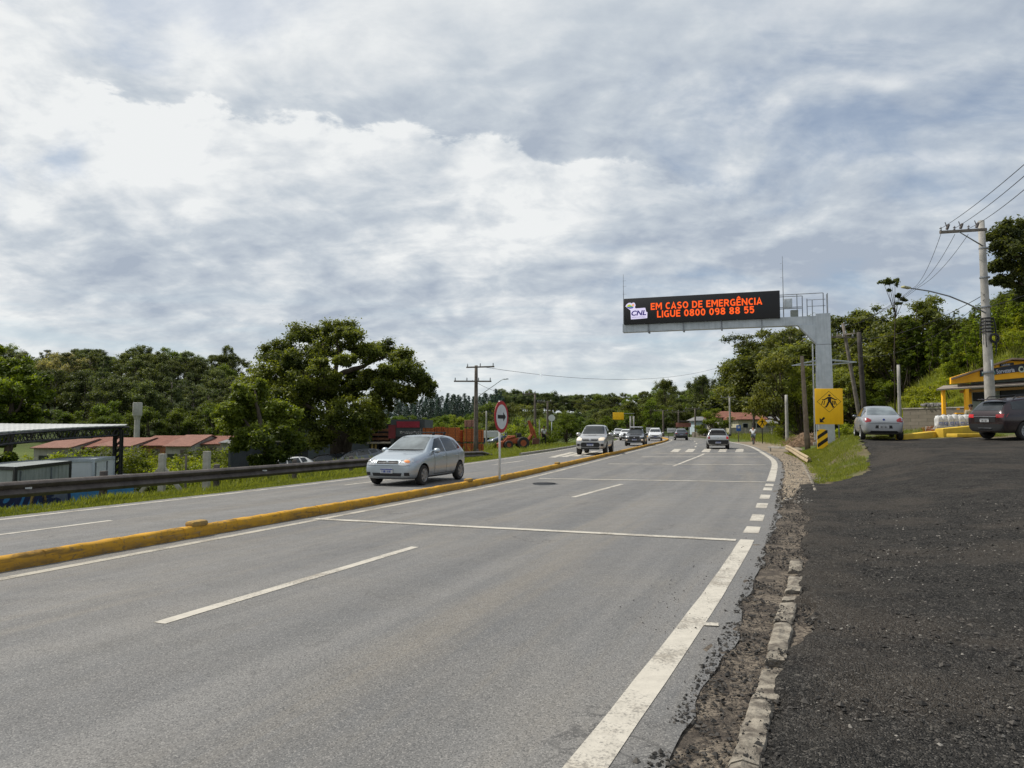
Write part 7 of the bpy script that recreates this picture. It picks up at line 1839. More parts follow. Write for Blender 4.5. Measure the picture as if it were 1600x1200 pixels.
# short dusty guardrail
def bent_rail():
    P = [at(1264, 715.5, 33.6), at(1252, 709, 37), at(1243, 703.5, 41), at(1235, 699, 45.5), at(1229, 696.8, 48)]
    o = P[1].copy(); o.z = T(o.x, o.y); t = thing('guardrail', 'short dusty bent guardrail on the right roadside before the timber pole', 'guardrail', o); O = t.location
    prof = [(0, .0), (-.05, -.02), (-.08, -.07), (-.03, -.13), (-.08, -.2), (-.1, -.25), (-.05, -.31), (0, -.33)]; vs = []; fs = []; n = len(prof); D = []
    for i in range(len(P) - 1):
        for k in range(4): D.append(P[i].lerp(P[i + 1], k / 4))
    D.append(P[-1])
    for p in D:
        for (a, b) in prof: vs.append(Vector((p.x + a, p.y + a * .3, p.z + b + .06)) - O)
    for i in range(len(D) - 1):
        for k in range(n - 1): q = i * n + k; fs.append((q, q + 1, q + n + 1, q + n))
    me = bpy.data.meshes.new('rail_beam'); me.from_pydata(vs, [], fs); me.materials.append(M['rail_tan']); ob = link('rail_beam', me, t); md = ob.modifiers.new('solid', 'SOLIDIFY'); md.thickness = .012
    for i in (1, 9, 15): p = D[i] - O; g_ = T(D[i].x, D[i].y) - O.z; MB().bevbox((p.x + .1, p.y, (p.z + g_) / 2 - .1), (.12, .14, p.z - g_ + .1), .01).build('post', M['rail_tan'], t, True)
    q = [Vector((RX(48) + 1.0, 48, .42)), Vector((RX(47.6) + 3.6, 47.4, .47))]
bent_rail()
def cross_rail():
    a, b = at(1200, 699.5, 50.5), at(1236, 699.2, 48.5); t = thing('rail_beam', 'thin grey rail lying across the verge behind the short dusty guardrail', 'rail', (a + b) / 2); d = b - a
    MB().bevbox((0, 0, 0), (d.length, .05, .14), .01, math.atan2(d.y, d.x)).build('beam', M['concrete'], t, True)
    for s in (-.4, .4): p = d * s; MB().box((p.x, p.y, -.2), (.1, .1, .36)).build('post', M['concrete'], t)
cross_rail()
# earth mound with cut brush
def mound():
    Y = 57; p = at(1270, 690, Y); t = thing('brush_pile', 'heap of reddish earth and dry brush beside the timber pole', 'earth heap', (p.x, Y, T(p.x, Y))); mb = MB(); n, m_ = 40, 12; V = []; F = []
    for i in range(m_ + 1):
        r = i / m_
        for k in range(n):
            a = 2 * PI * k / n; x, y = 2.3 * r * math.cos(a), 1.3 * r * math.sin(a); V.append((x, y, .8 * (1 - r * r) * (1 + .8 * nz(x, y, .9, 2)) + .3 * nz(x, y, 2.2, 5) * (1 - r) - .15))
    for i in range(m_):
        for k in range(n): F.append((i * n + k, i * n + (k + 1) % n, (i + 1) * n + (k + 1) % n, (i + 1) * n + k))
    mb.add(V, F).build('earth', mt((.20, .125, .075), (.10, .07, .045), 1.8, .95, bump=1, bscale=9, name='reddish_earth', detail=8), t, 'full')
    r = np.random.default_rng(9); k = MB()
    for _ in range(420):
        a = r.uniform(0, 6.28); q = math.sqrt(r.random()) * .98; x, y = 2.3 * q * math.cos(a), 1.3 * q * math.sin(a); z = .8 * (1 - q * q) - .05; v = Vector(r.normal(0, .28, 3)); v.z = abs(v.z) * .6
        k.tube([(x, y, z), Vector((x, y, z)) + v], [.022, .006], 4)
    k.build('dry_branches', mt((.36, .25, .15), (.20, .14, .09), 6, .9, name='dry_branches'), t)
mound()
# poles on the right
util_pole(1253, 698, 556, 50.5, 'plain timber pole left of the gantry column', .12, .19, M['pole_wood'] if False else mt((.23, .185, .14), (.15, .12, .09), 3, .9, bump=.5, streak=.5, name='sunlit_timber'), (), lean=-.25)
util_pole(1228.5, 690, 617, 66, 'short pale concrete pole in front of the drooping leafy tree', .13, .16, M['pole_conc'])
util_pole(1317, 680, 505, 55, 'leaning grey pole with crossarms right of the gantry column', .11, .17, M['pole_conc'] if False else mt((.19, .165, .14), (.12, .105, .09), 3, .9, streak=.6, name='stained_pole'), ((1.1, 1.9, -.15, rad(10), 3), (.9, 1.6, .1, rad(-60), 3)), lean=-1.35)
util_pole(1342, 660, 519, 52, 'black tarred pole with pale base behind the silver sedan', .15, .19, M['pole_dark'], (), lean=-.3)
util_pole(1403.5, 640, 570, 52, 'short concrete pole on the green slope behind the grey wall', .10, .13, M['pole_conc'])
util_pole(1140, 675, 620, 110, 'pale concrete pole in front of the red roofed houses', .13, .18, M['pole_conc'], ((.1, 2.4, -.3, rad(15), 3),))
util_pole(1177, 680, 616, 98, 'dark timber pole with crossarm behind the cyclist', .12, .16, M['pole_dark'], ((.1, 2.4, .2, rad(5), 3),))
util_pole(1036, 672, 641, 135, 'grey pole at the bend behind the white roadside panels', .14, .18, M['pole_conc'] if False else M['pole_wood'], ((.1, 2.6, -.4, 0, 3),))
util_pole(1060, 670, 642, 140, 'dark pole behind the reddish billboard at the bend', .13, .17, M['pole_wood'], ((.1, 2.4, -.1, 0, 3),))
util_pole(1086, 670, 637.5, 125, 'timber pole left of the dense low tree before the houses', .13, .17, M['pole_wood'], ((.1, 2.4, -.5, 0, 3),))
CP_Y = 34.5
cp = util_pole(1533, 640, 345, CP_Y, 'tall concrete power pole with crossarm and curved lamp arm in front of the shop', .135, .235, M['pole_conc'], (), name='power_pole', lean=-.12)
def dress_pole():
    t = cp; O = t.location; gd = M['galv_dark']
    a = at(1469, 363, 33.6) - O; b = at(1541, 358.5, CP_Y - .3) - O; d = (b - a)
    o = MB().bevbox((a + b) / 2, (d.length, .11, .13), .01, M=frame((0, 0, 0), d, (0, 0, 1)).to_3x3() @ Matrix.Rotation(-PI / 2, 3, 'X')).build('crossarm', mt((.20, .175, .15), (.14, .12, .10), 4, .85, name='crossarm_timber'), t, True)
    for px in (1470, 1491, 1513): 
        q = a.lerp(b, (px - 1469) / 72.0) + Vector((0, 0, .05)); MB().lathe([(.02, .0), (.05, .05), (.03, .10), (.06, .14), (.03, .19), (.01, .22)], 'Z', 10, q).build('insulator', M['galv_dark'], o, True)
    for px in (1480, 1501, 1526):
        q = a.lerp(b, (px - 1469) / 72.0) + Vector((0, -.05, .08)); MB().bevbox(q + Vector((0, 0, .14)), (.10, .14, .26), .03, M=Matrix.Rotation(.35, 3, 'Y')).tube([q, q + Vector((-.12, 0, .36))], .02, 5).build('fuse_cutout', mt((.10, .085, .08), None, 5, .6, name='brown_porcelain'), o, True)
    for s in (0, .05): MB().tube([a.lerp(b, .38) + Vector((0, -.08, -.05)), at(1536, 384, CP_Y - .25) - O + Vector((0, s, 0))], .022, 5).build('arm_brace', gd, t)
    # lamp arm
    p0, p1 = at(1540, 489, CP_Y - .2) - O, at(1420, 450, 30.5) - O
    pts = [p0.lerp(p1, f) + Vector((0, 0, .45 * math.sin(PI * f) * .5)) for f in (0, .25, .5, .75, .92, 1.0)]
    MB().tube(pts, [.035, .034, .032, .03, .028, .024], 8).build('lamp_arm', gd, t, 'full')
    h = (p1 - p0); h.z = 0; h.normalize(); e = p1 + h * .22; MB().bevbox(e, (.52, .19, .09), .035, math.atan2(h.y, h.x)).build('lamp_head', mt((.42, .40, .20), (.3, .3, .2), 6, .5, name='lamp_housing'), t, True)
    c = MB(); z0 = at(1548, 520, CP_Y).z - O.z
    for k in range(5): 
        zz = z0 + k * .16; c.lathe([(.255, zz), (.275, zz + .02), (.275, zz + .05), (.255, zz + .07)], 'Z', 16, (-.03, 0, 0), True)
    for k in range(7):
        a0 = rnd.uniform(0, 6.28); cx, cy = .27 * math.cos(a0), .27 * math.sin(a0); c.tube([(cx, cy, z0 + .7), (cx * 1.3, cy * 1.3, z0 + .3), (cx * 1.35, cy * 1.35, z0 - .3 - .1 * k), (cx * 1.05, cy * 1.05, z0 - .5 - .1 * k)], .022, 5)
    c.lathe([(.16, -.05), (.24, -.02), (.24, .04), (.16, .06)], 'Y', 18, (.12, -.28, z0 - .28), True); c.build('cable_coil', M['cable'], t)
    for k in (-1.9, 1.2, 2.6, 4.0): 
        zz = z0 + k; c = MB().lathe([(.245 - .008 * k, zz), (.245 - .008 * k, zz + .06)], 'Z', 16, (-.05, 0, 0)).build('steel_band', gd, t)
    MB().bevbox((-.05, -.27, z0 - 1.55), (.06, .05, .5), .01).build('conduit', M['galv'], t, True)
dress_pole()
# ------------------------------------------------------------------ wires
NW = [0]
def wire(a, b, sag, r, lab, grp):
    a, b = Vector(a), Vector(b); n = 18; pts = [a.lerp(b, i / n) - Vector((0, 0, 4 * sag * (i / n) * (1 - i / n))) for i in range(n + 1)]; o = a.copy()
    ob = MB().tube([p - o for p in pts], r, 5).build('power_cable', M['cable'], None, 'full'); ob.location = o; tag(ob, lab, 'cable', grp); return ob
for i, (px, ex, ey) in enumerate(((1472, 1640, 222), (1493, 1640, 240), (1516, 1640, 262))):
    wire(at(px, 356, 33.7), at(ex, ey, 17), .12, .011, 'power line running from the concrete pole crossarm out of the frame top right', 'power lines above the shop')
for i, (px, ex, ey) in enumerate(((1470, 1432, 446), (1492, 1434, 447), (1513, 1437, 448))):
    wire(at(px, 366, 33.7), at(ex, ey, 47), .3, .011, 'power line sagging from the concrete pole crossarm back over the trees', 'power lines beyond the concrete pole'); wire(at(ex, ey, 47), at(1319, 513, 55.2), .3, .011, 'power line reaching the leaning pole right of the gantry', 'power lines to the leaning pole')
wire(at(1538, 460, 34.3), at(1345, 530, 52), .5, .016, 'thick telephone cable from the concrete pole down to the tarred pole', None)
wire(at(1538, 468, 34.3), at(1340, 556, 52.2), .9, .012, 'thin telephone cable below the thick one at the tarred pole', None)
wire(at(1541, 480, 34.3), at(1650, 440, 30), .1, .012, 'telephone cable leaving the concrete pole to the right edge', None)
wire(at(1342, 530, 52), at(1177, 622, 98), 1.0, .02, 'cable from the tarred pole to the dark timber pole by the cyclist', None)
wire(at(1140, 622, 110), at(1177, 618, 98), .6, .02, 'cable between the pale concrete pole and the dark timber pole', None)
wire(at(1086, 639, 125), at(1140, 622, 110), .6, .02, 'cable between the timber pole at the bend and the pale concrete pole', None)
wire(at(1036, 643, 135), at(1086, 639, 125), .4, .022, 'cable linking the two farthest timber poles at the bend', None)
wire(at(752, 573, 56.8), at(1140, 569, 112), 1.6, .015, 'upper power line crossing the sky from the timber pole with the street lamp', 'long power lines crossing the sky')
wire(at(748, 615, 56.9), at(1150, 622, 130), 1.2, .014, 'lower power line crossing the sky from the timber pole with the street lamp', 'long power lines crossing the sky')
wire(at(738, 594, 57), at(831, 617, 69), .5, .014, 'short power line from the lamp pole to the pole with the sideways crossarm', None)
# ------------------------------------------------------------------ houses beyond the bend
def house(nm, lab, x0, x1, Y, top, ridge, dep, wallm, roofm, hip=True, wins=2):
    xc = (x0 + x1) / 2; g0 = T(xc, Y); t = thing('house', lab, 'house', (xc, Y, g0)); w = x1 - x0; e, r = top - g0, ridge - g0
    MB().box((0, dep / 2, e / 2 - .3), (w, dep, e + .6)).build('wall', wallm, t)
    o = .45; i_ = w * .22 if hip else .0
    MB().add([(-w / 2 - o, -o, e), (w / 2 + o, -o, e), (w / 2 + o, dep + o, e), (-w / 2 - o, dep + o, e), (-w / 2 + i_, dep / 2, r), (w / 2 - i_, dep / 2, r), (-w / 2 - o, -o, e - .12), (w / 2 + o, -o, e - .12), (w / 2 + o, dep + o, e - .12), (-w / 2 - o, dep + o, e - .12)],
             [(0, 1, 5, 4), (1, 2, 5), (2, 3, 4, 5), (3, 0, 4), (6, 9, 8, 7), (0, 6, 7, 1), (1, 7, 8, 2), (2, 8, 9, 3), (3, 9, 6, 0)]).build('roof', roofm, t)
    for k in range(wins):
        x = -w / 2 + w * (k + .5) / wins; f = MB().box((x, -.02, e - 1.15), (.95, .08, 1.0)).build('window', M['sign_white'], t); MB().box((x, -.07, e - 1.15), (.80, .02, .85)).build('pane', M['glass'], f)
    MB().box((w * .08, -.02, 1.0), (.85, .06, 2.0)).build('door', M['pole_wood'], t); return t
CRM = mt((.50, .47, .33), (.40, .37, .26), 1.5, .8, streak=.2, name='cream_wall'); TER = mt((.36, .34, .29), (.26, .24, .2), 1.5, .85, streak=.4, name='weathered_wall')
Y = 132; house('a', 'house with red hipped roof behind the dense low tree at the bend', at(1112, 0, Y).x, at(1148, 0, Y).x, Y, at(0, 652, Y).z, at(0, 642.5, Y + 4).z, 8, TER, TILE)
Y = 124; house('b', 'cream house with broad red roof right of the pale concrete pole', at(1142, 0, Y).x, at(1183, 0, Y).x, Y, at(0, 655, Y).z, at(0, 644.5, Y + 4).z, 8, CRM, TILE, False, 2)
Y = 128; house('c', 'grey house with dark roof and blue tarpaulin right of the cream house', at(1182, 0, Y).x, at(1222, 0, Y).x, Y, at(0, 661, Y).z, at(0, 651, Y + 4).z, 8, TER, GREYROOF, False, 3)
Y = 142; house('d', 'small pale blue house left of the dense low tree at the bend', at(1078, 0, Y).x, at(1098, 0, Y).x, Y, at(0, 657, Y).z, at(0, 651, Y + 3).z, 6, mt((.42, .50, .54), (.34, .42, .46), 1.5, .8, name='pale_blue_wall'), GREYROOF, True, 1)
def low_wall(nm, lab, a, b, h, mat):
    a, b = Vector(a), Vector(b); d = b - a; c = (a + b) / 2; t = thing(nm, lab, 'wall', (c.x, c.y, T(c.x, c.y) - .1)); MB().box((0, 0, h / 2), (d.length, .2, h), math.atan2(d.y, d.x)).build('wall_panel', mat, t); MB().box((0, 0, h + .03), (d.length, .26, .07), math.atan2(d.y, d.x)).build('coping', M['concrete'], t)
low_wall('garden_wall', 'low weathered wall below the cream house at the bend', (at(1128, 0, 118).x, 118, 0), (at(1200, 0, 116).x, 116, 0), 1.3, TER)
low_wall('garden_wall', 'long low stone wall along the outside of the bend', (at(1072, 0, 126).x, 126, 0), (at(1108, 0, 119).x, 119, 0), .9, mt((.22, .19, .15), (.14, .12, .10), 2.5, .9, bump=.8, name='stone_wall'))
def bend_fence():
    t = thing('wire_fence', 'post and wire fence along the meadow beside the cyclist', 'fence', (at(1150, 0, 100).x, 100, T(at(1150, 0, 100).x, 100))); O = t.location; P = []
    for k in range(14):
        Y = 112 - k * 3.4; x = RX(Y) + 6.5 + k * .5; p = Vector((x, Y, T(x, Y))) - O; P.append(p); MB().box(p + Vector((0, 0, .55)), (.09, .09, 1.3)).build('post', M['concrete'], t)
    for zz in (.45, .8, 1.1): MB().tube([p + Vector((0, 0, zz)) for p in P], .012, 4).build('wire', M['cable'], t)
bend_fence()
# ------------------------------------------------------------------ yellow shop
YEL = mt((.95, .47, .010), (.86, .41, .010), .8, .6, streak=.1, name='yellow_shop_paint')
def shop():
    Y = 37.5; t = thing('shop', 'yellow gabled roadside shop with dark signboard and open veranda', 'shop', (at(1570, 0, Y).x, Y, 1.68)); O = t.location; P = lambda px, py, dy=0: at(px, py, Y + dy) - O
    DV = Vector((.57, .82, 0))     # the building recedes this way
    # gabled fascia
    e0, e1, r1 = P(1486, 600), P(1486, 590), P(1571, 564); e2 = P(1660, 584); b2 = P(1660, 582 + 12)
    def pl(nm, pts, mat, dy0, dy1):
        n = len(pts); V = [p + Vector((0, dy0, 0)) for p in pts] + [p + Vector((0, dy1, 0)) for p in pts]; return MB().add(V, [tuple(range(n)), tuple(range(2 * n - 1, n - 1, -1))] + [(i, (i + 1) % n, n + (i + 1) % n, n + i) for i in range(n)]).build(nm, mat, t)
    pl('fascia', [e0, P(1600, 590), P(1660, 584), P(1660, 566), r1, e1], YEL, 0, .12)
    # roof
    V = [P(1477, 591.5) + Vector((0, -.5, 0)), r1 + Vector((0, -.5, .12)), P(1668, 566) + Vector((0, -.5, .10))]; W = [v + DV * 7 for v in V]; U = [v - Vector((0, 0, .08)) for v in V + W]
    MB().add(V + W + U, [(0, 1, 4, 3), (1, 2, 5, 4), (6, 9, 10, 7), (7, 10, 11, 8), (0, 6, 7, 1), (1, 7, 8, 2), (0, 3, 9, 6)]).build('roof', mt((.36, .27, .20), (.24, .18, .14), 1.5, .85, name='old_roof_sheet'), t)
    # signboard
    sb = pl('signboard', [P(1531, 588.5), P(1660, 572), P(1660, 556 + 4), P(1582, 570.5), P(1531, 579)], mt((.028, .034, .05), None, 3, .6, name='dark_signboard'), -.05, -.005)
    F = frame(P(1532.8, 587.4) + Vector((0, -.07, 0)), P(1600, 579.0) - P(1532.8, 587.4), (0, 0, 1))
    a = text_mesh('sign_lettering', 'Hortifruti', .30, F, mt((.16, .42, .36), None, 3, .6, name='teal_letters'), sb, .006, 0, 'LEFT', .1, .60)
    wl = mt((.55, .58, .66), None, 3, .6, name='pale_letters'); F2 = frame(P(1556, 584.2) + Vector((0, -.07, 0)), P(1600, 579.0) - P(1556, 584.2), (0, 0, 1)); text_mesh('sign_lettering', 'Sorveteria', .31, F2, wl, sb, .008, 0, 'LEFT', 0, .72)
    F3 = frame(P(1590.5, 582.2) + Vector((0, -.07, 0)), P(1600, 579.0) - P(1591, 580.2), (0, 0, 1)); text_mesh('sign_lettering', 'Ca', .42, F3, mt((.58, .62, .48), None, 3, .6, name='cream_letters'), sb, .02, 0, 'LEFT', 0, .9)
    s2 = pl('upper_board', [P(1562, 573), P(1583, 570), P(1583, 566.5), P(1562, 569)], mt((.03, .035, .05), None, 3, .6, name='upper_board_dark'), -.06, -.004)
    text_mesh('sign_lettering', 'Lanches', .15, frame(P(1563.5, 572.3) + Vector((0, -.08, 0)), P(1583, 569.8) - P(1563.5, 572.3), (0, 0, 1)), wl, s2, .004, 0, 'LEFT', 0, .9)
    # veranda roof and posts
    V = [P(1463, 608, -1.0), P(1668, 596, -1.0), P(1668, 590, 1.6), P(1474, 602.5, 1.6)]; U = [v - Vector((0, 0, .07)) for v in V]
    MB().add(V + U, [(0, 1, 2, 3), (7, 6, 5, 4), (0, 4, 5, 1), (1, 5, 6, 2), (2, 6, 7, 3), (3, 7, 4, 0)]).build('veranda_roof', mt((.30, .26, .22), (.2, .17, .14), 2, .85, name='veranda_sheet'), t)
    MB().tube([P(1500, 612, -.8), P(1668, 602, -.8)], .07, 4).build('veranda_beam', mt((.32, .18, .05), None, 3, .8, name='brown_beam'), t)
    for (px, dy, r) in ((1473.5, -.6, .075), (1509.5, -.9, .085), (1514.5, .2, .075)):
        q = P(px, 607.5, dy); MB().bevbox((q.x, q.y, q.z / 2 - .3), (r * 2, r * 2, q.z + .6), .01).build('post', YEL, t, True)
    MB().box((P(1474, 0, -.6).x + .02, -.58, .9), (.10, .10, .1)).build('post_cap', YEL, t)
    # back room
    x0, x1 = P(1518, 640, 1.2).x, P(1668, 640).x; wl2 = mt((.36, .41, .36), (.28, .32, .28), 1.5, .8, streak=.2, name='pale_green_wall')
    base_ = [Vector((x0, 1.2, -.35)), Vector((x1, 1.2, -.35))]; base_ += [base_[1] + DV * 4, base_[0] + DV * 4]; MB().add(base_ + [v + Vector((0, 0, 3.0)) for v in base_], [(3, 2, 1, 0), (4, 5, 6, 7), (0, 1, 5, 4), (1, 2, 6, 5), (2, 3, 7, 6), (3, 0, 4, 7)]).build('wall', wl2, t)
    q0, q1 = P(1520, 613.5, 1.2), P(1549, 627, 1.2); MB().box(((q0.x + q1.x) / 2, 1.18, (q0.z + q1.z) / 2), (q1.x - q0.x, .1, q0.z - q1.z)).build('serving_hatch', M['black'], t)
    q0, q1 = P(1574, 612, 1.2), P(1600, 650, 1.2); MB().box(((q0.x + q1.x) / 2 + .3, 1.18, .9), (q1.x - q0.x + 1.4, .1, 2.4)).build('doorway', M['black'], t)
    MB().box(((x0 + x1) / 2 - .2, .6, -.25), (x1 - x0 + 2.6, 3.4, .5)).build('floor_slab', M['concrete'], t)
    q = P(1507, 646, -.9); MB().bevbox((q.x, q.y, q.z), (.9, .4, .06), .01).build('counter_board', YEL, t, True)
shop()
def grey_wall():
    Y = 41; xa, xb = at(1392, 0, 44).x, at(1512, 0, 40).x; t = thing('block_wall', 'grey brown block wall between the shop and the green slope', 'wall', ((xa + xb) / 2, 42, T((xa + xb) / 2, 42) - .2)); d = Vector((xb - xa, -4, 0)); h = at(0, 638, 42).z - t.location.z
    m = brick_mat('grey_blocks', (.20, .175, .14), (.16, .14, .11), (.12, .11, .09), 1.0, .4, .2)
    MB().box((0, 0, h / 2), (d.length, .18, h), math.atan2(d.y, d.x)).build('wall_panel', m, t); MB().box((0, 0, h + .03), (d.length + .1, .26, .07), math.atan2(d.y, d.x)).build('coping', M['concrete'], t)
    r = np.random.default_rng(4); k = MB()
    for _ in range(22):
        f = r.uniform(-.25, .05); k.bevbox((d.x * f, d.y * f + r.normal(0, .1), h + .12 + r.random() * .15), (r.uniform(.2, .6), .2, .12), .02, r.uniform(0, 3))
    k.build('scrap_on_wall', mt((.13, .11, .10), (.3, .3, .3), 3, .8, name='scrap_material'), t, True)
grey_wall()
def white_bag(x, y, z, w, h, lab, rz):
    t = thing('woven_sack', lab, 'sack', (x, y, z), rz, 'white sacks stood in a row in front of the shop'); bm = bmesh.new(); bmesh.ops.create_cube(bm, size=1); bmesh.ops.subdivide_edges(bm, edges=bm.edges[:], cuts=7, use_grid_fill=True)
    for v in bm.verts:
        c = v.co.copy(); zz = c.z + .5; bul = (1 + .10 * math.sin(zz * PI)) * (1 - .28 * sstep(.72, 1.0, zz)); rx = 1 - .16 * (abs(c.x * 2) * abs(c.y * 2)) ** 3
        v.co = Vector((c.x * w * bul * rx, c.y * .34 * bul * rx, zz * h)) + Vector((nz(c.x * 3, c.y + c.z * 3, 1.6, x * 3), nz(c.y * 3, c.z * 3, 1.6, y), .8 * nz(c.x * 3, c.z * 3, 1.6, x + y))) * .035
    me = bpy.data.meshes.new('sack_body'); bm.to_mesh(me); bm.free(); wm = mt((.62, .62, .60), (.42, .42, .42), 6, .8, bump=.6, bscale=14, name='white_woven_sack'); me.materials.append(wm); me.polygons.foreach_set('use_smooth', [True] * len(me.polygons)); link('sack_body', me, t)
    MB().bevbox((.01, -.185, h * .30), (w * .72, .02, h * .26), .008).build('printed_band', mt((.10, .13, .30), (.26, .28, .42), 8, .8, name='blue_print'), t, True); MB().bevbox((0, 0, h + .005), (w * .5, .05, .07), .02, .3).build('folded_top', wm, t, True)
for i, (px, w, h, lab) in enumerate(((1466.5, .25, .50, 'leftmost white sack of the row by the shop'), (1474.5, .25, .54, 'second white sack from the left of the row by the shop'), (1483, .26, .53, 'third white sack from the left of the row by the shop'), (1491.5, .25, .56, 'fourth white sack from the left of the row by the shop'), (1500.5, .27, .53, 'fifth white sack from the left of the row by the shop'), (1510, .30, .55, 'rightmost white sack of the row, nearest the dark wagon'))):
    Y = 34.6 + .06 * (i % 2); p = at(px, 667, Y); white_bag(p.x, Y, max(p.z, T(p.x, Y)) + .012, w, h, lab, rad(rnd.uniform(-9, 9)))
def bag_base():
    a, b = at(1462, 667, 34.6), at(1516, 667, 34.8); o = MB().bevbox((0, 0, -.25), (b.x - a.x + .3, 1.0, .52), .03).build('platform', M['concrete'], None, True); o.location = ((a.x + b.x) / 2, 34.75, a.z + .005); tag(o, 'low concrete platform carrying the white sacks by the shop', 'platform')
bag_base()
def yellow_kerbs():
    m = mt((.66, .44, .035), (.52, .34, .04), 2.5, .8, bump=.4, streak=.15, name='yellow_kerb_block')
    for (a, b, ya, yb, h, lab) in (((1406, 690), (1467, 683), 32.6, 34.0, .20, 'low yellow painted kerb right of the silver sedan'), ((1468, 683), (1528, 674.5), 33.4, 34.3, .32, 'taller yellow painted kerb beneath the white sacks')):
        P, Q = at(*a, ya), at(*b, yb); d = Vector((Q.x - P.x, yb - ya, 0)); c = (P + Q) / 2; g0 = T(c.x, c.y)
        o = MB().bevbox((0, 0, h / 2 - .12), (d.length, .42, h + .3), .03).build('yellow_kerb', m, None, True); sl = (T(Q.x, yb) - T(P.x, ya)) / d.length; o.location = (c.x, c.y, g0); o.rotation_euler = Matrix.Rotation(math.atan2(d.y, d.x), 3, 'Z').to_euler(); o.rotation_euler.y = -math.atan(sl); tag(o, lab, 'kerb')
    P, Q = at(1500, 688, 31.8), at(1540, 690, 31); 
    o = MB().bevbox((0, 0, .03), (1.5, .7, .16), .03).build('yellow_kerb', m, None, True); p = at(1512, 684, 32.4); o.location = (p.x, 32.4, T(p.x, 32.4)); o.rotation_euler = (0, 0, .1); tag(o, 'short yellow painted ramp block left of the dark wagon', 'kerb')
yellow_kerbs()
p = at(1452, 661, 34.2); t_ = plant('shrub', p.x, 34.2, .62, 'small dark red bush on the grass left of the white sacks', None, (1.3, .34, .35), cat='bush', name='red_bush')
def concrete_apron():
    pts = [(16.9, 34.2), (19.5, 32.9), (21.5, 31.6), (25, 30.6), (25, 29.2), (22, 29.9), (19.2, 31.2), (17, 32.6)]
    vs = [(x, y, T(x, y) + .028) for x, y in pts]; mb = MB(); bm = bmesh.new(); bm.faces.new([bm.verts.new(v) for v in vs]); bmesh.ops.triangulate(bm, faces=bm.faces[:]); me = bpy.data.meshes.new('pavement'); bm.to_mesh(me); bm.free(); me.materials.append(M['concrete']); tag(link('pavement', me), kind='structure')
# ------------------------------------------------------------------ people
def skinned(name, joints, edges, root, mat, parent=None, lv=2):
    keys = list(joints); idx = {k: i for i, k in enumerate(keys)}
    me = bpy.data.meshes.new(name); me.from_pydata([joints[k][0] for k in keys], [(idx[a], idx[b]) for a, b in edges], [])
    ob = bpy.data.objects.new(name, me); COL.objects.link(ob); ob.modifiers.new('skin', 'SKIN')
    if not me.skin_vertices:
        me.attributes.new('', 'FLOAT', 'POINT')
    for k in keys:
        sv = me.skin_vertices[0].data[idx[k]]; r_ = joints[k][1]; sv.radius = (r_, r_) if not isinstance(r_, tuple) else r_; sv.use_root = (k == root)
    md = ob.modifiers.new('sub', 'SUBSURF'); md.levels = lv; md.render_levels = lv
    dg = bpy.context.evaluated_depsgraph_get(); out = bpy.data.meshes.new_from_object(ob.evaluated_get(dg)); COL.objects.unlink(ob); bpy.data.objects.remove(ob)
    out.materials.clear(); out.materials.append(mat); out.polygons.foreach_set('use_smooth', [True] * len(out.polygons)); out.name = name
    return link(name, out, parent)
SKIN = mt((.30, .17, .115), (.26, .145, .10), 5, .6, name='skin'); HAIRM = mt((.014, .011, .010), None, 8, .7, name='dark_hair')
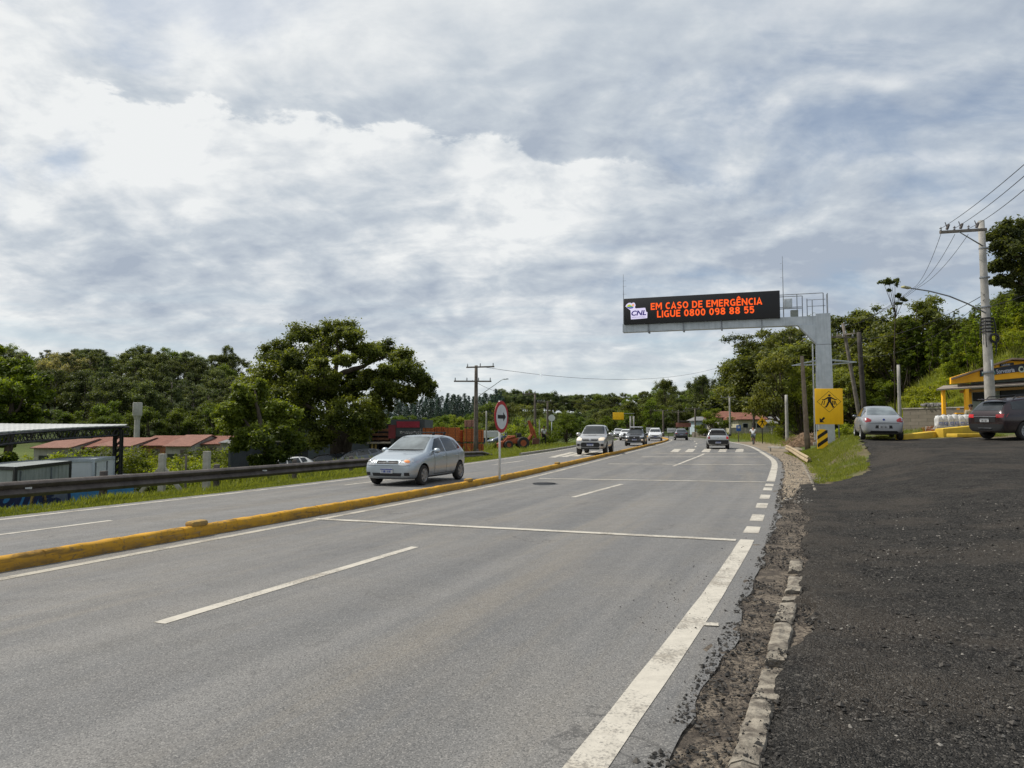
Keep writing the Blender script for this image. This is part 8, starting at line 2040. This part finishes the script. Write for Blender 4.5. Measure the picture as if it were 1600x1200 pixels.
def person(label, J, shirt, trousers, shoe, loc, rz, cap=None, group=None, short=True):
    """J: joints (local metres): pelvis chest neck head, shoulder/elbow/wrist/hand L R, hip/knee/ankle/toe L R"""
    V = {k: Vector(v) for k, v in J.items()}; jo = {}; ed = []
    def j(n, r, p=None): jo[n] = (tuple(V[n] if p is None else p), r)
    j('pelvis', .125); V['waist'] = V['pelvis'].lerp(V['chest'], .45); j('waist', .115); j('chest', .135); j('neck', .055)
    h = V['head']; up = (h - V['neck']).normalized(); j('jaw', .070, V['neck'].lerp(h, .45)); j('head', .088); j('crown', .062, h + up * .085)
    ed += [('pelvis', 'waist'), ('waist', 'chest'), ('chest', 'neck'), ('neck', 'jaw'), ('jaw', 'head'), ('head', 'crown')]
    for s in 'LR':
        j('sh' + s, .062); j('el' + s, .042); j('wr' + s, .028); ed += [('chest', 'sh' + s), ('sh' + s, 'el' + s), ('el' + s, 'wr' + s)]
        w, e = V['wr' + s], V['el' + s]; d = (w - e).normalized(); side = d.cross(Vector((0, 1, .2))).normalized(); fwd = d.cross(side)
        jo['palm' + s] = (tuple(w + d * .06), .030); ed.append(('wr' + s, 'palm' + s))
        for k, (o, l) in enumerate(((-.030, .062), (-.010, .074), (.010, .070), (.028, .054))):
            b0 = w + d * .085 + side * o; jo[f'f{k}a{s}'] = (tuple(b0), .0095); jo[f'f{k}b{s}'] = (tuple(b0 + d * l * .5 + fwd * .012), .0085); jo[f'f{k}c{s}'] = (tuple(b0 + d * l * .8 + fwd * .035), .007)
            ed += [('palm' + s, f'f{k}a{s}'), (f'f{k}a{s}', f'f{k}b{s}'), (f'f{k}b{s}', f'f{k}c{s}')]
        jo['ta' + s] = (tuple(w + d * .03 + side * -.035 + fwd * .01), .011); jo['tb' + s] = (tuple(w + d * .075 + side * -.055 + fwd * .03), .009); ed += [('palm' + s, 'ta' + s), ('ta' + s, 'tb' + s)]
        j('hip' + s, .092); j('kn' + s, .060); j('an' + s, .040); j('toe' + s, .034); ed += [('pelvis', 'hip' + s), ('hip' + s, 'kn' + s), ('kn' + s, 'an' + s), ('an' + s, 'toe' + s)]
    body = skinned('person', jo, ed, 'pelvis', SKIN); body.location = loc; body.rotation_euler = (0, 0, rz); tag(body, label, 'person', group)
    # shirt
    sj = {'p': (tuple(V['pelvis'] + (V['waist'] - V['pelvis']) * .1), .150), 'w': (tuple(V['waist']), .145), 'c': (tuple(V['chest']), .162), 'n': (tuple(V['chest'].lerp(V['neck'], .55)), .085)}; se = [('p', 'w'), ('w', 'c'), ('c', 'n')]
    for s in 'LR': sj['s' + s] = (tuple(V['sh' + s]), .082); sj['e' + s] = (tuple(V['sh' + s].lerp(V['el' + s], .75)), .066); se += [('c', 's' + s), ('s' + s, 'e' + s)]
    skinned('shirt', sj, se, 'c', shirt, body)
    tj = {'p': (tuple(V['pelvis']), .150)}; te = []
    for s in 'LR':
        tj['h' + s] = (tuple(V['hip' + s]), .112); tj['k' + s] = (tuple(V['kn' + s]), .078); te += [('p', 'h' + s), ('h' + s, 'k' + s)]
        if not short: tj['a' + s] = (tuple(V['kn' + s].lerp(V['an' + s], .9)), .060); te.append(('k' + s, 'a' + s))
    skinned('trousers', tj, te, 'p', trousers, body)
    for s in 'LR':
        a, t_ = V['an' + s], V['toe' + s]; skinned('shoe', {'a': (tuple(a + Vector((0, 0, -.02))), .052), 'm': (tuple(a.lerp(t_, .6)), .046), 't': (tuple(t_), .038)}, [('a', 'm'), ('m', 't')], 'm', shoe, body, 1)
    # hair or cap, face
    f = Vector((0, 1, 0)); f = (f - up * f.dot(up)).normalized()
    hb = MB().ball(h + up * .045 - f * .015, (.098, .108, .088), 14, 9).build('cap' if cap else 'hair', cap or HAIRM, body, 'full')
    if cap: MB().ball(h + up * .05 + f * .11, (.07, .07, .012), 12, 6).build('cap_peak', cap, hb, 'full')
    fx = f.cross(up).normalized(); nb = MB().ball(h - up * .012 + f * .094, (.014, .02, .022), 8, 6).build('nose', SKIN, body, 'full')
    for s in (-1, 1): MB().ball(h + up * .012 + f * .082 + fx * s * .033, (.012, .009, .008), 8, 6).build('eye', M['sign_white'], body, 'full'); MB().ball(h + fx * s * .092 - up * .005, (.014, .024, .032), 8, 6).build('ear', SKIN, body, 'full')
    MB().ball(h - up * .055 + f * .080, (.028, .010, .007), 8, 6).build('mouth', mt((.20, .07, .06), None, 6, .5, name='lips'), body, 'full'); return body
def cyclist():
    Y = 70.5; p = at(1177, 694, Y); hd = rad(-14); z = .0 if p.x < RX(Y) + .6 else T(p.x, Y); L = Vector((p.x, Y, z))
    J = dict(pelvis=(0, -.22, .96), chest=(0, .02, 1.36), neck=(0, .10, 1.53), head=(0, .16, 1.68), shL=(-.20, .05, 1.43), shR=(.20, .05, 1.43), elL=(-.30, .24, 1.22), elR=(.30, .24, 1.22), wrL=(-.26, .46, 1.09), wrR=(.26, .46, 1.09),
             hipL=(-.10, -.20, .92), hipR=(.10, -.20, .92), knL=(-.15, .20, .74), knR=(.15, .16, .58), anL=(-.13, .04, .40), anR=(.13, -.02, .17), toeL=(-.14, .20, .36), toeR=(.14, .14, .12))
    person('cyclist in white shirt and dark cap riding away along the right edge line', J, mt((.58, .59, .60), (.48, .49, .50), 6, .8, name='white_shirt'), mt((.13, .155, .18), (.10, .12, .14), 6, .85, name='grey_blue_shorts'), M['black'], L, hd, mt((.02, .022, .03), None, 6, .7, name='navy_cap'))
    t = thing('bicycle', 'dark bicycle ridden by the man in the white shirt', 'bicycle', L, hd); fm = mt((.05, .03, .03), None, 5, .5, name='bicycle_paint')
    for y in (-.52, .54):
        w = MB().lathe([(.305, -.02), (.335, -.018), (.345, 0), (.335, .018), (.305, .02)], 'X', 30, (0, 0, 0), True).build('wheel', M['rubber'], t, True); w.location = (0, y, .345); s = MB()
        for k in range(12): a = k * PI / 6; s.tube([(.0, 0, 0), (0, .31 * math.cos(a), .31 * math.sin(a))], .004, 4)
        s.build('spokes', M['galv'], w)
    f = MB(); f.tube([(0, -.20, .80), (0, -.05, .32), (0, .40, .72), (0, -.16, .70)], .02, 6); f.tube([(0, -.05, .32), (0, -.52, .345), (0, -.18, .74)], .013, 6); f.tube([(0, .36, .90), (0, .42, .68), (0, .54, .345)], .018, 6); f.build('frame', fm, t)
    MB().tube([(-.27, .47, 1.06), (-.18, .40, 1.02), (0, .37, .98), (.18, .40, 1.02), (.27, .47, 1.06)], .013, 6).build('handlebar', M['galv_dark'], t)
    MB().ball((0, -.24, .83), (.085, .13, .035), 10, 6).build('saddle', M['black'], t, True); MB().bevbox((0, -.60, .55), (.10, .02, .16), .01).build('rear_reflector', M['lamp_red'], t, True)
    c = MB(); c.tube([(.06, -.05, .32), (.09, -.02, .12), (.18, -.02, .12)], .012, 5); c.tube([(-.06, -.05, .32), (-.09, .04, .36), (-.18, .04, .36)], .012, 5); c.build('pedal_crank', M['galv_dark'], t)
cyclist()
STAND = dict(pelvis=(0, 0, .96), chest=(0, .0, 1.32), neck=(0, .0, 1.50), head=(0, .03, 1.63), shL=(-.19, 0, 1.42), shR=(.19, 0, 1.42), elL=(-.25, -.02, 1.13), elR=(.25, -.02, 1.13), wrL=(-.24, .10, .92), wrR=(.25, .08, .90), hipL=(-.10, 0, .92), hipR=(.10, 0, .92), knL=(-.12, .04, .50), knR=(.12, .0, .50), anL=(-.12, 0, .08), anR=(.13, -.05, .08), toeL=(-.14, .14, .04), toeR=(.16, .10, .04))
p = at(850, 698.5, 66.5); person('man in white shirt and black trousers standing at the far left kerb', STAND, mt((.60, .60, .60), (.5, .5, .5), 6, .8, name='white_tee'), mt((.012, .012, .014), None, 6, .85, name='black_trousers'), M['black'], (p.x, 66.5, T(p.x, 66.5)), rad(200), None, None, False)
SIT = dict(pelvis=(0, 0, .52), chest=(0, .03, .90), neck=(0, .04, 1.08), head=(0, .08, 1.21), shL=(-.19, .03, 1.0), shR=(.19, .03, 1.0), elL=(-.25, .10, .74), elR=(.25, .10, .74), wrL=(-.16, .34, .66), wrR=(.16, .34, .66), hipL=(-.10, .02, .50), hipR=(.10, .02, .50), knL=(-.14, .44, .50), knR=(.14, .44, .50), anL=(-.14, .42, .09), anR=(.14, .44, .09), toeL=(-.15, .58, .05), toeR=(.16, .60, .05))
p = at(1515.5, 632, 36.0); zs = p.z - 1.32; st_ = thing('stool', 'plain stool under the seated person by the yellow posts of the shop', 'stool', (p.x, 36.0, zs)); MB().bevbox((0, 0, .38), (.36, .36, .05), .01).build('seat', M['pole_wood'], st_, True)
for a_ in (-.14, .14):
    for b_ in (-.14, .14): MB().box((a_, b_, .18), (.04, .04, .36)).build('leg', M['pole_wood'], st_)
person('person in beige shirt seated by the yellow posts of the shop', SIT, mt((.38, .31, .19), (.30, .25, .15), 6, .8, name='beige_shirt'), mt((.05, .05, .06), None, 6, .85, name='dark_trousers'), M['black'], (p.x, 36.0, zs), rad(170), None, None, False)
